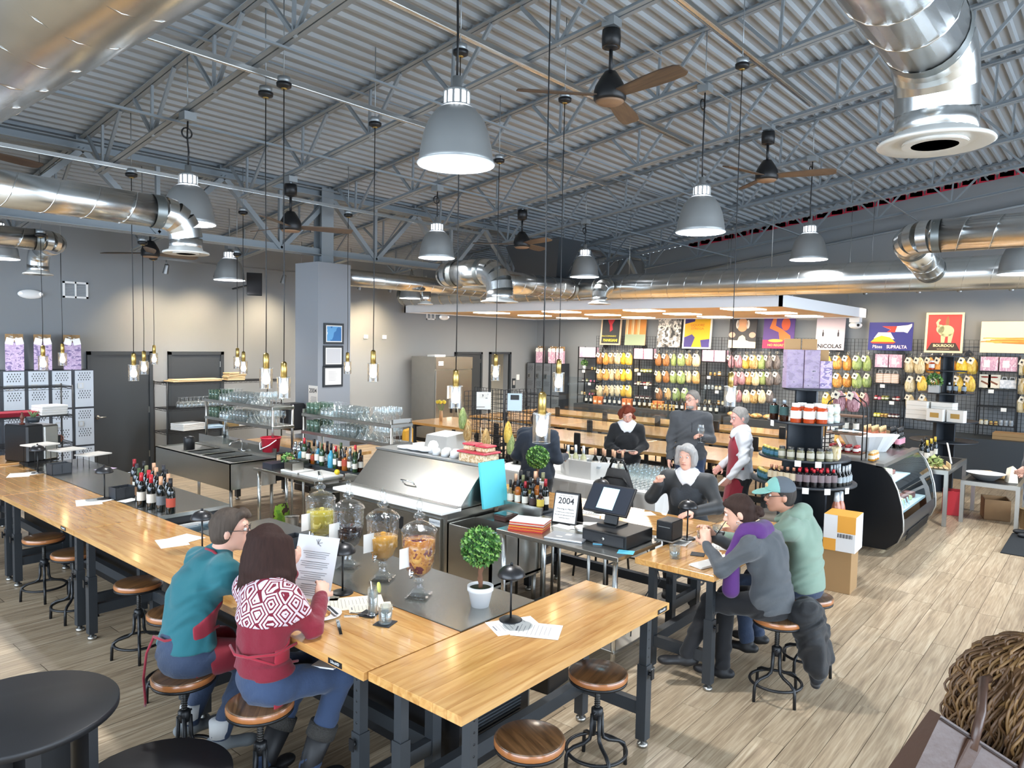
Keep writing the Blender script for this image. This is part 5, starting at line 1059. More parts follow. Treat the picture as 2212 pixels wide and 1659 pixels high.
# --- barstool chair with black bag at the back counter
t = thing('bar_chair', 'black metal bar chair behind the register', 'chair', (6.38, 4.1, 0), R(180))
B().bev(-.2, .2, -.2, .2, .6, .63, .006).ob('seat', m_black, t)
for x in (-.17, .17):
    for y in (-.17, .17): B().tube([(x*1.25, y*1.25, 0), (x, y, .6)], .012, 8).ob('leg', m_black, t)
B().tube([(-.2, -.2, .2), (.2, -.2, .2), (.2, .2, .2), (-.2, .2, .2)], .009, 6, closed=True).ob('foot_rail', m_black, t)
B().tube([(-.18, -.18, .62), (-.21, -.19, .95), (-.22, -.1, 1.02), (-.22, .1, 1.02), (-.21, .19, .95), (-.18, .18, .62)], .012, 8).ob('back_frame', m_black, t)
t = thing('shoulder_bag', 'black shoulder bag hanging on the bar chair', 'bag', (6.66, 4.1, .7)); B().add([(-.05, -.17, 0), (.05, -.17, 0), (.05, .17, 0), (-.05, .17, 0), (-.07, -.16, .2), (.07, -.16, .2), (.07, .16, .2), (-.07, .16, .2), (-.03, -.11, .4), (.03, -.11, .4), (.03, .11, .4), (-.03, .11, .4)], [(0, 3, 2, 1), (0, 1, 5, 4), (1, 2, 6, 5), (2, 3, 7, 6), (3, 0, 4, 7), (4, 5, 9, 8), (5, 6, 10, 9), (6, 7, 11, 10), (7, 4, 8, 11), (8, 9, 10, 11)], 0, True).ob('pouch', mat('bag_black', '1c1d1f', .75), t); B().tube([(0, -.11, .39), (0, -.06, .5), (0, .06, .5), (0, .11, .39)], .014, 6).ob('handle', m_black, t)
# laptop computer and cables on the low shelf, small black box on the floor
one('cash_table_wedge', 'open silver laptop leaning on the shelf under the cash table', 'laptop', B().obox((4.7, 2.95, .3), (.08, .03, .07), (-.04, .11, 0), (0, 0, .006)), MATS['laptop_silver'])
for k in range(3): tag(B().tube([(5.0+.05*k, 2.8, .85), (5.02, 2.72-.02*k, .6), (4.9+.06*k, 2.85, .3), (4.8, 2.8+.05*k, .19)], .005, 6).ob('power_cable', m_black), 'thin black power cable dangling under the cash table', 'cable', 'cables under the cash table')
one('storage_crate', 'small black crate on the floor behind the steel bar top', 'crate', B().bev(-.14, .14, -.16, .16, 0, .24, .008), m_black, (4.05, 3.1, 0), .1)
# ============================================================ THE SHOP
GX = 16.88
g = B(); pw, ph = .61, 2.5
for i in range(9): g.bar((0, i*pw/8, 0), (0, i*pw/8, ph), .006, .006)
for i in range(34): g.bar((0, 0, i*ph/33), (0, pw, i*ph/33), .005, .005)
gme = g.data('wire_grid', m_black)
gw_ = thing('gridwall', 'black wire gridwall covering the back wall behind the pasta bags', 'gridwall', (GX, 0, .15))
for i in range(18):
    y_ = 11.2-pw*(i+1); put(gme, 'wire_grid', gw_, (0, y_, 0)); B().bar((-.0, y_, 0), (0, y_, ph), .012, .012).ob('edge_rod', m_black, gw_)
    if i % 2 == 0: B().obox((-.012, y_+.3, ph-.28), (.004, 0, 0), (0, .045, .045), (0, -.045, .045)).ob('diamond_clip', m_black, gw_)
def tagcard(): return B().obox((0, 0, 0), (.003, 0, 0), (0, .045, 0), (0, 0, .055))
# pasta bags
PASTA = {'golden': ('d9b23c', 'e8cf6a', 'b98a2a'), 'tan': ('b98a4a', 'd9bd84', '8f6a38'), 'brown': ('8f5a30', 'b9824c', '6d4222'), 'green': ('8aa05a', 'b4bf7e', '6a8048'), 'orange': ('d08a34', 'e8b264', 'a8642a'), 'dark': ('4a4442', '6f6662', '8a7f78'), 'cream': ('d2c096', 'e6dab8', 'b09a68'), 'bright yellow': ('e2b416', 'f0cf4a', 'c08f14'), 'rose': ('9a6a72', 'c49aa0', '7a4a54')}
m_film = glass('cellophane', 'f2f2ee', .6, .2)
BAGS = {}
def pasta_bag(kind, label, loc, sc, rz):
    if kind not in BAGS:
        t = thing('pasta_bag', label, 'pasta bag', loc, rz, 'pasta bags hanging on the grid')
        mt = blotch('pasta_'+kind, [PASTA[kind][2], PASTA[kind][0], PASTA[kind][1], PASTA[kind][2], PASTA[kind][0]], 42, .5, (1, 1, .14), 0, 3, False, .8)
        prof = [(.02, -.3), (.07, -.29), (.092, -.23), (.095, -.16), (.08, -.09), (.045, -.03), (.018, 0)]
        B().lathe(prof, 12, 0, T=MX.Diagonal(V((.62, 1, 1)))).ob('pasta', mt, t)
        B().lathe([(.019, -.02), (.016, 0), (.045, .06), (.05, .075)], 9, 0, T=MX.Diagonal(V((.4, 1, 1))), cap=False).ob('bag_neck', m_film, t)
        k = B().obox((-.07, .03, -.06), (.002, 0, .0), (0, .042, .018), (-.004, -.02, .05)).ob('paper_tag', m_cream, t)
        B().obox((-.0735, .035, -.055), (.0005, 0, 0), (0, .016, .007), (-.001, -.006, .016)).ob('tag_picture', m_ink, k)
        B().cyl((0, 0, .005), (.3, 0, .012), .004, n=5).ob('hook', m_black, t)
        BAGS[kind] = t; o = t
    else: o = clone(BAGS[kind], loc, rz, label)
    o.scale = (sc,)*3; o['label'] = label; return o
def bagrow(x0, x1, y, kinds, bay, row):
    n = len(kinds)
    for i, k in enumerate(kinds):
        p = PXp(x0+(x1-x0)*(i+.5)/n, y, 16.6-.06*(i % 2)); pasta_bag(k, '%s pasta bag, %s row %s' % (k, row, bay), p, 1.0+.12*rnd.random(), rnd.uniform(-.5, .5))
bb = 'right of the leftmost shelf bay'
bagrow(1290, 1366, 762, ['brown', 'orange', 'tan', 'cream', 'bright yellow', 'golden'], bb, 'top'); bagrow(1290, 1366, 797, ['tan', 'orange', 'cream', 'tan', 'bright yellow', 'golden'], bb, 'middle'); bagrow(1290, 1366, 832, ['cream', 'tan', 'cream', 'cream', 'bright yellow', 'golden'], bb, 'lowest')
bb = 'below the black-and-white picture'
bagrow(1415, 1513, 764, ['brown', 'brown', 'green', 'green', 'tan', 'cream'], bb, 'top'); bagrow(1415, 1513, 801, ['tan', 'brown', 'green', 'green', 'cream', 'tan'], bb, 'middle'); bagrow(1415, 1490, 838, ['brown', 'tan', 'green', 'green'], bb, 'lowest')
bb = 'below the purple poster'
bagrow(1572, 1686, 767, ['rose', 'rose', 'golden', 'tan', 'green', 'dark', 'dark'], bb, 'top'); bagrow(1580, 1686, 803, ['rose', 'rose', 'tan', 'cream', 'green', 'dark', 'dark'], bb, 'middle'); bagrow(1588, 1672, 842, ['rose', 'cream', 'tan', 'cream', 'dark'], bb, 'lowest')
bb = 'right of the tall gift boxes'
bagrow(1778, 1884, 768, ['golden', 'orange', 'orange', 'green', 'green'], bb, 'top'); bagrow(1778, 1884, 806, ['golden', 'orange', 'orange', 'green', 'green'], bb, 'middle'); bagrow(1776, 1880, 848, ['golden', 'golden', 'orange', 'orange', 'rose'], bb, 'lowest')
bb = 'below the red elephant poster'
bagrow(1954, 2112, 772, ['cream', 'cream', 'orange', 'orange', 'orange', 'bright yellow', 'golden'], bb, 'top'); bagrow(1954, 2110, 812, ['cream', 'golden', 'orange', 'rose', 'golden', 'golden'], bb, 'middle'); bagrow(1954, 2006, 852, ['cream', 'tan'], bb, 'lowest')
bb = 'at the far right of the pasta wall'
for y, r_ in ((776, 'top'), (816, 'middle'), (856, 'lowest')): bagrow(2200, 2250, y, ['cream', 'golden', 'green'], bb, r_)
# shelf bays
m_pink = blotch('pink_print', ('d9b2c0', 'c99ab0', 'e6cdd4', 'b08aa8'), 22, .6, (1, 1, .4)); m_lil = blotch('lilac_leaf_print', ('a48fae', 'b7a3bd', '75658c', 'c2b3c6'), 16, .6, (1, .5, 1.6), 0, 3)
JM = {}
def jar(kind, label, loc, group, sc=1.0):
    spec = {'dark jam': ('3a141a', 'e0dcd4', '4a1a20', .03, .08), 'red jam': ('7a1a1e', 'd8d4cc', 'a33030', .032, .085), 'cream': ('d6cdb4', 'c8c2b0', 'b49a62', .035, .09), 'sauce': ('a8401c', 'dcdcd8', 'e2e0dc', .043, .16), 'wide white': ('c6cfc6', 'e4e4e0', 'd2cdb8', .045, .1), 'green': ('5a6a2c', 'd6d2bc', '8a7a3a', .032, .085), 'herb': ('6d6a52', 'b4b0a0', '3a3a38', .033, .11), 'pink tin': ('c46a82', 'd88aa0', 'b04a68', .03, .06), 'teal': ('2a4a44', '3a6a80', 'c8b050', .035, .1), 'yellow': ('d8cf5a', 'e8e4b4', 'd2c43a', .03, .075), 'olive': ('c8b070', '8a5a2a', 'caa23c', .03, .07), 'silver': ('a9adb0', '8a8f92', 'b9bcbe', .034, .1), 'honey': ('b87a24', 'd8d0b8', 'c9b48a', .036, .1)}[kind]
    if kind not in JM:
        body, lab, lid, r, h = spec
        b = B().lathe([(0, 0), (r, 0), (r*1.02, .006), (r*1.02, h*.22), (r*1.03, h*.24), (r*1.03, h*.6), (r*1.02, h*.62), (r*.98, h*.74), (r*.78, h*.82), (r*.82, h*.84), (r*.82, h), (0, h)], 12, [0, 0, 0, 1, 1, 1, 0, 0, 2, 2, 2, 2])
        JM[kind] = b.data('jar', [mat('jarb_'+kind, body, .12), mat('jarl_'+kind, lab, .7), mat('jarc_'+kind, lid, .4)])
    o = put(JM[kind], 'jar', None, loc, rnd.random()*6, sc); return tag(o, label, 'jar', group)
def shelf_bay(label, px0, px1, zs, depth=.32):
    y1 = PXp(px0, 800, 16.6).y; y0 = PXp(px1, 800, 16.6).y; t = thing('shelf_bay', label, 'shelf unit', (0, 0, 0))
    for y in (y0, y1): B().bx(16.84, 16.86, y-.012, y+.012, .1, 2.35).bx(16.84-depth, 16.86-depth, y-.012, y+.012, .1, 2.35).ob('upright', m_black, t)
    for z in zs: B().bx(16.84-depth, 16.86, y0, y1, z-.02, z).ob('shelf_board', m_black, t)
    return y0, y1
def fill(y0, y1, z, items, label, group, x=16.64, rows=1):
    """items: list of jar kinds spread along Y"""
    n = len(items)
    for r in range(rows):
        for i, k in enumerate(items):
            if k is None: continue
            y = y1-(y1-y0)*(i+.5)/n; jar(k, '%s jar %s' % (k, label), (x-.09*r, y, z), group)
def printbox(label, y, z, w, h, m=None, x=16.62, d=.16, group='pink printed boxes'):
    t = thing('gift_box', label, 'gift box', (x, y, z), 0, group); B().bev(-d/2, d/2, -w/2, w/2, 0, h, .003).ob('carton', m or m_pink, t); B().bx(-d/2-.002, -d/2, -w*.05, w*.3, h*.25, h*.75).ob('label', m_paper, t)
def pricetag(label, y, z, x=16.5): one('price_tag', label, 'price tag', B().obox((0, 0, 0), (.002, 0, 0), (0, .045, 0), (0, 0, .035)), m_paper, (x, y, z), 0, 'white shelf price tags')
ZS = (1.02, 1.38, 1.72, 2.05)
bays = [('leftmost black shelf bay with a small potted plant', 1252, 1290, 'in the leftmost shelf bay'), ('black shelf bay crowded with dark jam jars', 1370, 1413, 'in the jam shelf bay'), ('black shelf bay left of the bald man poster', 1517, 1570, 'in the bay left of the bald man poster'), ('black shelf bay below the blue poster', 1889, 1951, 'in the bay below the blue poster'), ('black shelf bay below the long pasta picture', 2116, 2200, 'in the bay below the pasta picture')]
for i, (lb, a, b_, wh) in enumerate(bays):
    y0, y1 = shelf_bay(lb, a, b_, ZS)
    w = y1-y0
    for k in range(1 if i == 0 else 2): printbox('pink gift box on top shelf %s' % wh, y1-w*((k+.5)/(1 if i == 0 else 2)), 2.06, w*(.9 if i == 0 else .46), .27)
    rows = [[['cream', 'olive', None, 'pink tin', 'pink tin', 'red jam'], ['dark jam', 'green', 'pink tin', 'pink tin'], [None, None, None, 'olive', 'yellow']],
            [['dark jam']*6, ['dark jam', 'cream', 'dark jam', 'red jam', 'cream', 'dark jam'], ['cream', None, 'green', 'yellow', 'green', 'green']],
            [['cream', 'cream', None, 'honey', 'cream'], ['silver', 'silver', 'silver', 'cream', 'cream', None], [None, 'olive', 'olive', 'honey', None]],
            [['yellow', 'yellow', 'olive', 'olive', 'dark jam', 'dark jam', 'dark jam'], ['red jam', 'pink tin', 'green', 'green', None, 'dark jam', 'red jam'], [None, None, None]],
            [['cream', 'cream', 'olive', 'olive', 'silver', 'silver', 'silver'], [None, None, None, None], ['olive', 'olive', 'cream', 'cream', 'cream', None]]][i]
    for z, it in zip(ZS, rows): fill(y0+.03, y1-.03, z, it, wh, 'jars on the wall shelves', rows=2 if i in (1, 3) else 1)
    for k in range(2): pricetag('white price tag clipped to the shelf '+wh, y0+w*(.3+.35*k), ZS[k+1]-.05)
    if i == 0:
        t = thing('potted_plant', 'little green plant in a white pot on the leftmost shelf', 'potted plant', (16.64, y1-.13, 1.72)); B().lathe([(.04, 0), (.055, .11), (0, .1)], 14).ob('pot', m_white, t); leafball(.08, 70, .05, 8).ob('leaves', LEAF, t, (0, 0, .17))
    if i == 3:
        for k in range(3):
            t = thing('striped_bag', 'small white striped gift pouch hanging in the bay below the blue poster', 'pouch', (16.6, y1-w*(.2+.27*k), 1.73), 0, 'striped pouches'); B().bev(-.04, .04, -.07, .07, 0, .2, .01).ob('pouch', stripes('pouch_stripe', 'e6ddd2', 'c9a08a', 'Z', 9, .8), t); B().tube([(0, -.04, .2), (0, -.03, .26), (0, .03, .26), (0, .04, .2)], .006, 5).ob('handle', m_white, t)
    if i == 4:
        for k in range(2):
            t = thing('cookie_box', 'cream box with a red oval label and chocolate stick', 'box', (16.6, y1-w*(.16+.24*k), 1.73), 0, 'cream chocolate-stick boxes'); B().bev(-.03, .03, -.1, .1, 0, .26, .003).ob('carton', m_cream, t); B().lathe([(0, 0), (.03, 0), (0, .002)], 20, T=MX.Diagonal(V((.5, 2.2, 1)))@MX.Identity(3)).ob('hidden_oval', mat('oval_red', 'a83a30', .6), t, (-.034, 0, .21)).rotation_euler = (0, R(-90), 0); B().obox((-.031, 0, .1), (.001, 0, 0), (0, .06, .03), (0, -.008, .014)).ob('printed_stick', mat('choco_print', '7a4a34', .7), t)
        for k in range(2):
            t = thing('snack_pouch', 'white snack pouch with a handle', 'pouch', (16.6, y1-w*(.66+.2*k), 1.73), 0, 'white snack pouches'); B().bev(-.04, .04, -.075, .075, 0, .17, .012).ob('pouch', blotch('snack_print', ('e0e0e2', 'c2c6cc', 'ffffff'), 18, .4), t); B().tube([(0, -.04, .17), (0, -.03, .22), (0, .03, .22), (0, .04, .17)], .007, 5).ob('handle', m_white, t)
# lower ledge of bottles and boxes along the wall (left half)
tag(B().bx(16.0, 16.86, 7.1, 11.3, .0, .82).ob('wall_ledge', m_dark), 'dark low ledge of bottles and orange cartons along the pasta wall', 'ledge')
for k in range(26):
    y = 11.1-.15*k
    if k % 6 in (2, 3): t = thing('panettone_box', 'orange carton on the dark ledge under the pasta bags', 'carton', (16.35, y, .82), 0, 'orange cartons on the ledge'); B().bev(-.07, .07, -.065, .065, 0, .2, .004).ob('carton', blotch('orange_carton', ('d06a34', 'e08a4a', 'b8442a'), 12, .5), t); B().bx(-.072, -.07, -.04, .04, .04, .1).ob('label', m_cream, t)
    else: bottle('wine_bottle', 'dark wine bottle with a pale label on the ledge under the pasta bags', (16.3, y, .82), 'dark', 'b', '1a1a1c', 'd8d2c4', 'wine bottles on the wall ledge', 1.0)
for k in range(14): jar('olive', 'gold jar stacked in a little pyramid on the wall ledge', (16.15, 9.0-.1*(k % 7), .82+.08*(k//7)), 'gold jars on the wall ledge')
tag(B().bx(15.9, 16.84, -.6, 7.0, .0, .8).ob('wall_ledge', m_dark), 'long dark ledge under the shelf bays on the right of the pasta wall', 'ledge')
for k in range(5): one('bread_loaf', 'crusty loaf on the ledge behind the man in grey', 'bread', B().sph((0, 0, .06), .1, 12, sc=(.8, 1.4, .6)), blotch('crust', ('b8844a', 'd9b27a', 'e6d0a4'), 14, .8), (16.2, 6.9-.28*k, .8), .3*k, 'loaves on the ledge')
# posters
def poster(label, px0, px1, py0, py1, bgm, frame=None, X=16.8):
    a = PXp(px0, (py0+py1)/2, X); b_ = PXp(px1, (py0+py1)/2, X); z1 = PXp((px0+px1)/2, py0, X).z; z0 = PXp((px0+px1)/2, py1, X).z
    w, h = a.y-b_.y, z1-z0; t = thing('poster', label, 'poster', ((a.x), (a.y+b_.y)/2, z0)); t.rotation_euler = (0, R(6), 0)
    B().bx(-.012, .012, -w/2, w/2, 0, h).ob('board', bgm, t)
    if frame:
        q = .04; B().bx(-.02, .014, -w/2-q, -w/2, -q, h+q).bx(-.02, .014, w/2, w/2+q, -q, h+q).bx(-.02, .014, -w/2, w/2, h, h+q).bx(-.02, .014, -w/2, w/2, -q, 0).ob('frame', frame, t)
    def shape(pts, m, name='printed_shape', lift=.001):      # pts in (0..1, 0..1), left-to-right, bottom-to-top
        vs = [(-.0125-lift, w/2-u*w, v*h) for u, v in pts]; n = len(vs)
        B().add(vs, [list(range(n))]).ob(name, m, t)
    def word(s, u, v, hh, m, sx=1, bold=0): text(s, hh*h, m, t, (-.0155, w/2-u*w, v*h), (R(90), 0, R(-90)), sx=sx, bold=bold)
    return shape, word
def ell(cu, cv, ru, rv, n=20, a0=0, a1=2*PI): return [(cu+ru*math.cos(a0+(a1-a0)*k/n), cv+rv*math.sin(a0+(a1-a0)*k/n)) for k in range(n)]
c_ = lambda h, r=.6: mat('ink_'+h, h, r)
wf = woodmat('poster_frame', 'c9a882', 'dcc4a2', .5, 'z', 1, 0, .05)
sh, wd = poster('black poster with yellow lettering in a pale wooden frame', 1300, 1338, 676, 742, c_('25282c'), wf)
sh([(.35, .95), (.62, .98), (.7, .8), (.55, .62), (.6, .45), (.45, .38), (.42, .6), (.3, .75)], c_('c8303a')); wd('RACCOMANDO', .42, .24, .075, c_('d8c832')); wd('PIANIGIANI', .5, .1, .13, c_('e0d23a'), .82, .002)
sh, wd = poster('picture of hanging noodles above a green band', 1350, 1394, 680, 746, c_('b98a5a'))
sh([(0, 0), (1, 0), (1, .36), (0, .36)], c_('9aa888'))
for k in range(14): sh([(k/14, .36), (k/14+.05, .36), (k/14+.055, 1), (k/14-.004, 1)], c_(('d9b27a', 'e8cfa0', 'c8844a', 'd98a3c')[k % 4 if k < 10 else 3]))
sh, wd = poster('black and white picture of a bearded eater', 1420, 1469, 678, 750, blotch('bw_print', ('2a2a2a', '8a8680', 'e0d8cc', '4a4846', 'd6cec0'), 5, .6, (1, 1, 1), 0, 3))
sh, wd = poster('yellow and purple liqueur poster', 1478, 1533, 680, 750, c_('e8b020'), c_('e8e2d2'))
sh([(0, .72), (.38, .8), (.42, 1), (0, 1)], c_('3a2f6a')); sh([(0, 0), (.3, 0), (.42, .3), (.3, .4), (0, .3)], c_('43387a')); sh([(.7, 0), (1, 0), (1, .26), (.64, .22)], c_('4a3f80')); sh(ell(.22, .55, .2, .16), c_('f0a82a'))
wd('LIQUORE', .5, .68, .1, c_('c8641e'), 1.1); wd('STREGA', .5, .57, .1, c_('c8641e'), 1.2)
sh, wd = poster('dark poster of a bald man over a heap of spaghetti', 1574, 1633, 684, 752, c_('3a3838'))
sh([(0, 0), (1, 0), (1, .2), (0, .26)], c_('cdbca6')); sh(ell(.48, .74, .2, .22), c_('d0966a')); sh(ell(.3, .76, .06, .14), c_('d8d0c4')); sh(ell(.68, .76, .06, .14), c_('d8d0c4')); sh(ell(.12, .42, .12, .09), c_('d4a088')); sh(ell(.86, .42, .12, .09), c_('d4a088')); sh(ell(.48, .18, .3, .08), c_('e6dcc0'), lift=.002); sh([(.3, .16), (.66, .16), (.6, .36), (.5, .42), (.38, .36)], c_('e0d2a4'), lift=.003)
sh, wd = poster('purple and magenta spaghetti poster', 1648, 1715, 682, 753, c_('5f4484'))
sh([(0, 0), (1, 0), (1, .26), (0, .26)], c_('c8305a')); sh([(.2, .62), (.32, .98), (.42, .98), (.4, .7), (.6, .6), (.88, .4), (.9, .26), (.55, .26), (.5, .5)], c_('dd7a3c')); sh(ell(.72, .75, .14, .2), c_('d8603a')); sh(ell(.42, .24, .24, .05), c_('e8b050'), lift=.003); wd('NO REGRETTI', .5, .1, .1, c_('ecd86a'))
sh, wd = poster('pale pink wine-shop poster with bold black lettering', 1762, 1824, 686, 756, c_('d8c6c8'))
for u in (.25, .78): sh([(u-.03, .42), (u+.03, .42), (u+.03, .52), (u+.012, .56), (u+.012, .62), (u-.012, .62), (u-.012, .56), (u-.03, .52)], c_('2a2326'))
wd('NiCOLAS', .5, .11, .17, c_('1c1a1c'), 1.02, .004)
sh, wd = poster('blue pasta poster with red, white and yellow shapes', 1876, 1971, 696, 757, c_('2b2f7a'))
sh([(.3, .86), (.62, .86), (.88, .9), (.97, .95), (.97, .86), (.88, .62), (.8, .66), (.62, .66)], c_('ece6da')); sh([(.3, .86), (.64, .86), (.6, .64), (.42, .66), (.5, .74)], c_('d23a30'), lift=.002); sh([(.12, .42), (.22, .64), (.5, .64), (.6, .4)], c_('ded8d0')); sh([(.06, .3), (.16, .44), (.3, .52), (.5, .46), (.62, .3)], c_('e8b82a'), lift=.003); sh([(.04, .3), (.64, .3), (.58, .24), (.1, .24)], c_('c83a2c'), lift=.004); wd('Pâtes', .22, .12, .17, c_('e8e6e0'), .9); wd('SUPRALTA', .66, .12, .16, c_('dfc8d0'), .86, .003)
sh, wd = poster('red poster with a pale green elephant shape in a cream border', 2003, 2076, 679, 758, c_('cc3a3a'), c_('e2d6ae'))
sh(ell(.55, .55, .24, .16), c_('b4b48c')); sh(ell(.38, .6, .12, .12), c_('bcbc94')); sh([(.42, .2), (.52, .2), (.55, .45), (.4, .5)], c_('b0b08a')); sh([(.62, .2), (.72, .2), (.78, .5), (.62, .45)], c_('b0b08a')); sh([(.3, .62), (.24, .78), (.32, .88), (.38, .86), (.32, .78), (.36, .66)], c_('b8b890')); sh([(.53, .7), (.63, .7), (.63, .84), (.6, .95), (.57, .95), (.53, .84)], c_('8a5a3a')); sh([(.0, .0), (1, .0), (.86, .22), (.14, .22)], c_('3a2c28'), lift=.002); wd('BOURDOU', .5, .14, .1, c_('ead9a8'), 1, .002); wd('VENTE EN FRANCE', .5, .045, .035, c_('ead9a8'))
sh, wd = poster('wide cream picture of orange noodles spilling sideways', 2118, 2260, 694, 763, c_('e2cdb0'))
for k in range(26): v = .3+.16*rnd.random(); u = rnd.random()*.4; sh([(u, v), (u+.5, v+.12*(rnd.random()-.4)), (u+.51, v+.03), (u+.01, v+.03)], c_(('d98a3a', 'e8a850', 'c8742a')[k % 3]), lift=.001+.0001*k)
# lockers and gift bags in the far corner, washroom fittings
locker_row('bank of dark grey lockers in the far corner', 0, 4, .3, 1.85, 0, 2, (16.45, 13.32, 0), R(-90), False, mat('locker_dark', '6a7076', .5), 0)
def giftbag(label, loc, rz, w, d, h, m, cards=True):
    t = thing('gift_bag', label, 'gift bag', loc, rz); B().bx(-w/2, w/2, -d/2, d/2, 0, h).ob('bag', m, t); B().bx(-w/2+.004, w/2-.004, d/2-.02, d/2, h, h+.12).ob('back_flap', mat('kraft'), t)
    if cards:
        leafball(.07, 30, .05, 4).ob('tissue', [m_film, m_paper, m_film], t, (0, 0, h+.04))
        for s in (-1, 1): B().obox((s*.06, -d/2-.01, h+.01), (.05, 0, s*.012), (0, .001, 0), (s*-.012, 0, .05)).ob('card', m_paper, t)
for k, (x, lb) in enumerate(((3.62, 'leftmost on the grey lockers'), (4.0, 'in the middle on the grey lockers'), (4.42, 'nearest the black door on the grey lockers'))): giftbag('lilac and pink patterned gift bag with cards, '+lb, (x-.05, 13.05, 1.862), -.25, .24, .13, .44, m_lil)
for k, (y, lb) in enumerate(((12.95, 'nearest the left wall'), (12.5, 'in the middle'), (12.22, 'at the right end'))): giftbag('pink gift bag %s on the dark corner lockers' % lb, (16.6, y, 1.852), R(-90)+.2, .22, .12, .36, m_pink)
t = thing('refrigerator', 'tall two-door stainless refrigerator by the left wall', 'refrigerator', (11.85, 12.35, 0)); B().bx(0, 1.25, .04, .85, .1, 2.05).ob('cabinet', m_steelk, t)
for x in (.01, .63):
    d = B().bev(x, x+.61, 0, .038, .14, 1.74, .004).ob('door', m_steel, t); B().bx(x+.5 if x < .3 else x+.06, x+.53 if x < .3 else x+.09, -.03, 0, .7, 1.1).ob('handle', m_black, d)
B().bx(0, 1.25, -.005, .04, 1.76, 2.05).ob('top_panel', m_steel, t); pl = B().bx(.08, .24, -.008, -.005, 1.85, 1.95).ob('brand_plate', m_white, t); text('AVANTCO', .035, MATS['ink_blue'], pl, (.16, -.009, 1.9), (R(90), 0, 0), 'brand_lettering')
B().bx(.38, .55, -.004, -.0005, 1.05, 1.36).ob('taped_notice', m_paper, t); B().bx(.05, 1.2, .05, .8, 0, .1).ob('plinth', m_black, t)
one('paper_box', 'flat white box lying on top of the refrigerator', 'box', B().bev(-.2, .2, -.12, .12, 0, .05, .004), m_paper, (12.2, 12.7, 2.05), .1)
t = thing('washroom_sign', 'small dark washroom sign beside the open doorway', 'sign', (15.95, YW-.01, 1.25)); B().bx(-.07, .07, -.008, 0, -.14, .14).ob('plate', m_dark, t); B().bx(-.035, -.015, -.01, -.008, -.05, .08).bx(.015, .035, -.01, -.008, -.05, .08).ob('figure_mark', m_white, t)
t = thing('thermostat', 'white wall controller beside the washroom sign', 'controller', (16.12, YW-.01, 1.42)); B().bev(-.06, .06, -.02, .009, -.08, .08, .004).ob('case', m_white, t)
for x, z, lb in ((9.0, 2.5, 'left'), (9.55, 2.5, 'right')): t = thing('wall_switch', 'small electrical outlet box on the warm wall, %s one' % lb, 'outlet', (x+1.6, YW-.01, z)); B().bev(-.06, .06, -.015, .009, -.045, .045, .003).ob('plate', m_white, t)
t = thing('dispenser', 'grey paper towel dispenser inside the washroom', 'dispenser', (15.35, YW+1.55, 1.35)); B().bev(-.15, .15, -.2, .045, -.2, .2, .03).ob('case', mat('dispenser_grey', '6a6a68', .4), t)
# framed certificates and notices on the column
m_fr = mat('frame_black', '22262a', .4)
def certificate(label, y, z, w, h, face, kind):
    t = thing('framed_certificate', label, 'picture frame', (6.60, y, z)); B().bx(-.02, -.001, -w/2, w/2, -h/2, h/2).ob('frame', m_fr, t); pg = B().bx(-.022, -.02, -w/2+.05, w/2-.05, -h/2+.05, h/2-.05).ob('mat_board', m_paper, t)
    B().bx(-.0228, -.022, -w/2+.07, w/2-.07, -h/2+.07, h/2-.07).ob('print', face, pg)
# frames hang on the face toward the bar (facing -Y)
def certificate2(label, px, py, face, lines):
    p = PYp(px, py, 9.5); w, h = .37, .33; t = thing('framed_certificate', label, 'picture frame', p); B().bx(-w/2, w/2, -.022, -.001, -h/2, h/2).ob('frame', m_fr, t); pg = B().bx(-w/2+.035, w/2-.035, -.024, -.022, -h/2+.035, h/2-.035).ob('mat_board', m_paper, t)
    if face: B().bx(-w/2+.05, w/2-.05, -.0248, -.024, -h/2+.05, h/2-.05).ob('print', face, pg)
    if lines:
        b = B()
        for k in range(7): b.bx(-.09, .09*(.4+.6*rnd.random()), -.0246, -.024, .07-.022*k, .074-.022*k)
        b.ob('printed_lines', mat('print_grey'), pg)
certificate2('black framed picture in blue tones, topmost on the boxed column', 720, 721, blotch('blue_print', ('2f6ea8', '5f9fcf', 'c4d6e4', '8a4a7a'), 4, .5), False); certificate2('black framed certificate, middle one on the boxed column', 719, 769, mat('grey_print', 'c2c2c4', .6), True); certificate2('black framed certificate, lowest on the boxed column', 718, 813, None, True)
p = PYp(690, 855, 9.4); t = thing('age_notice', 'white age notice reading 2004 on the column', 'sign', (6.599, 9.62, PXp(675, 855, 6.6).z)); B().bx(-.004, -.001, -.12, .12, -.16, .16).ob('page', m_paper, t); text('2004', .1, m_ink, t, (-.0045, 0, .08), (R(90), 0, R(-90)), bold=.001); b = B(); [b.bx(-.0048, -.004, -.09, .09*(.5+.5*rnd.random()), -.02-.02*k, -.014-.02*k) for k in range(6)]; b.ob('printed_lines', mat('print_grey'), t)
t = thing('towel_dispenser', 'black paper towel dispenser on the column side', 'dispenser', (6.44, 9.95, 1.2)); B().bev(-.14, .159, -.15, .15, -.2, .22, .03).ob('case', m_black, t); B().bx(-.05, .1, -.1, .1, -.26, -.19).ob('paper_towel', m_paper, t)
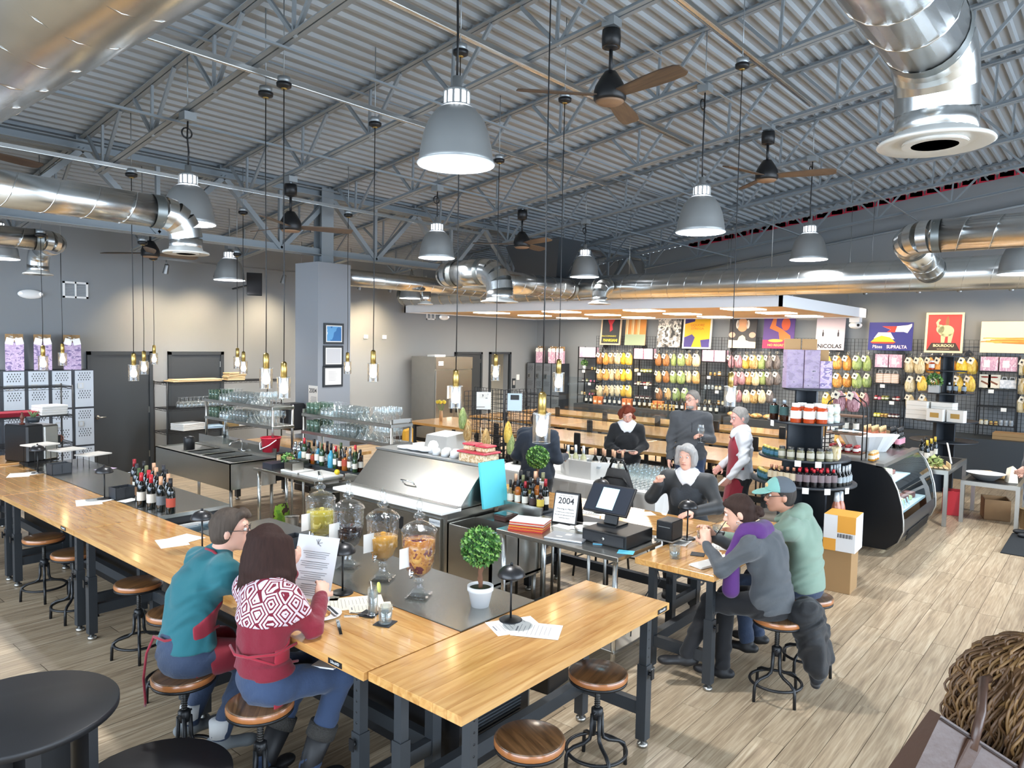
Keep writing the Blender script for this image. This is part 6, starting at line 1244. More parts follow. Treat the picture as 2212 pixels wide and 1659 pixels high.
# ---------------------------------------------------- seating: long wooden tables, chairs, clear screens
for x0, x1, lb in ((9.08, 10.28, 'nearest the wine table'), (10.8, 12.0, 'in the middle of the shop'), (12.5, 13.35, 'closest to the pasta wall')):
    for k, (ya, yb) in enumerate(((3.3, 5.6), (5.62, 7.92), (7.94, 10.24))):
        workbench('long light wooden table %s, %s' % (lb, ('end section toward the deli case', 'centre section', 'end section toward the refrigerator')[k]), x0, x1, ya, yb, .92, 'y', 'long wooden dining tables', n=6)
tag(B().bx(8.99, 9.0, 4.7, 6.2, .93, 1.5).ob('clear_screen', glass('acrylic', 'f4f8fa', .9)), 'clear acrylic screen standing along the nearest wooden table', 'screen')
tag(B().bx(12.2, 12.21, 5.2, 9.6, .6, 1.75).ob('clear_screen', glass('acrylic')), 'clear acrylic screen standing behind the middle wooden tables', 'screen')
def chair(): 
    t = thing('dining_chair', '', 'chair'); B().bev(-.2, .2, -.2, .2, .62, .65, .006).ob('seat', m_black, t)
    for x in (-.18, .18):
        for y in (-.18, .18): B().cyl((x*1.15, y*1.15, 0), (x, y, .62), .013, n=8).ob('leg', m_black, t)
    B().bev(.17, .2, -.06, .06, .66, 1.08, .012).ob('back_slat', m_black, t); return t
ch = chair(); first = True
for k, (x, y) in enumerate([(8.85+.0, yy) for yy in (5.75, 6.3, 7.95)]+[(10.52, yy) for yy in (4.2, 5.2, 6.2, 7.2, 8.2, 9.2)]+[(12.25, yy) for yy in (4.4, 5.6, 6.8, 8.0, 9.2)]):
    lab = 'black dining chair '+('before the nearest wooden table' if k < 3 else 'between the first and middle wooden tables' if k < 9 else 'between the middle and far wooden tables')
    if k in (0,): ch.location = (8.85, 5.75, 0); ch['label'] = lab; ch['group'] = 'black dining chairs'
    else: clone(ch, (x, y, 0), 0 if x < 9 else .0, lab)
t = thing('mustard_chair', 'mustard yellow padded chair beside the far wooden table', 'chair', (8.3, 9.0, 0), .5); B().bev(-.22, .22, -.22, .22, .42, .5, .02).ob('seat', mat('mustard', 'c8962a', .8), t); B().bev(-.22, .22, .2, .26, .5, .95, .03).ob('backrest', mat('mustard'), t)
for x in (-.19, .19):
    for y in (-.19, .19): B().cyl((x, y, 0), (x, y, .42), .012, n=8).ob('leg', m_black, t)
t = thing('flower_vase', 'slim vase of yellow roses on the wooden table', 'vase', (9.6, 9.85, .92)); B().lathe([(.03, 0), (.035, .1), (.028, .2), (.024, .2), (0, .02)], 14).ob('vase', mat('vase_wood', 'b8936a', .5), t)
for k in range(5): a = k*1.26; B().cyl((0, 0, .1), (.07*math.cos(a), .07*math.sin(a), .34), .004, n=5).ob('stem', LEAF[1], t); B().sph((.07*math.cos(a), .07*math.sin(a), .36), .035, 10).ob('rose', mat('rose_yellow', 'e3d04a', .6), t)
# ---------------------------------------------------- white-clothed wine tasting table
m_cloth = mat('tablecloth', 'd9d8d4', .85)
def cloth_table(label, x0, x1, y0, y1, z):
    t = thing('draped_table', label, 'table', (x0, y0, 0)); w, d = x1-x0, y1-y0; b = B(); n = 60; ring = []; per = 2*(w+d)
    for k in range(n):
        s = per*k/n
        if s < d: q = (0, s)
        elif s < d+w: q = (s-d, d)
        elif s < 2*d+w: q = (w, d-(s-d-w))
        else: q = (w-(s-2*d-w), 0)
        ring.append(q)
    cx, cy = w/2, d/2; vs = []
    for zz, f, wv in ((z, 1, 0), (z-.02, 1.005, 0), (z*.5, 1.012, .012), (.02, 1.03, .028)):
        for k, (x, y) in enumerate(ring):
            o = wv*math.sin(k*2.3); L = math.hypot(x-cx, y-cy); vs.append((cx+(x-cx)*(f+o/L), cy+(y-cy)*(f+o/L), zz))
    fs = [[3*0+k for k in range(n)][::-1]]
    for r in range(3):
        for k in range(n): fs.append((r*n+k, r*n+(k+1) % n, (r+1)*n+(k+1) % n, (r+1)*n+k))
    b.add(vs, fs, 0, False).ob('tablecloth', m_cloth, t)
    B().bx(.06, w-.06, .06, d-.06, .0, z-.012).ob('table_under_cloth', mat('kraft'), t)
cloth_table('white-draped wine tasting table with an ice tub', 7.12, 8.1, 3.9, 6.42, .78)
cloth_table('white-draped side table behind the glass rack', 6.75, 7.5, 6.75, 8.1, .9)
t = thing('ice_tub', 'cloth-wrapped ice tub full of wine bottles', 'ice tub', (7.55, 5.05, .78), R(0)); oc = [(.25*math.cos(k*PI/4+PI/8), .42*math.sin(k*PI/4+PI/8)) for k in range(8)]
b = B(); n = 8; vs = [(x, y, 0) for x, y in oc]+[(x*1.05, y*1.05, .22) for x, y in oc]+[(x*.96, y*.96, .22) for x, y in oc]+[(x*.95, y*.95, .16) for x, y in oc]; fs = [list(range(8))[::-1]]
for r in range(3):
    for k in range(8): fs.append((r*8+k, r*8+(k+1) % 8, (r+1)*8+(k+1) % 8, (r+1)*8+k))
b.add(vs, fs).ob('tub_cloth', m_cloth, t); B().prism([(x*.95, y*.95) for x, y in oc], .13, .16).ob('ice_bed', m_ice, t)
b = B(); [b.obox((rnd.uniform(-.2, .2), rnd.uniform(-.36, .36), .165), (.02, 0, .006), (0, .02, 0), (0, -.005, .016)) for k in range(60)]; q = b.ob('ice_cubes', mat('ice_white', 'dfe6ea', .15, alpha=.8), t); q['kind'] = 'stuff'
for k in range(6): bottle('wine_bottle', 'dark wine bottle with copper capsule standing in the ice tub', (7.5+.07*(k % 2), 4.95-.07*k, .86), 'dark', 's', 'c99a7a', 'd8d2c4', 'dark wine bottles in the ice tub', .95)
for k in range(5): bottle('wine_bottle', 'pale white-wine bottle standing in the ice tub', (7.48+.08*(k % 2), 5.35-.06*k, .86), 'white', 's', 'd8dce0', 'd8d2c4', 'white wine bottles in the ice tub', .95)
for k in range(14): bottle('wine_bottle', 'dark wine bottle standing by the man in navy on the tasting table', (7.55+.11*(k % 3), 6.28-.1*(k//3), .78), 'dark', 'b', '1a1a1c', '3a2a28', 'dark bottles on the tasting table', 1.0)
glassset('stem', 'clear wine glass grouped on the white tasting table', [(7.28+.095*(k % 6)+.02*(k//6 % 2), 4.5-.082*(k//6), .78) for k in range(42)], 'wine glasses on the tasting table', 1.0)
glassset('stem', 'large wine glass between the ice tub and dark bottles', [(7.35, 5.62, .78), (7.5, 5.7, .78), (7.32, 5.75, .78)], 'large wine glasses by the ice tub', 1.25)
t = thing('cheese_box', 'clear pastry box on the white tasting table', 'box', (7.3, 5.55, .78)); B().bev(-.06, .06, -.08, .08, 0, .08, .004).ob('clear_box', glass('lid_clear'), t)
t = thing('covered_appliance', 'appliance under a white cover on the side table', 'appliance', (7.05, 7.15, .9)); B().add([(-.2, -.22, 0), (.2, -.22, 0), (.2, .22, 0), (-.2, .22, 0), (-.16, -.2, .24), (.2, -.2, .27), (.2, .2, .27), (-.16, .2, .24)], [(0, 3, 2, 1), (4, 5, 6, 7), (0, 1, 5, 4), (1, 2, 6, 5), (2, 3, 7, 6), (3, 0, 4, 7)]).ob('cover', m_cloth, t)
# ---------------------------------------------------- black grid display stand with bags and notices
t = thing('grid_stand', 'free-standing black wire grid display with bagged pasta', 'display stand', (7.7, 6.72-.0, 0), 0)
t.location = (8.27, 7.12, 0)
gg = B(); gw, gh = .75, 1.72
for i in range(11): gg.bar((i*gw/10, 0, .1), (i*gw/10, 0, gh), .006, .006)
for i in range(24): gg.bar((0, 0, .1+i*(gh-.1)/23), (gw, 0, .1+i*(gh-.1)/23), .006, .006)
gd_ = gg.data('wire_grid', m_black)
for rz in (R(170), R(-100), R(-10), R(80)): put(gd_, 'wire_grid', t, (0, 0, 0), rz)
B().cyl((0, 0, 0), (0, 0, gh), .02).bx(-.35, .35, -.35, .35, 0, .06).ob('base_and_post', m_black, t)
for k, (x, y, lb) in enumerate(((1045, 864, 'with a dark photo'), (1112, 867, 'on a pale blue sheet'))):
    p = PD(x, y, 10.0); s_ = thing('paper_notice', 'paper notice %s clipped to the grid display' % lb, 'notice', p, R(-50)); B().bx(-.1, .1, -.002, .0, -.13, .11).ob('page', m_paper if k == 0 else mat('sheet_blue', 'c2d2e4', .8), s_); B().bx(-.06, .06, -.004, -.002, .02, .09).ob('photo', MATS['bw_print'], s_)
for k, (x, y, dep) in enumerate(((1000, 880, 9.9), (1010, 905, 9.9), (1030, 975, 9.7), (1098, 910, 9.9), (1104, 935, 9.9), (1050, 925, 10))):
    p = PD(x, y, dep); pasta_bag(('green', 'tan', 'cream', 'golden', 'green', 'tan')[k], 'bag of %s pasta on the free-standing grid display, %s' % (('green', 'tan', 'cream', 'golden', 'green', 'tan')[k], ('upper left', 'below the green one', 'lowest', 'under the blue sheet', 'below the golden one', 'in the middle')[k]), p, 1.0, R(-50)); 
# ---------------------------------------------------- tiered black tower with jars
m_tow = mat('tower_black', '20252b', .45)
def tower(label, x, y, levels, panel):
    t = thing('display_tower', label, 'display shelf', (x, y, 0))
    for z, r in levels: B().lathe([(0, z-.022), (r-.003, z-.022), (r, z-.018), (r, z-.004), (r-.003, z), (0, z)], 40).ob('round_shelf', m_tow, t)
    zs = [.0]+[z for z, r in levels]
    for (z0, z1), (zz, r) in zip(zip(zs, zs[1:]), levels):
        q = r*panel
        b = B().bx(-.012, .012, -q, q, z0, z1-.022).bx(-q, -.012, -.012, .012, z0, z1-.022).bx(.012, q, -.012, .012, z0, z1-.022); b.ob('cross_panel', m_tow, t).rotation_euler = (0, 0, R(-28))
    return t
TX, TY = 8.22, 2.66
tower('tall tiered black display tower stocked with jars and bottles', TX, TY, ((.53, .56), (.98, .55), (1.25, .48), (1.64, .40), (2.0, .25)), .62)
def ring(r, a0, a1, n, z): return [(TX+r*math.cos(a0+(a1-a0)*k/(n-1)), TY+r*math.sin(a0+(a1-a0)*k/(n-1)), z) for k in range(n)]
TW = 'on the tiered tower'; AV = R(198)                   # direction from the tower toward the camera
for p_ in ring(.33, AV-.3, AV+.5, 3, 1.64): jar('sauce', 'bottle-shaped jar of orange tomato sauce '+TW, p_, 'sauce jars on the tower', 1.3)
for p_ in ring(.2, AV-.2, AV+.6, 2, 1.64): jar('sauce', 'orange sauce jar in the second row '+TW, p_, 'sauce jars on the tower', 1.3)
for p_ in ring(.34, AV-1.3, AV-.7, 2, 1.64): bottle('sauce_bottle', 'dark sauce bottle with a cloth-coloured cap '+TW, p_, 'brown', 'q', '88929a', '2c4a48', 'dark sauce bottles on the tower', 1.15)
for j in range(2):
    for p_ in ring(.31, AV+.85, AV+1.75, 3, 1.64+.1*j)[:3-j]: jar('wide white', 'wide white preserving jar '+TW, p_, 'white preserving jars on the tower')
for p_ in ring(.42, AV-.55, AV+.62, 6, 1.25): jar('herb', 'clear spice jar with a dark lid '+TW, p_, 'spice jars on the tower', 1.2)
for p_ in ring(.41, AV-1.4, AV-.7, 5, 1.25): jar('teal', 'green tapenade jar with a gold lid on the middle tier', p_, 'tapenade jars on the tower')
for p_ in ring(.45, AV-1.5, AV-.95, 5, .98): jar('teal', 'blue-labelled jar with a gold lid on the lower tier', p_, 'blue-labelled jars on the tower', 1.1)
for p_ in ring(.47, AV-.75, AV-.2, 5, .98): bottle('vinegar_bottle', 'dark vinegar bottle with a copper cap '+TW, p_, 'black', 'q', 'a8745a', 'c8b89a', 'copper-capped bottles on the tower', .95)
for r_ in (.48, .38):
    for p_ in ring(r_, AV-.08, AV+.66, 6, .98): bottle('vinegar_bottle', 'dark vinegar bottle with a bright red cap '+TW, p_, 'black', 'q', 'b3202c', '75676a', 'red-capped bottles on the tower', .95)
for r_ in (.47, .37):
    for p_ in ring(r_, AV+.85, AV+1.4, 5, .98): bottle('vinegar_bottle', 'slim dark bottle with a silver cap '+TW, p_, 'dark', 's', 'c4ccd0', '9aa4a8', 'silver-capped bottles on the tower', .72)
for p_ in ring(.42, AV+.95, AV+1.15, 2, .53): bottle('rose_bottle', 'clear patterned bottle of rose liqueur on the lowest tier', p_, 'rose', 'c', 'd8dcde', None, 'patterned rose bottles', 1.2)
t = thing('snack_bag', 'bag of cream-coloured snacks leaning on the middle tier', 'bag', ring(.38, AV+.95, AV+1.0, 2, 1.25)[0], R(100)); B().bev(-.05, .05, -.08, .08, 0, .15, .02).ob('bag', MATS['pasta_cream'], t); B().obox((-.03, 0, .19), (.02, 0, .04), (0, .08, 0), (.002, 0, 0)).ob('bag_top', m_cream, t)
for k, (z, r_, a_, lb) in enumerate(((1.25, .48, AV-.12, 'middle tier, left card'), (1.25, .48, AV+.3, 'middle tier, right card'), (.98, .55, AV+.05, 'bottle tier, first card'), (.98, .55, AV+.45, 'bottle tier, second card'), (.98, .55, AV+.9, 'bottle tier, last card'), (1.64, .4, AV-1.0, 'upper tier'))):
    one('price_tag', 'white price card on the tiered tower, '+lb, 'price tag', B().obox((0, 0, -.03), (.0012, 0, 0), (0, .032, 0), (0, 0, .032)), m_paper, (TX+(r_+.002)*math.cos(a_), TY+(r_+.002)*math.sin(a_), z), a_, 'price cards on the tower')
m_mauve = blotch('mauve_leaf_print', ('85768a', '94839a', '9a8a9c', '3f444c'), 13, .6, (1, .45, 1.5), 0, 3)
for k, (x, w_, h_, m_, lb) in enumerate(((1712, .19, .42, m_mauve, 'left of the pair'), (1745, .17, .42, m_mauve, 'with a small window, right of the pair'), (1771, .13, .30, m_lil, 'shorter and paler'))):
    p = P(x, 834-k*0, 2.0); p = V((TX-.02+.0, TY, 2.0))+V((math.sin(R(40)), -math.cos(R(40)), 0))*((-.155, .035, .19)[k]); giftbag('tall mauve leaf-patterned gift carton on the tower, '+lb, p, R(-46), w_, .1, h_, m_, False)
# cartons beside the tower
t = thing('carton_stack', 'white and orange printed shipping carton beside the tower', 'carton', (7.72, 2.08, .42), .05); B().bev(-.16, .16, -.15, .15, 0, .36, .003).ob('carton', mat('carton_white', 'dcdcdc', .7), t); B().bx(-.161, -.1605, -.15, .02, .19, .36).bx(-.161, -.1605, .03, .15, 0, .12).bx(-.16, .16, -.15, .15, .3601, .3605).ob('orange_print', mat('carton_orange', 'dd9c3a', .7), t)
b = B(); [b.bx(-.1615, -.161, -.12+.014*k, -.114+.014*k+.004*(k % 2), .14, .18) for k in range(10)]; b.ob('bar_code', m_ink, t)
one('cardboard_box', 'plain brown cardboard carton under the white and orange carton', 'carton', B().bev(-.15, .15, -.14, .14, 0, .42, .003), mat('kraft'), (7.72, 2.1, 0), .05)
# ---------------------------------------------------- curved glass deli case
t = thing('deli_case', 'black refrigerated deli case with curved glass front', 'deli case', (9.4, 0, 0)); L = 1.95
prof = [(2.9, 0.05), (2.06, .05), (1.93, .16), (1.88, .3), (1.885, .42), (1.91, .6), (1.96, .78), (2.03, .93), (2.13, 1.04), (2.4, 1.07), (2.9, 1.07)]
for x in (0, L-.03): B().prism([(y, z) for y, z in prof], 0, .03, 0, MX(((0, 0, 1, x), (1, 0, 0, 0), (0, 1, 0, 0), (0, 0, 0, 1)))).ob('side_panel', mat('deli_black', '0f1216', .3), t)
def strip(i0, i1, m, name, off=0): B().add([(x, y+off, z) for y, z in prof[i0:i1+1] for x in (.03, L-.03)], [(2*k, 2*k+1, 2*k+3, 2*k+2) for k in range(i1-i0)], 0, True).ob(name, m, t)
strip(1, 4, mat('deli_grey', '2b2d30', .4), 'lower_front'); strip(4, 8, glass('deli_glass', 'd6ecf2', .72), 'curved_glass'); strip(8, 10, m_steelk, 'top_deck'); 
for x in (0, L-.03): B().tube([(x+.015, y-.006, z) for y, z in prof[1:9]], .012, 6).ob('chrome_trim', m_steelk, t)
B().bx(.0, L, 2.11, 2.2, 1.03, 1.075).ob('top_rail', m_steelk, t)
for k in range(6): B().bx(.35, 1.6, 1.905-.004*k, 1.915-.004*k, .12+.022*k, .13+.022*k).ob('vent_slat', m_black, t)
B().bx(.03, L-.03, 2.0, 2.8, .4, .43).bx(.03, L-.03, 2.2, 2.8, .7, .715).ob('inner_shelf', m_white, t); B().bx(.03, L-.03, 2.84, 2.88, .4, 1.05).ob('back_liner', m_white, t)
area('deli_light', (9.4+L/2, 2.22, 1.02), (R(20), 0, 0), L*.8, .05, 14, (.85, .95, 1))
for k in range(16): one('cheese_pack', ('wedge of pale cheese with a price ticket', 'wrapped cured meat pack')[k % 2]+' inside the deli case', 'food pack', B().bev(-.07, .07, -.06, .06, 0, .06+.02*(k % 3), .01), (mat('cheese', 'd8cf9a', .5), mat('salami', '8a5048', .5))[k % 2], (9.6+.2*(k % 8), 2.15 if k < 8 else 2.4, .43 if k < 8 else .715), .2*k, 'food packs in the deli case')
for k in range(6): one('price_ticket', 'small white ticket propped along the deli case glass', 'price tag', B().obox((0, 0, .05), (.03, 0, 0), (0, .003, .0), (0, .015, .045)), m_paper, (9.75+.14*k, 2.04, .43), 0, 'tickets in the deli case')
# goods on the deli case top: arched stand with jars
DZ = 1.07
t = thing('arched_stand', 'arched black wire stand with wooden shelves on the deli case', 'display stand', (9.65, 2.62, DZ)); 
for x in (-.1, .1): B().tube([(x, -.22, 0), (x, -.22, .62), (x, -.19, .7), (x, -.11, .76), (x, 0, .78), (x, .11, .76), (x, .19, .7), (x, .22, .62), (x, .22, 0)], .008, 6).ob('arched_frame', m_black, t)
for z in (.06, .3, .52): B().bev(-.12, .12, -.21, .21, z, z+.018, .003).ob('wooden_shelf', woodmat('stand_wood', '5a4030', '7a5a44', .5, 'y', 1, 0), t)
for k in range(8): jar('red jam', 'jar of red jam on the lowest shelf of the arched stand', (9.59+.09*(k//4), 2.48+.095*(k % 4), DZ+.078), 'jam jars on the arched stand', 1.05)
for k in range(3): bottle('olive_oil_bottle', 'small clear oil bottle with dark stopper on the arched stand', (9.62, 2.5+.12*k, DZ+.318), 'clear', 'q', '1a1a1c', 'd8d2c4', 'oil bottles on the arched stand', .9)
for k in range(2): pasta_bag('rose', 'bag of purple pasta shapes on top of the arched stand, %s' % ('left', 'right')[k], (9.6, 2.7-.16*k, DZ+.84), .85, 0)
for k in range(3): jar('honey', 'honey jar beside the arched stand on the deli case', (9.6+.1*k, 2.3, DZ), 'honey jars on the deli case', 1.1)
t = thing('white_basket', 'white fluted basket of bottles on the deli case', 'basket', (10.6, 2.6, DZ)); b = B(); n = 28; vs = []
for zz, rr in ((0, .16), (.2, .27)):
    for k in range(n): a = 2*PI*k/n; q = rr*(1+.05*(k % 2)); vs.append((q*math.cos(a), q*1.4*math.sin(a), zz+.04*(zz > 0)*abs(math.sin(a))))
b.add(vs, [(k, (k+1) % n, n+(k+1) % n, n+k) for k in range(n)]+[list(range(n))[::-1]]).ob('bowl', m_white, t)
for k in range(12): bottle('rose_bottle', 'rose wine bottle with gold foil behind the white basket', (11.05+.09*(k % 4), 2.75-.1*(k//4), DZ), 'rose', 's', 'c8a878', None, 'rose bottles on the deli case', .95)
for k in range(8): bottle('wine_bottle', 'dark sparkling bottle with pink label beside the rose bottles', (11.1+.08*(k % 4), 2.42-.09*(k//4), DZ), 'dark', 's', '1a1a1c', 'c88a9a', 'pink-labelled bottles on the deli case', .95)
# second tower, tables, cartons at the right
tower('second black display tower with boxes and a plant', 14.3, 2.3, ((.9, .52), (1.25, .5), (1.72, .42), (2.1, .3), (2.35, .3)), .4); 
for k in range(8): one('white_cake_box', 'white cardboard cake box stacked on the second tower', 'box', B().bev(-.11, .11, -.17, .17, 0, .075, .003), m_paper, (14.1+.0*(k % 2), 2.66-.38*(k % 2), 1.252+.077*(k//2)), -.2, 'white boxes on the second tower')
for k in range(2):
    t = thing('window_box', 'white box with a cut-out window on the second tower', 'box', (13.88, 2.36-.3*k, 1.252), -.25, 'white window boxes'); B().bev(-.06, .06, -.13, .13, 0, .2, .003).ob('carton', m_paper, t); B().bx(-.062, -.06, -.07, .07, .06, .14).ob('window', mat('cookie', 'b8924a', .6), t)
t = thing('potted_plant', 'leafy herb in a grey cube pot on the second tower', 'potted plant', (13.98, 2.42, 1.722)); B().bx(-.08, .08, -.08, .08, 0, .13).ob('pot', mat('pot_grey', 'b4b4b2', .6), t); leafball(.11, 160, .05, 9).ob('leaves', LEAF, t, (0, 0, .2))
for k in range(3): bottle('balsamic_bottle', 'small black bottle with white stopper on the second tower', (13.96, 2.2-.09*k-.03*(k == 2), 1.722), 'black', 'q', 'd8dce0', '88929a', 'small black bottles on the second tower', .9)
jar('sauce', 'dark jar with a white label high on the second tower', (14.1, 2.5, 2.102), 'sauce jar on the second tower')
def frame_table(label, x0, x1, y0, y1, z, m_top):
    t = thing('display_table', label, 'table', (x0, y0, 0)); w, d = x1-x0, y1-y0; q = .05
    B().bx(q, w-q, q, d-q, z-.03, z-.002).ob('table_top', m_top, t)
    B().bx(0, w, 0, q, z-.06, z).bx(0, w, d-q, d, z-.06, z).bx(0, q, q, d-q, z-.06, z).bx(w-q, w, q, d-q, z-.06, z).ob('steel_frame', m_steelk, t)
    for x in (0, w-q):
        for y in (0, d-q): B().bx(x, x+q, y, y+q, 0, z-.06).ob('leg', m_steelk, t)
frame_table('steel-framed black display table behind the deli case', 11.45, 13.0, 1.76, 2.75, .78, m_black); frame_table('lower steel-framed display table with a white bowl', 11.95, 13.0, .98, 1.68, .6, m_black)
one('shallow_bowl', 'wide white oval bowl on the lower display table', 'bowl', B().lathe([(0, .02), (.1, 0), (.22, .1), (.225, .1), (.2, .09), (.09, .02), (0, .03)], 28, T=MX.Diagonal(V((1, 1.1, 1)))), m_white, (12.25, 1.42, .6))
one('gift_pouch', 'crumpled white paper pouch on the lower display table', 'pouch', B().add([(-.08, -.06, 0), (.08, -.06, 0), (.08, .06, 0), (-.08, .06, 0), (-.1, -.03, .2), (.09, -.04, .22), (.1, .03, .18), (-.09, .03, .24)], [(0, 3, 2, 1), (0, 1, 5, 4), (1, 2, 6, 5), (2, 3, 7, 6), (3, 0, 4, 7), (4, 5, 6, 7)]), m_cream, (12.3, 1.12, .6), .4)
for k in range(3): one('pasta_tray', ('tray of dried pasta nests', 'small tray of biscuits', 'bag of biscotti')[k]+' on the lower display table', 'tray', B().bev(-.1, .1, -.08, .08, 0, .05, .01), MATS['pasta_tan'], (12.55+.12*k, 1.25+.1*k, .6), .3*k)
t = thing('wooden_crate', 'slatted wooden tray of green pasta on the black display table', 'tray', (11.75, 1.98, .78), .3)
for k in range(5): B().bev(-.16, .16, -.15+.065*k, -.1+.065*k, 0, .012, .002).ob('slat', MATS['board_wood'], t)
for s in (-1, 1): B().bev(-.17, .17, s*.17-.008, s*.17+.008, 0, .07, .002).ob('side_rail', MATS['board_wood'], t)
leafball(.08, 60, .07, 12).ob('pasta', [mat('gp1', '8a9a5a', .6), mat('gp2', 'a8b070', .6), mat('gp1')], t, (.0, .0, .06))
for k in range(5): bottle('wine_bottle', 'dark wine bottle with white label on the black display table', (12.1+.15*k, 2.15+.1*(k % 2), .78), 'dark', 'b', ('c8a83a', '1a1a1c')[k % 2], 'd8d2c4', 'wine bottles on the display table', 1.05)
t = thing('picture_frame', 'large silver frame leaning on the black display table', 'picture frame', (11.9, 2.55, .78), R(35)); B().obox((0, 0, .22), (.2, 0, 0), (0, .01, 0), (0, .05, .22)).ob('frame', m_steelk, t); B().obox((0, -.012, .22), (.15, 0, 0), (0, .002, 0), (0, .04, .17)).ob('picture', mat('pale_print', 'c2bfae', .6), t)
t = thing('tea_towel', 'white printed tea towel hanging on the display table', 'towel', (12.35, 1.9, .78), .2); B().obox((0, 0, .14), (.11, 0, 0), (0, .01, 0), (0, .03, .14)).ob('towel', m_paper, t)
one('red_carton', 'red printed carton under the display tables', 'carton', B().bev(-.13, .13, -.12, .12, 0, .36, .003), mat('carton_red', 'b8252f', .6), (12.45, 1.85, 0), .2)
t = thing('wooden_box', 'open brown wooden wine box under the lower table', 'crate', (12.6, 1.32, 0), .25); B().bx(-.2, .2, -.16, -.145, 0, .3).bx(-.2, .2, .145, .16, 0, .3).bx(-.2, -.185, -.145, .145, 0, .3).bx(.185, .2, -.145, .145, 0, .3).bx(-.2, .2, -.16, .16, 0, .012).ob('box_sides', mat('kraft_wood', '8a6a48', .8, var=.1), t)
t = thing('woven_basket', 'tilted woven seagrass basket under the lower table', 'basket', (12.1, .78, .0), .6); bk = B().add([(-.16, -.13, .0), (.16, -.13, .0), (.16, .13, .0), (-.16, .13, .0), (-.19, -.16, .28), (.19, -.16, .28), (.19, .16, .28), (-.19, .16, .28)], [(0, 3, 2, 1), (0, 1, 5, 4), (1, 2, 6, 5), (2, 3, 7, 6), (3, 0, 4, 7)]).ob('weave', stripes('seagrass', '6d5638', '9a7f58', 'Z', 22, .9, dist=2), t)
tag(B().bev(10.45, 11.7, .1, 1.02, 0, .012, .004).ob('door_mat', mat('mat_black', '1d2022', .95, bump=.4, bs=200)), 'black ribbed entrance mat on the plank floor', 'mat')
for k in range(2): one('pizza_box', 'flat kraft pizza box stacked on the far ledge', 'box', B().bev(-.2, .2, -.3, .3, 0, .06, .003), mat('kraft'), (16.3, 1.5, .8+.062*k), 0, 'kraft pizza boxes')
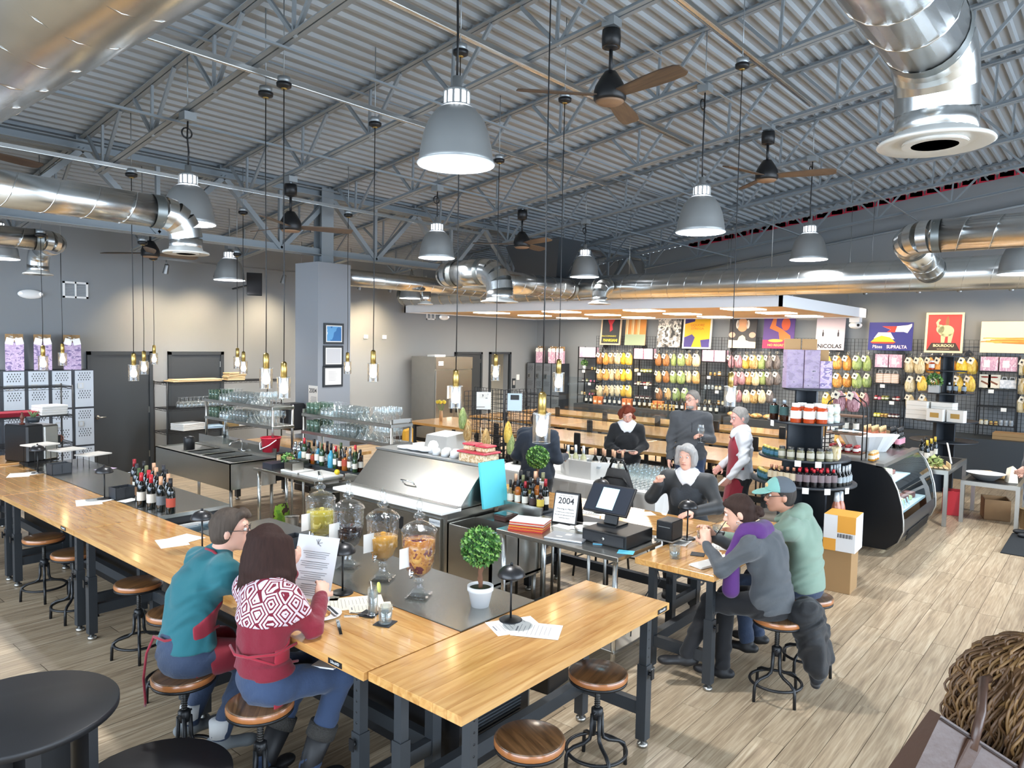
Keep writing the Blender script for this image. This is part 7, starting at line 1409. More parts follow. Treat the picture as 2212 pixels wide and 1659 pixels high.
# ============================================================ PEOPLE
A = lambda v: np.array(v, np.float32)
def nrm(v): v = np.array(v, float); return v/np.linalg.norm(v)
def surf(prims, h, wr=0):
    """smooth union of capsules / ellipsoids -> one closed surface (surface nets)"""
    lo = np.min([p['lo'] for p in prims], 0)-3*h; hi = np.max([p['hi'] for p in prims], 0)+3*h
    n = np.ceil((hi-lo)/h).astype(int)+1
    f = np.full(n, .5, np.float32); ax = [lo[i]+h*np.arange(n[i]) for i in range(3)]
    for p in prims:
        m = .05; i0 = np.maximum(0, ((p['lo']-m-lo)/h).astype(int)); i1 = np.minimum(n, ((p['hi']+m-lo)/h).astype(int)+2)
        X = ax[0][i0[0]:i1[0], None, None].astype(np.float32); Y = ax[1][None, i0[1]:i1[1], None].astype(np.float32); Z = ax[2][None, None, i0[2]:i1[2]].astype(np.float32)
        if p['t'] == 'c':
            a, b = p['a'], p['b']; d = b-a; L2 = max(float(d@d), 1e-9); px, py, pz = X-a[0], Y-a[1], Z-a[2]
            t = np.clip((px*d[0]+py*d[1]+pz*d[2])/L2, 0, 1); qx, qy, qz = px-t*d[0], py-t*d[1], pz-t*d[2]
            r = p['ra']+(p['rb']-p['ra'])*t; s = p.get('flat')
            dd = qx*qx+qy*qy+qz*qz
            if s is not None:
                fd, fs = s; q = qx*fd[0]+qy*fd[1]+qz*fd[2]; dd = dd+q*q*(1/fs**2-1)
                D = (np.sqrt(dd)-r)*(.5+.5*fs)
            else: D = np.sqrt(dd)-r
        else:
            c, M3, rad = p['c'], p['M'], p['r']; px, py, pz = X-c[0], Y-c[1], Z-c[2]
            u = [(px*M3[i][0]+py*M3[i][1]+pz*M3[i][2])/rad[i] for i in range(3)]
            k0 = np.sqrt(u[0]**2+u[1]**2+u[2]**2); D = (k0-1)*min(rad)*1.15
        for (pt, nn) in p.get('clip', ()): D = np.maximum(D, (X-pt[0])*nn[0]+(Y-pt[1])*nn[1]+(Z-pt[2])*nn[2])
        sl = f[i0[0]:i1[0], i0[1]:i1[1], i0[2]:i1[2]]; k = p.get('k', .02)
        if p.get('sub'): sl[...] = np.maximum(sl, -D)
        else:
            g_ = np.maximum(k-np.abs(sl-D), 0)/k; sl[...] = np.minimum(sl, D)-g_*g_*k*.25
    if wr:
        X, Y, Z = [a.astype(np.float32) for a in np.meshgrid(*ax, indexing='ij', sparse=True)]
        u = 31*Z+9*X+2.2*np.sin(17*Y+11*Z)+1.7*np.sin(13*X-7*Z); f = f+wr*(np.sin(u)*.5+np.sin(1.9*u+14*Y-8*X+1.3*np.sin(23*X))*.35+np.sin(47*Z+39*Y-31*X)*.15)
    s = f < 0
    cs = [f[i:n[0]-1+i, j:n[1]-1+j, k:n[2]-1+k] for i in (0, 1) for j in (0, 1) for k in (0, 1)]
    cnt = sum((c < 0).astype(np.int8) for c in cs); mask = (cnt > 0) & (cnt < 8)
    idx = -np.ones(mask.shape, np.int64); idx[mask] = np.arange(mask.sum()); cell = np.argwhere(mask).astype(np.float32)
    vals = [c[mask] for c in cs]; off = [(i, j, k) for i in (0, 1) for j in (0, 1) for k in (0, 1)]
    acc = np.zeros_like(cell); w_ = np.zeros(len(cell), np.float32)
    for a in range(8):
        for b in range(a+1, 8):
            if sum(abs(off[a][q]-off[b][q]) for q in range(3)) != 1: continue
            cr = (vals[a] < 0) != (vals[b] < 0); t = np.where(cr, vals[a]/np.where(cr, vals[a]-vals[b], 1), 0)
            pos = A(off[a])[None]+t[:, None]*(A(off[b])-A(off[a]))[None]; acc += np.where(cr[:, None], pos, 0); w_ += cr
    v = (cell+acc/w_[:, None])*h+lo
    quads = []
    for axis in range(3):
        o = [q for q in range(3) if q != axis]
        sa = [slice(None)]*3; sb = [slice(None)]*3; sa[axis] = slice(0, -1); sb[axis] = slice(1, None)
        A_, B_ = s[tuple(sa)], s[tuple(sb)]
        e = np.argwhere(A_ != B_); e = e[(e[:, o[0]] > 0) & (e[:, o[1]] > 0) & (e[:, o[0]] < n[o[0]]-1) & (e[:, o[1]] < n[o[1]]-1)]
        if not len(e): continue
        inside = A_[e[:, 0], e[:, 1], e[:, 2]]
        def at(d0, d1):
            q = e.copy(); q[:, o[0]] -= d0; q[:, o[1]] -= d1; return idx[q[:, 0], q[:, 1], q[:, 2]]
        q = np.stack([at(1, 1), at(0, 1), at(0, 0), at(1, 0)], 1)
        if axis == 1: inside = ~inside
        q[~inside] = q[~inside][:, ::-1]; quads.append(q)
    return v, np.concatenate(quads)
def cap(a, b, ra, rb=None, k=.03, flat=None, clip=()):
    a, b = np.array(a, float), np.array(b, float); rb = ra if rb is None else rb; m = max(ra, rb)
    return dict(t='c', a=a, b=b, ra=ra, rb=rb, k=k, flat=flat, clip=clip, lo=np.minimum(a, b)-m, hi=np.maximum(a, b)+m)
def elp(c, M3, r, k=.02, clip=(), sub=False):
    c = np.array(c, float); m = max(r); return dict(t='e', c=c, M=M3, r=r, k=k, clip=clip, sub=sub, lo=c-m, hi=c+m)
def meshob(name, prims, h, mats, base, parent=None, wr=0):
    v, q = surf(prims, h, wr); me = bpy.data.meshes.new(name); me.from_pydata((v-np.array(base)).tolist(), [], q.tolist())
    me.polygons.foreach_set('use_smooth', [True]*len(me.polygons)); me.materials.append(mats); me.update()
    return put(me, name, parent, None if parent else base)
def hand(wr, d, nml, side, curl=.5, spread=1., sz=1.):
    """palm, four jointed fingers of unequal length and a thumb leaving the side of the palm; nml = palm-facing direction"""
    d = nrm(d); nml = np.array(nml, float); nml = nrm(nml-d*(nml@d)); lat = np.cross(d, nml)*side; wr = np.array(wr, float); P_ = []
    P_.append(elp(wr+d*.05*sz, (lat, d, nml), (.041*sz, .056*sz, .017*sz), .015)); P_.append(cap(wr-d*.03, wr+d*.03, .027*sz, .026*sz, .02))
    for i, (o, L) in enumerate(((-.031, .068), (-.0105, .078), (.0105, .073), (.031, .057))):
        p = wr+d*(.088-.004*abs(i-1.2))*sz+lat*o*sz*spread; a = curl*.35; L *= sz
        for s_, fr in ((.45, 1), (.32, 1.9), (.25, 2.6)):
            ang = curl*fr*.62; dr = d*math.cos(ang)+nml*math.sin(ang); q = p+dr*L*s_; P_.append(cap(p, q, .0092*sz, .0082*sz, .006)); p = q
    b = wr+d*.03*sz-lat*.035*sz; m = b-lat*.03*sz+d*.025*sz+nml*.012*sz*(1+curl); e = m+d*.03*sz-lat*.004*sz+nml*.018*sz*curl
    P_ += [cap(b, m, .013*sz, .0105*sz, .012), cap(m, e, .0105*sz, .009*sz, .006)]
    return P_
def headp(J, sk=1.):
    c, f, u = J['head'], J['hf'], J['hu']; r = np.cross(f, u); M3 = (r, f, u)
    return [elp(c+u*.022-f*.012, M3, (.074*sk, .096*sk, .098*sk), .02), elp(c+f*.024-u*.05, M3, (.058, .066, .068), .03), elp(c+f*.066-u*.098, M3, (.024, .02, .02), .03), cap(c+f*.084+u*.016, c+f*.108-u*.024, .0075, .0125, .014), elp(c+f*.1-u*.03, M3, (.017, .012, .009), .01),
            cap(c+f*.078-r*.036+u*.036, c+f*.078+r*.036+u*.036, .012, .012, .02), elp(c+r*.077-f*.012-u*.012, M3, (.011, .019, .031), .008), elp(c-r*.077-f*.012-u*.012, M3, (.011, .019, .031), .008), elp(c+f*.088-u*.058, M3, (.023, .012, .012), .012),
            elp(c+f*.091+r*.033+u*.012, M3, (.016, .012, .011), .01, (), True), elp(c+f*.091-r*.033+u*.012, M3, (.016, .012, .011), .01, (), True), cap(J['neck'], c-u*.06-f*.022, .058, .05, .03)]
SKIN = lambda t: mat('skin_'+t, t, .5, var=.05, vs=20)
def cloth(name, col='808080', rough=.9, b=.25, bs=22): return mat(name, col, rough, var=.05, vs=14, bump=b, bs=bs, sheen=.15)
def wv(*a): return np.array(a, float)
def stand(x, y, h, f, head=None):
    k = h/1.75; f = nrm((*f, 0)); r = np.cross(f, (0, 0, 1)); o = wv(x, y, 0); Z = wv(0, 0, 1)
    q = lambda lr, fw, z: o+r*lr*k+f*fw*k+Z*z*k
    return dict(f=f, r=r, base=(x, y, 0), pel=q(0, 0, .95), chest=q(0, .0, 1.26), neck=q(0, -.01, 1.47), head=q(0, .035, 1.625), hf=nrm((*(head or f[:2]), 0) if head is None or len(head) == 2 else head), hu=Z,
                shR=q(.18, 0, 1.41), shL=q(-.18, 0, 1.41), elR=q(.235, -.03, 1.13), elL=q(-.235, -.03, 1.13), wrR=q(.25, .06, .9), wrL=q(-.25, .06, .9),
                hiR=q(.09, 0, .92), hiL=q(-.09, 0, .92), knR=q(.1, .02, .5), knL=q(-.1, .02, .5), anR=q(.105, -.02, .09), anL=q(-.105, -.02, .09))
def person(label, J, top, bottom, shoes, skin, hair, hcol, h=.011, sleeve=1., build=1., hands=True, hem=None, hp=(.5, .5), hd=None, hn=None, female=False, layers=None):
    f, r = J['f'], J['r']; base = J['base']; Z = wv(0, 0, 1); hf, hu = J['hf'], J['hu'] = nrm(J['hf']), nrm(J['hu']-J['hf']*(J['hu']@J['hf'])/(J['hf']@J['hf'])); c = J['head']; hr = np.cross(hf, hu); HM = (hr, hf, hu)
    sp = nrm(J['neck']-J['pel']); tf = nrm(f-sp*(f@sp))
    def torso(i, hem_drop=.0): 
        P_ = [cap(J['pel']-Z*hem_drop, J['chest'], (.158+.01*female)*build+i, .152*build+i, .05, (tf, .74)), cap(J['chest'], (J['neck']*.45+J['chest']*.55), .155*build+i, .125*build+i, .05, (tf, .72)), cap(J['shR'], J['shL'], .056*build+i, .056*build+i, .09), cap(J['chest']*.3+J['neck']*.7, J['neck'], .085+i, .06+i*.6, .05)]
        if female: P_ += [elp(J['chest']+tf*(.08+i)+s*r*.07+Z*.01, (r, tf, sp), (.068+i, .055+i*.5, .068+i), .05) for s in (-1, 1)]
        return P_
    def arm(s, i, fr=1.):
        a, e, w_ = J['sh'+s], J['el'+s], J['wr'+s]
        if fr < .6: q = a+(e-a)*fr/.5; return [cap(a, q, .053*build+i, .055*build+i, .08)]
        q = e+(w_-e)*min(1, (fr-.5)/.5); return [cap(a, e, .052*build+i, .046*build+i, .07), cap(e, q, .045*build+i, .034+i, .03)]
    def leg(s, i, fr=1.):
        a, e, w_ = J['hi'+s], J['kn'+s], J['an'+s]; return [cap(a, e, .088*build+i, .062+i, .05), cap(e, e+(w_-e)*fr, .06+i, .046+i, .03)]
    sm = SKIN(skin); body = headp(J)+torso(-.03)+leg('R', -.018)+leg('L', -.018)
    for s, sd in (('R', 1), ('L', -1)):
        body += arm(s, -.008)
        if hands:
            d = (hd or {}).get(s); d = J['wr'+s]-J['el'+s] if d is None else wv(*d); nn = (hn or {}).get(s); nn = (r*-sd*.7+f*.3) if nn is None else wv(*nn); body += hand(J['wr'+s], d, nn, sd, hp[0] if s == 'R' else hp[1])
    o = meshob('person', body, min(h, .009) if h < .01 else h*.9, sm, base); tag(o, label, 'person')
    hz = (J['pel']+Z*(-.04 if hem is None else hem), -Z)      # hem plane of the top
    tp = torso(.006, .08)+[cap(J['hiR']+Z*.03, J['hiL']+Z*.03, .108*build, .108*build, .06)]
    tp[0]['clip'] = tp[-1]['clip'] = [hz]
    for s in 'RL': tp += arm(s, .006, sleeve)
    meshob('top', tp, h, top, base, o, .009)
    bt = leg('R', .008, .97)+leg('L', .008, .97)+[cap(J['hiR'], J['hiL'], .1*build, .1*build, .05), cap(J['pel']-Z*.02, J['pel']+Z*.03, .135*build, .135*build, .05, (tf, .8))]
    meshob('trousers', bt, h, bottom, base, o, .007)
    if shoes:
        for s in 'RL':
            a = J['an'+s]; d = nrm(J.get('toe'+s, f)); up = Z-d*(Z@d); m3 = (np.cross(d, up), d, up); bz = a-Z*.045
            meshob('shoe', [cap(bz-d*.05, bz+d*.13, .042, .038, .03, (up, .8)), cap(a+Z*.01, bz, .047, .042, .03), elp(bz+d*.16, m3, (.042, .05, .03), .02)], max(.008, h*.8), shoes, base, o)
    # face details
    if J.get('face', True):
        e = B(); ir = B(); br = B()
        for s in (-1, 1):
            p = V(c+hf*.0835+hr*s*.033+hu*.012)-V(base); p = p-V(hf)*.0025; e.sph(p, .0105, 10); ir.sph(p+V(hf)*.006, .0062, 8)
            br.tube([V(c+hf*.086+hr*s*.012+hu*.034)-V(base), V(c+hf*.089+hr*s*.034+hu*.040)-V(base), V(c+hf*.076+hr*s*.054+hu*.032)-V(base)], [.003, .0042, .002], 6)
        e.ob('eyes', mat('eye_white', 'd8d4ce', .3), o); ir.ob('irises', mat('iris', '2a2420', .2), o); br.ob('brows', mat('brow_'+hcol, hcol, .9), o)
        B().tube([V(c+hf*.091-hr*.024-hu*.058)-V(base), V(c+hf*.0995-hu*.0555)-V(base), V(c+hf*.091+hr*.024-hu*.058)-V(base)], [.002, .0065, .002], 6).ob('lips', mat('lips_'+skin, 'a8645a', .45), o)
    hm = mat('hair_'+hcol, hcol, .75, spec=.2, var=.4, vs=60, vst=(1, 1, .12), bump=.5, bs=90, bst=(1, 1, .1))
    HP = []
    fr_ = nrm(hf*.86-hu*.5); top_ = (c+hf*.052+hu*.062, fr_)
    if hair in ('short', 'bob', 'long', 'bun', 'side', 'curlshort'):
        HP += [elp(c+hu*.032-hf*.016, HM, (.083, .104, .1), .02, [top_, (c-hu*.045, -hu)]), elp(c-hf*.045-hu*.02, HM, (.076, .07, .08), .03, [(c+hf*.0, nrm(hf)), (c-hu*.085, -hu)])]
    if hair == 'side': HP += [cap(c+hf*.075+hu*.09-hr*.045, c+hf*.06+hu*.105+hr*.05, .02, .016, .03), cap(c+hf*.09+hu*.075-hr*.02, c+hf*.05+hu*.1-hr*.05, .014, .02, .03)]
    if hair == 'bob': HP += [elp(c-hf*.018-hu*.02, HM, (.1, .098, .115), .03, [(c+hf*.045, nrm(hf+hu*-.15)), (c-hu*.105, -hu)]), cap(c+hf*.07+hu*.085-hr*.045, c+hf*.055+hu*.095+hr*.06, .026, .022, .03), cap(c+hf*.045+hu*.06+hr*.075, c+hf*.03-hu*.06+hr*.09, .026, .022, .03), cap(c+hf*.045+hu*.06-hr*.075, c+hf*.03-hu*.06-hr*.09, .026, .022, .03)]
    if hair == 'curlshort':
        q = random.Random(4)
        for k in range(60):
            d = nrm((q.gauss(0, 1), q.gauss(0, 1), q.gauss(.4, .8))); dd = hr*d[0]+hf*d[1]*.9+hu*d[2]
            if dd@hf > .45 and dd@hu < .55: continue
            if dd@hu < -.55: continue
            p = c+hu*.015+dd*.095; HP.append(cap(p, p+dd*.012-hu*.012, .026, .02, .02))
    if hair == 'bun':
        q = random.Random(5)
        for k in range(26): d = nrm((q.gauss(0, 1), q.gauss(0, 1), q.gauss(0, 1))); HP.append(elp(c-hf*.115-hu*.035+d*.03, HM, (.022, .022, .022), .012))
        HP += [cap(c+hf*.06+hu*.085-hr*.05, c-hf*.08+hu*.03-hr*.06, .02, .02, .03), cap(c+hf*.06+hu*.085+hr*.05, c-hf*.08+hu*.03+hr*.06, .02, .02, .03)]
    if hair == 'long':
        dn = -Z
        HP += [elp(c-hf*.02, HM, (.098, .105, .12), .03, [(c+hf*.05, nrm(hf))])]
        q = random.Random(3)
        for k in range(17):
            a = -2.0+4.0*k/16; d = -hf*math.cos(a)+hr*math.sin(a); p0 = c+d*.09+hu*.05; p1 = c+d*.118+dn*.12; p2 = c+d*(.125+.03*q.random())+dn*(.2+.07*q.random()+.03*math.cos(a)); HP += [cap(p0, p1, .034, .036, .014), cap(p1, p2, .033, .01, .012)]
    if HP: meshob('hair', HP, min(h, .008), hm, base, o, .004)
    for fn_ in layers or (): fn_(o, base, dict(torso=torso, arm=arm, leg=leg, J=J, c=c, hf=hf, hu=hu, hr=hr, HM=HM, tf=tf, sp=sp, h=h))
    return o
def glasses(col='1a1a1c', r_=.002):
    def fn(o, base, K):
        c, f, u, r = K['c'], K['hf'], K['hu'], K['hr']; b = B(); vb = V(base)
        for s in (-1, 1):
            ce = c+f*.104+r*s*.035+u*.008; b.tube([V(ce+r*.026*math.cos(a)+u*.018*math.sin(a)-f*.006*abs(math.cos(a)))-vb for a in [k*2*PI/16 for k in range(16)]], r_, 5, closed=True)
            b.tube([V(ce+r*s*.026)-vb, V(c+r*s*.079+f*.05+u*.012)-vb, V(c+r*s*.084-f*.02+u*.008)-vb], r_, 5)
        b.tube([V(c+f*.105-r*.01+u*.01)-vb, V(c+f*.106+r*.01+u*.01)-vb], r_, 5); b.ob('glasses', mat('spectacle_'+col, col, .3), o)
    return fn
def collar(m, w=.03, z=.0):
    def fn(o, base, K):
        J = K['J']; n = J['neck']; tf, r = K['tf'], J['r']; P_ = []
        for s in (-1, 1):
            for p in K['torso'](.02)[1:4]:
                if p is None: continue
                p['clip'] = [(n-UP*.02, nrm(-.8*s*r-.6*UP)), (n+r*s*.04-UP*.065, nrm(.8*s*r-.6*UP)), (n-tf*.05, -tf)]; P_.append(p)
        P_.append(cap(n-tf*.0+UP*.01, n+UP*.035+tf*.012, .07, .064, .01, None, [(n-UP*.004, -UP), (n+UP*.045+tf*.02, nrm(UP+tf*.5))])); meshob('shirt_collar', P_, min(.008, K['h']), m, base, o)
    return fn
def shell(name, m, pr, clips, h=None, wr=0):
    """an extra garment layer grown from the same body lines, cut by planes"""
    def fn(o, base, K):
        P_ = pr(K)
        for p in P_: p['clip'] = list(p.get('clip', ()))+clips(K)
        meshob(name, P_, h or K['h'], m, base, o, wr)
    return fn
def strap(name, m, pts, r_=.006):
    def fn(o, base, K): B().tube([V(p)-V(base) for p in pts], r_, 6).ob(name, m, o)
    return fn
def fairisle():
    m = bpy.data.materials.new('fair_isle_knit'); m.use_nodes = True; N = m.node_tree.nodes; L = m.node_tree.links; b = N['Principled BSDF']; b.inputs['Roughness'].default_value = .95
    tc = N.new('ShaderNodeTexCoord'); vo = N.new('ShaderNodeTexVoronoi'); vo.distance = 'MANHATTAN'; vo.inputs['Randomness'].default_value = 0; vo.inputs['Scale'].default_value = 10; L.new(tc.outputs['Object'], vo.inputs['Vector'])
    mu = N.new('ShaderNodeMath'); mu.operation = 'MULTIPLY'; mu.inputs[1].default_value = 3.6; L.new(vo.outputs['Distance'], mu.inputs[0]); fr = N.new('ShaderNodeMath'); fr.operation = 'FRACT'; L.new(mu.outputs[0], fr.inputs[0])
    cr = N.new('ShaderNodeValToRGB'); cr.color_ramp.interpolation = 'CONSTANT'; cr.color_ramp.elements[0].color = (*lin('6d1528'), 1); cr.color_ramp.elements[1].position = .42; cr.color_ramp.elements[1].color = (*lin('c4b6bd'), 1); L.new(fr.outputs[0], cr.inputs[0]); L.new(cr.outputs[0], b.inputs['Base Color']); return m
X_, Y_ = wv(1, 0, 0), wv(0, 1, 0); UP = wv(0, 0, 1)
m_jean = cloth('denim', '2c3e5c', .85, .3, 60); m_jeand = cloth('denim_dark', '2c3a52', .85, .3, 60); m_red = cloth('apron_cloth', '861c2c', .85, .3, 18)
# --- man in teal, leaning to the woman beside him
J = dict(base=(1.84, 3.92, 0), f=X_, r=-Y_, pel=wv(1.84, 3.94, .70), chest=wv(1.93, 3.95, 1.0), neck=wv(2.06, 3.92, 1.20), head=wv(2.115, 3.89, 1.335), hf=wv(.80, -.58, -.06), hu=UP, shR=wv(2.02, 3.77, 1.13), shL=wv(2.04, 4.11, 1.12), elR=wv(2.2, 3.80, .94), elL=wv(2.28, 4.22, .935), wrR=wv(2.36, 3.72, 1.08), wrL=wv(2.48, 4.06, .92),
         hiR=wv(1.88, 3.85, .665), hiL=wv(1.88, 4.03, .665), knR=wv(2.19, 3.80, .60), knL=wv(2.16, 4.1, .60), anR=wv(1.96, 3.74, .225), anL=wv(1.93, 4.02, .225), toeR=wv(.85, -.5, .0), toeL=wv(.9, -.3, .05))
def lap(K): J = K['J']; return K['leg']('R', .022, .25)+K['leg']('L', .022, .25)
man1 = person('man in a teal T-shirt, red apron and glasses leaning to the woman', J, cloth('teal_tee', '1a5e66'), m_jeand, cloth('trainers_grey', '7f8486', .8), 'd2a08a', 'side', '4a4038', .0075, .42, 1.04, hem=.03, hp=(.8, .2), hn={'L': (0, 0, -1), 'R': (-.3, .5, .3)}, layers=[glasses(),
    shell('apron_bib', m_red, lambda K: K['torso'](.016, .06)[:2], lambda K: [(wv(1.91, 3.92, .9), nrm(wv(-.86, .50, -.05))), (wv(1.98, 3.8, .93), nrm(wv(-.5, .1, 1)))], wr=.006), shell('apron_skirt', m_red, lap, lambda K: [(wv(1.93, 3.9, .6), nrm(wv(-1, 0, -.4))), (wv(2, 4, .56), nrm(wv(.15, 0, -1)))]),
    strap('apron_tie', m_red, [(1.99, 3.79, .83), (1.85, 3.81, .80), (1.735, 3.9, .79), (1.71, 3.98, .80)], .008), strap('hanging_tie', m_red, [(1.715, 3.98, .80), (1.69, 4.02, .7), (1.685, 4.05, .55), (1.69, 4.04, .42), (1.7, 4.07, .38)], .007), strap('neck_strap', m_red, [(2.05, 3.79, 1.16), (2.0, 3.88, 1.235), (1.995, 3.95, 1.235), (2.06, 4.03, 1.16)], .008)])
for s_, a in (('R', J['anR']), ('L', J['anL'])): B().cyl(V(a+UP*.0)-V(J['base']), V(a+UP*.09)-V(J['base']), .052, .055, 16).ob('sock', mat('sock_white', 'd4d4d2', .9), man1)
# --- woman in the red patterned sweater holding a menu
J = dict(base=(1.97, 3.33, 0), f=X_, r=-Y_, pel=wv(1.97, 3.33, .70), chest=wv(2.02, 3.38, .98), neck=wv(2.06, 3.42, 1.165), head=wv(2.10, 3.47, 1.31), hf=wv(.9, .25, -.28), hu=UP, shR=wv(2.07, 3.25, 1.085), shL=wv(2.05, 3.58, 1.085), elR=wv(2.19, 3.19, .925), elL=wv(2.24, 3.69, .93), wrR=wv(2.385, 3.40, .985), wrL=wv(2.43, 3.75, 1.03),
         hiR=wv(2.0, 3.24, .665), hiL=wv(2.0, 3.42, .665), knR=wv(2.36, 3.17, .615), knL=wv(2.33, 3.47, .60), anR=wv(2.19, 3.24, .115), anL=wv(2.07, 3.47, .115), toeR=wv(.6, -.2, 0), toeL=wv(.8, .1, 0), face=True)
wom1 = person('woman in a red patterned sweater and apron holding up a menu', J, cloth('red_knit', '741627', .95, .4, 45), m_jean, mat('boot_black', '1b1b1d', .55), 'd8aa94', 'long', '2f1d18', .0075, 1., .96, hp=(.75, .75), hd={'R': (.55, .55, .5), 'L': (.35, .35, .8)}, hn={'R': (.3, .7, -.2), 'L': (.4, -.9, -.1)}, female=True, hem=.035, layers=[
    shell('patterned_yoke', fairisle(), lambda K: K['torso'](.018)[0:4]+[cap(K['J']['shR'], K['J']['shR']*.5+K['J']['elR']*.5, .068, .064, .07), cap(K['J']['shL'], K['J']['shL']*.5+K['J']['elL']*.5, .068, .064, .07)], lambda K: [(wv(2.03, 3.4, 1.0), nrm(wv(.12, 0, -1)))]),
    strap('apron_tie', cloth('apron_tie_red', '981e30'), [(2.13, 3.22, .86), (1.97, 3.19, .85), (1.865, 3.27, .845), (1.845, 3.36, .84), (1.875, 3.46, .85)], .008), strap('apron_tie', MATS['apron_tie_red'], [(2.12, 3.22, .76), (1.96, 3.19, .80), (1.85, 3.3, .85)], .007),
    shell('apron_side', MATS['apron_tie_red'], lambda K: K['torso'](.014, .06)[:2], lambda K: [(wv(2.045, 3.3, .8), nrm(wv(-.8, .6, 0))), (wv(2, 3.3, .9), nrm(wv(0, -.4, 1)))])])
for a, k_ in ((J['anR'], J['knR']), (J['anL'], J['knL'])):
    u = nrm(k_-a); B().tube([V(a-UP*.06)-V(J['base']), V(a+u*.05)-V(J['base']), V(a+u*.22)-V(J['base'])], [.052, .056, .07], 18).ob('boot_shaft', mat('boot_black'), wom1); B().tube([V(a+u*.2)-V(J['base']), V(a+u*.27)-V(J['base'])], [.08, .078], 18).ob('fur_cuff', mat('fur_grey', '3a3835', 1, bump=1, bs=120, var=.3, vs=90), wom1)
one('napkin', 'white folded napkin lying on the lap of the woman in red', 'napkin', B().obox((2.27, 3.18, .70), (.05, .03, -.01), (-.03, .06, 0), (0, 0, .004)), mw)
# the held menu: its plane follows her hands
pc, pr_, pu = V((2.52, 3.66, 1.07)), V((.62, -.76, -.10)).normalized(), V((.28, .12, .95)).normalized(); pn = pr_.cross(pu).normalized(); pu = pn.cross(pr_)*-1 if pn.cross(pr_).z < 0 else pn.cross(pr_)
t = thing('held_menu', 'large printed menu sheet held up by the woman in red', 'menu', pc); B().obox((0, 0, 0), pr_*.125, pu*.185, pn*.0007).ob('page', mat('menu_white', 'dcdde0', .8), t)
b = B(); sgn = -1 if pn.dot(V((-.76, -.64, .1))) < 0 else 1
for k in range(22): y = .09-.012*k-(.012 if k in (4, 9, 15) else 0); wd_ = .045+.05*rnd.random(); b.obox(pu*y+pn*sgn*.0011, pr_*wd_, pu*.0016, pn*.0002)
b.ob('printed_lines', mat('print_grey'), t); b = B()
for a, l_ in ((.3, .03), (1.2, .035), (2.1, .03), (-.6, .025), (1.6, .03)): b.obox(pu*.14+pn*sgn*.0011+pr_*math.cos(a)*.012+pu*math.sin(a)*.012, pr_*math.cos(a)*l_*.5+pu*math.sin(a)*l_*.5, -pr_*math.sin(a)*.002+pu*math.cos(a)*.002, pn*.0002)
b.ob('printed_sprig', mat('print_grey'), t)
# --- woman in grey fleece with purple scarf
J = dict(base=(4.98, 1.74, 0), f=Y_, r=X_, pel=wv(4.98, 1.76, .70), chest=wv(4.95, 1.82, 1.0), neck=wv(4.90, 1.92, 1.165), head=wv(4.86, 2.0, 1.285), hf=wv(-.30, .88, -.34), hu=UP, shR=wv(5.11, 1.86, 1.08), shL=wv(4.75, 1.87, 1.08), elR=wv(5.13, 2.08, .93), elL=wv(4.69, 2.04, .91), wrR=wv(4.98, 2.24, 1.05), wrL=wv(4.80, 2.20, 1.02),
         hiR=wv(5.07, 1.8, .665), hiL=wv(4.89, 1.8, .665), knR=wv(5.08, 2.16, .60), knL=wv(4.86, 2.18, .60), anR=wv(5.0, 2.14, .09), anL=wv(4.74, 2.30, .22), toeR=wv(-.3, .9, 0), toeL=wv(-.6, .7, .0))
wom2 = person('woman in a grey fleece with a purple scarf sipping a drink', J, cloth('grey_fleece', '4b4e51', .95, .3, 25), cloth('black_trousers', '17171a'), mat('boot_black'), 'd2a48c', 'bun', '33241e', .0085, 1., 1., hp=(.7, .7), hd={'R': (-.4, .3, .6), 'L': (.3, .3, .75)}, hn={'L': (.8, .3, 0), 'R': (-.8, .2, 0)}, female=True, hem=-.06, layers=[
    shell('scarf', cloth('purple_scarf', '4f2566'), lambda K: [cap(wv(4.85, 1.86, 1.175), wv(4.97, 1.86, 1.17), .07, .07, .04), cap(wv(4.83, 1.93, 1.18), wv(4.97, 1.97, 1.14), .055, .05, .04), cap(wv(4.80, 1.95, 1.14), wv(4.76, 1.99, 1.0), .05, .045, .03), cap(wv(4.76, 1.99, 1.0), wv(4.77, 2.0, .76), .045, .06, .03)], lambda K: []), strap('straw', m_black, [(4.87, 2.1, 1.2), (4.88, 2.17, 1.09)], .003), strap('hoop_earring', m_chrome, [(4.80+.0*k, 1.975+.014*math.cos(k), 1.225+.014*math.sin(k)) for k in np.linspace(0, 6.2, 10)], .002)])
t = thing('drinking_glass', 'iced amber cocktail held by the woman in grey', 'glass', (4.89, 2.275, 1.0)); G_TUMB.ob('glass_wall', m_glass, t); B().lathe([(0, .013), (.034, .014), (.037, .075), (0, .075)], 16).ob('liquid', mat('cocktail', 'a3562c', .15, alpha=.9), t)
J2 = [cap(wv(5.12, 1.62, .60), wv(5.0, 1.58, .62), .09, .09, .05), cap(wv(5.16, 1.6, .58), wv(5.2, 1.55, .3), .11, .1, .05), cap(wv(5.05, 1.57, .6), wv(5.06, 1.5, .28), .11, .09, .05), cap(wv(5.2, 1.55, .3), wv(5.14, 1.52, .13), .08, .05, .05), cap(wv(5.24, 1.64, .55), wv(5.28, 1.6, .3), .08, .07, .04)]
for p in J2: p['clip'] = []
J2 += [cap(wv(5.0+.06*k, 1.52+.03*(k % 3), .5-.07*(k % 4)), wv(5.04+.06*k, 1.5+.02*(k % 2), .3-.04*(k % 3)), .07, .055, .02) for k in range(5)]
for p in J2: p['clip'] = []
tag(meshob('black_coat', J2, .01, cloth('puffer_black', '0d0e11', .75, .6, 14), (5.12, 1.56, 0), None, .016), 'black padded coat draped over the stool of the woman in grey', 'coat')
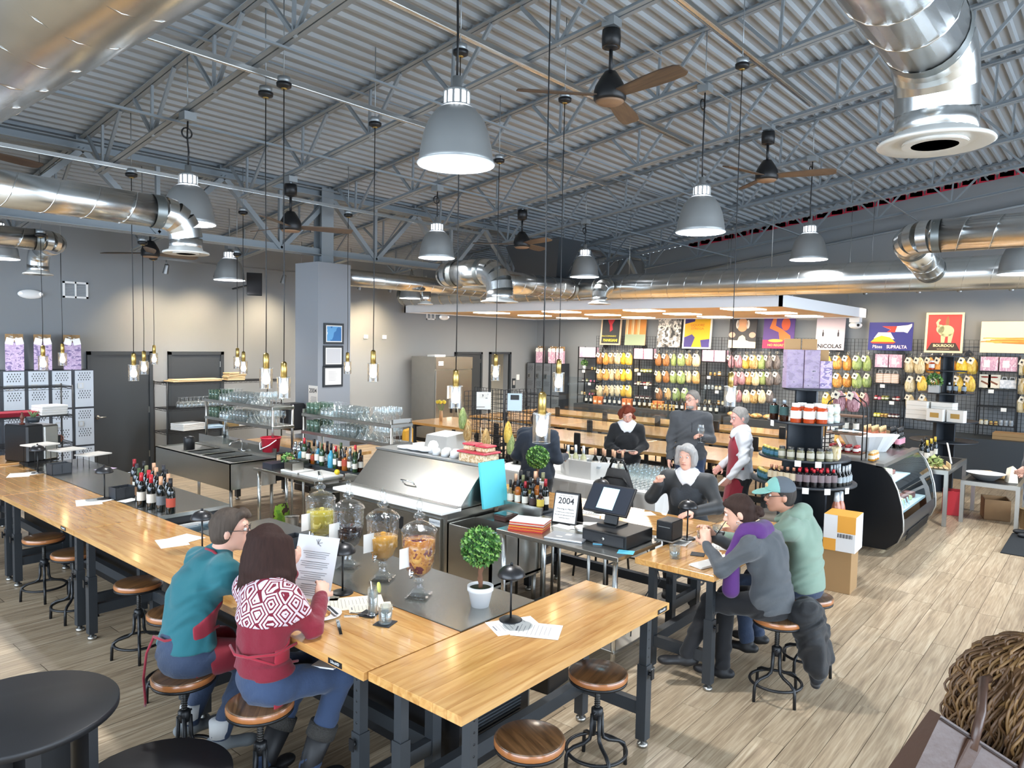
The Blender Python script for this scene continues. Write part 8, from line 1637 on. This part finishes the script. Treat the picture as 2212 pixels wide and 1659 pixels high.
# --- man in cap and sage hoodie
J = dict(base=(5.58, 1.72, 0), f=nrm((-.2, 1, 0)), r=nrm((1, .2, 0)), pel=wv(5.58, 1.74, .70), chest=wv(5.53, 1.78, 1.02), neck=wv(5.47, 1.85, 1.2), head=wv(5.42, 1.92, 1.335), hf=wv(-.62, .78, -.08), hu=UP, shR=wv(5.72, 1.84, 1.12), shL=wv(5.31, 1.80, 1.12), elR=wv(5.75, 2.08, .95), elL=wv(5.22, 2.02, 1.0), wrR=wv(5.6, 2.3, .95), wrL=wv(5.2, 2.28, 1.0),
         hiR=wv(5.67, 1.79, .665), hiL=wv(5.49, 1.78, .665), knR=wv(5.62, 2.18, .60), knL=wv(5.42, 2.18, .60), anR=wv(5.62, 2.12, .16), anL=wv(5.4, 2.12, .16))
m_sage = cloth('sage_hoodie', '7d9282', .95, .25, 16); m_capg = mat('cap_grey', '565c62', .9); m_capt = mat('cap_teal', '79aaa0', .9)
man2 = person('man in a sage green hoodie and teal-grey cap at the table', J, m_sage, m_jeand, mat('boot_black'), 'c48e74', 'short', '3c3632', .009, 1., 1.12, hp=(.5, .6), hd={'L': (.1, .7, -.2)}, hn={'L': (.2, .1, -1)}, hem=-.05, layers=[glasses('2a2624', .0025),
    shell('hood', m_sage, lambda K: [cap(K['J']['neck']-K['tf']*.06+K['J']['r']*.08, K['J']['neck']-K['tf']*.06-K['J']['r']*.08, .05, .05, .04), cap(K['J']['neck']-K['tf']*.09, K['J']['neck']-K['tf']*.1-UP*.13, .07, .02, .04), cap(K['J']['neck']+K['J']['r']*.085-K['tf']*.03, K['J']['neck']+K['tf']*.09-UP*.03+K['J']['r']*.03, .035, .025, .03), cap(K['J']['neck']-K['J']['r']*.085-K['tf']*.03, K['J']['neck']+K['tf']*.09-UP*.03-K['J']['r']*.03, .035, .025, .03)], lambda K: []),
    shell('cap_crown', m_capg, lambda K: [elp(K['c']+K['hu']*.045-K['hf']*.01, K['HM'], (.092, .112, .098), .02)], lambda K: [(K['c']+K['hu']*.035, nrm(-K['hu']+K['hf']*.08))], .007), shell('cap_front', m_capt, lambda K: [elp(K['c']+K['hu']*.046-K['hf']*.008, K['HM'], (.0935, .113, .099), .02)], lambda K: [(K['c']+K['hu']*.035, nrm(-K['hu']+K['hf']*.08)), (K['c']+K['hf']*.02, -K['hf'])], .007),
    shell('cap_brim', m_capt, lambda K: [elp(K['c']+K['hu']*.04+K['hf']*.12, (K['hr'], nrm(K['hf']-K['hu']*.15), nrm(K['hu']+K['hf']*.15)), (.082, .085, .012), .01)], lambda K: [(K['c']+K['hf']*.06, -K['hf'])], .006), shell('cap_patch', mat('patch_tan', 'c8a878', .8), lambda K: [elp(K['c']+K['hu']*.08+K['hf']*.09-K['hr']*.0, K['HM'], (.03, .012, .022), .005)], lambda K: [], .005), shell('wrist_watch', m_black, lambda K: [cap(wv(5.2, 2.255, 1.0), wv(5.2, 2.27, 1.0), .041, .041, .01)], lambda K: [], .006)])
# --- older woman with silver bob behind the counter
J = dict(base=(6.48, 3.2, 0), f=nrm((-.9, -.35, 0)), r=nrm((-.35, .9, 0)), pel=wv(6.50, 3.19, .74), chest=wv(6.46, 3.18, .98), neck=wv(6.45, 3.18, 1.2), head=wv(6.42, 3.18, 1.365), hf=wv(-.93, -.12, -.05), hu=UP, shR=wv(6.42, 3.38, 1.13), shL=wv(6.5, 2.99, 1.13), elR=wv(6.27, 3.47, .95), elL=wv(6.40, 2.84, .93), wrR=wv(6.24, 3.37, 1.11), wrL=wv(6.10, 2.95, .915),
         hiR=wv(6.46, 3.28, .7), hiL=wv(6.5, 3.1, .7), knR=wv(6.2, 3.22, .62), knL=wv(6.22, 2.98, .62), anR=wv(6.25, 3.25, .12), anL=wv(6.25, 2.98, .12))
m_jkt = cloth('black_jacket', '1f2224', .6, .3, 12)
person('older woman with a silver bob and dark quilted jacket pointing', J, cloth('charcoal_knit', '34373b', .95, .5, 70), cloth('black_trousers'), mat('boot_black'), 'd6a48e', 'bob', '9a9895', .0085, 1., 1., hp=(1.15, .3), hd={'R': (-.3, -.15, .5), 'L': (-.6, .3, -.1)}, hn={'R': (-.5, -.6, -.2), 'L': (0, 0, -1)}, female=True, layers=[collar(mat('shirt_white', 'dcdcde', .85)),
    shell('jacket', m_jkt, lambda K: K['torso'](.022, .1)[:3]+K['arm']('R', .016)+K['arm']('L', .016), lambda K: [], None), ][:1]+[
    shell('jacket_side', m_jkt, lambda K: K['torso'](.02, .1)[:3]+K['arm']('R', .016, .97), lambda K: [(K['J']['chest']+K['J']['r']*.07, -K['J']['r'])]), shell('jacket_side', m_jkt, lambda K: K['torso'](.02, .1)[:3]+K['arm']('L', .016, .97), lambda K: [(K['J']['chest']-K['J']['r']*.07, K['J']['r'])]), shell('jacket_back', m_jkt, lambda K: K['torso'](.018, .1)[:2], lambda K: [(K['J']['chest']-K['tf']*.02, K['tf'])])])
# stools under the two behind-counter sitters
clone(st, (6.5, 3.19, 0), .4, 'round wooden screw stool with black legs under the older woman', (1, 1, 1.08))
# --- red-haired woman in black sweater
J = stand(8.55, 5.14, 1.60, (-.76, -.5), (-.74, -.5, -.45)); r, f = J['r'], J['f']
J.update(elR=J['chest']+r*.25-f*.02-UP*.1, elL=J['chest']-r*.25-f*.02-UP*.1, wrR=J['chest']+r*.12+f*.2-UP*.14, wrL=J['chest']-r*.12+f*.2-UP*.15)
wom4 = person('red-haired woman in a black sweater reading a sheet', J, cloth('black_sweater', '121418'), cloth('black_trousers'), mat('boot_black'), 'd8a492', 'curlshort', '6a3020', .011, 1., 1.0, female=True, hp=(.7, .7), hn={'R': (0, 0, 1), 'L': (0, 0, 1)}, layers=[collar(MATS['shirt_white'])])
p = J['chest']+f*.27-UP*.13; one('paper_sheet', 'white sheet in the hands of the red-haired woman', 'paper', B().obox(p, V(r)*.11, V(f)*.06+V((0, 0, .02)), (0, 0, .001)), m_paper)
# --- tall man in grey quarter-zip with a wine glass
J = stand(8.72, 4.28, 1.87, (-.8, -.5), (-.88, .2, -.02)); r, f = J['r'], J['f']
J.update(elL=J['chest']-r*.27-f*.02-UP*.12, wrL=J['chest']-r*.1+f*.2-UP*.06)
person('tall grey-haired man in a charcoal quarter-zip holding a wine glass', J, cloth('charcoal_zip', '45474a', .95, .3, 40), m_jean, mat('boot_black'), 'cf9c88', 'short', '77726c', .011, 1., 1.1, hp=(.4, .9), hn={'L': (.3, -.1, -.2)}, layers=[glasses('3a2a2a'), strap('zip', m_black, [J['neck']+f*.085-UP*.02, J['chest']+f*.135+UP*.06, J['chest']+f*.138-UP*.02], .004), shell('beard', mat('beard_grey', '8f8a84', .9), lambda K: [elp(K['c']+K['hf']*.04-K['hu']*.085, K['HM'], (.056, .052, .04), .02)], lambda K: [(K['c']-K['hu']*.065, K['hu'])])])
p = J['wrL']+f*.075; o = put(GM['stem'], 'drinking_glass', None, V(p)-V((0, 0, .07)), 0, 1.1); tag(o, 'wine glass in the hand of the tall man in grey', 'glass')
# --- man with red apron and white shirt
J = stand(8.3, 3.42, 1.72, (-.55, .75), (-.72, .62, -.22)); r, f = J['r'], J['f']
J.update(elL=J['chest']-r*.25+f*.02-UP*.1, wrL=J['chest']-r*.2+f*.16-UP*.32, elR=J['chest']+r*.25-UP*.1, wrR=J['chest']+r*.18+f*.18-UP*.25)
person('grey-haired man in a white shirt and long red apron', J, cloth('white_shirt', 'c9c9cb', .9), cloth('black_trousers'), mat('boot_black'), 'd0988a', 'short', '8d8984', .011, 1., 1.08, layers=[collar(MATS['shirt_white']), shell('apron', m_red, lambda K: K['torso'](.018, .05)[:2]+[cap(K['J']['pel'], K['J']['pel']-UP*.38+K['J']['f']*.03, .18, .2, .05, (K['tf'], .8))], lambda K: [(K['J']['chest']+K['tf']*.0, -K['tf']), (K['J']['chest']+UP*.12, nrm(UP))]), strap('apron_strap', m_red, [J['chest']+f*.12+UP*.11-r*.07, J['neck']-r*.06+f*.03+UP*.0, J['neck']-f*.06-UP*.02, J['neck']+r*.06+f*.03, J['chest']+f*.12+UP*.11+r*.07], .011)])
one('paper_sheet', 'white note in the hand of the man in the red apron', 'paper', B().obox(J['wrL']+f*.1-UP*.06, V(r)*.04, V(f)*.05-V((0, 0, .05)), (.001, .001, 0)), m_paper)
# --- man in navy seen from behind
J = stand(6.68, 5.22, 1.68, (.85, .3), (.9, -.35, -.3)); r, f = J['r'], J['f']; J['head'] = J['head']+f*.05-UP*.03
J.update(elR=J['chest']+r*.26+f*.0-UP*.12, wrR=J['chest']+r*.27+f*.24-UP*.12, elL=J['chest']-r*.27-UP*.12, wrL=J['chest']-r*.2+f*.24-UP*.2)
person('man in a navy sweater seen from behind at the tasting table', J, cloth('navy_sweater', '1e2733'), cloth('black_trousers'), mat('boot_black'), 'c89a86', 'short', '2e2622', .011, 1., 1.12)
# --- blonde woman in a striped sweater behind the deli case
J = stand(10.65, 3.25, 1.58, (-.6, -.8), (.3, -.9, -.35)); person('long-haired blonde woman in a striped white sweater behind the deli case', J, stripes('breton', 'dcd8d0', '23232a', 'Z', 5.5, .9, thr=.86), cloth('black_trousers'), mat('boot_black'), 'dab09a', 'long', '9a7444', .012, 1., .95, female=True)
# --- shopper in a dark jacket at the right
J = stand(11.62, .80, 1.74, (-.3, .9)); r, f = J['r'], J['f']; J.update(elL=J['chest']-r*.24-f*.02-UP*.12, wrL=J['chest']-r*.2+f*.16-UP*.3)
person('shopper in a dark jacket and jeans beside the lower display table', J, cloth('dark_jacket', '1a2028'), m_jean, mat('boot_black'), 'd2a08c', 'short', '4a3a2c', .012, 1., 1.1)
# --- curly-haired woman close to the camera
J = stand(2.33, .12, 1.66, (.8, .58)); r, f = J['r'], J['f']; J['face'] = False
m_flc = mat('white_fleece', 'cfc8bd', 1, bump=1, bs=90, var=.14, vs=70); cw = person('woman with long curly brown hair and a white fleece jacket', J, m_flc, m_jean, mat('boot_black'), 'd8aa94', 'none', '6a4a2a', .011, 1., 1.1, female=True)
q = random.Random(11); hb = B(); c = V(J['head']); vb = V(J['base']); F, Rr = V(f), V(r)
for k in range(620):
    a = q.uniform(-2.8, 2.8); el = q.uniform(-.1, 1.57); d = (-F*math.cos(a)+Rr*math.sin(a))*math.cos(el)+V((0, 0, math.sin(el)))
    p = c+d*q.uniform(.105, .125)+V((0, 0, .025)); out = (-F*math.cos(a)+Rr*math.sin(a)); pts = []; L = q.uniform(.24, .4); ph = q.random()*6; n = 22
    for i in range(n+1):
        s_ = i/n; y = p+out*(.05*math.sin(min(1, s_*1.6)*PI/2)+.03*s_)+V((0, 0, -L*s_*s_ if s_ < .3 else -L*(s_-.21)))
        w_ = (.008+.012*((k*.37) % 1))*min(1, s_*3); t_ = ph+s_*(11+6*((k*.61) % 1)); pts.append(y+Rr*w_*math.cos(t_)+out*w_*math.sin(t_)-vb)
    hb.tube(pts, [.0035]+[.0042]*(n-4)+[.004, .0035, .003, .001], 4, k % 3)
hb.ob('hair', [mat('curl_a', '6b4d2e', .5, var=.2, vs=30), mat('curl_b', '7d5d36', .5, var=.2, vs=30), mat('curl_c', '5c4128', .5, var=.2, vs=30)], cw)
meshob('hair_core', [elp(J['head']+UP*.02, (r, f, UP), (.1, .115, .115), .02), cap(J['head']-f*.06, J['head']-f*.08-UP*.22, .12, .12, .04)], .012, mat('curl_c'), J['base'], cw)
bc = PD(2010, 1640, 1.72); t = thing('leather_handbag', 'brown leather handbag on the shoulder of the curly-haired woman', 'handbag', (bc.x, bc.y, 1.17), R(40-90)); t.rotation_euler = (R(-10), R(32), R(40-90)); m_lea = mat('brown_leather', '4a3429', .38, var=.12, vs=9, bump=.15, bs=30)
b = B(); b.add([(-.19, -.06, 0), (.19, -.06, 0), (.19, .06, 0), (-.19, .06, 0), (-.17, -.02, .36), (.17, -.02, .36), (.17, .02, .36), (-.17, .02, .36)], [(0, 3, 2, 1), (4, 5, 6, 7), (0, 1, 5, 4), (1, 2, 6, 5), (2, 3, 7, 6), (3, 0, 4, 7)]).ob('bag_body', m_lea, t)
for s in (-1, 1): B().tube([(s*.07, -.03, .33), (s*.075, -.01, .42), (s*.05, .06, .5), (0.0, .1, .52)], .011, 8).ob('strap', m_lea, t); B().bev(s*.07-.018, s*.07+.018, -.034, -.022, .24, .35, .003).ob('strap_tab', m_lea, t)
B().tube([(x/10*.17, -.024, .352) for x in range(-10, 11)], .003, 5).ob('edge_stitching', mat('stitch', '2c1e18', .8), t); B().lathe([(0, 0), (.022, 0), (0, .003)], 20, T=MX.Rotation(R(90), 3, 'X')).ob('magnet_disc', m_steelk, t, (.06, -.045, .14))
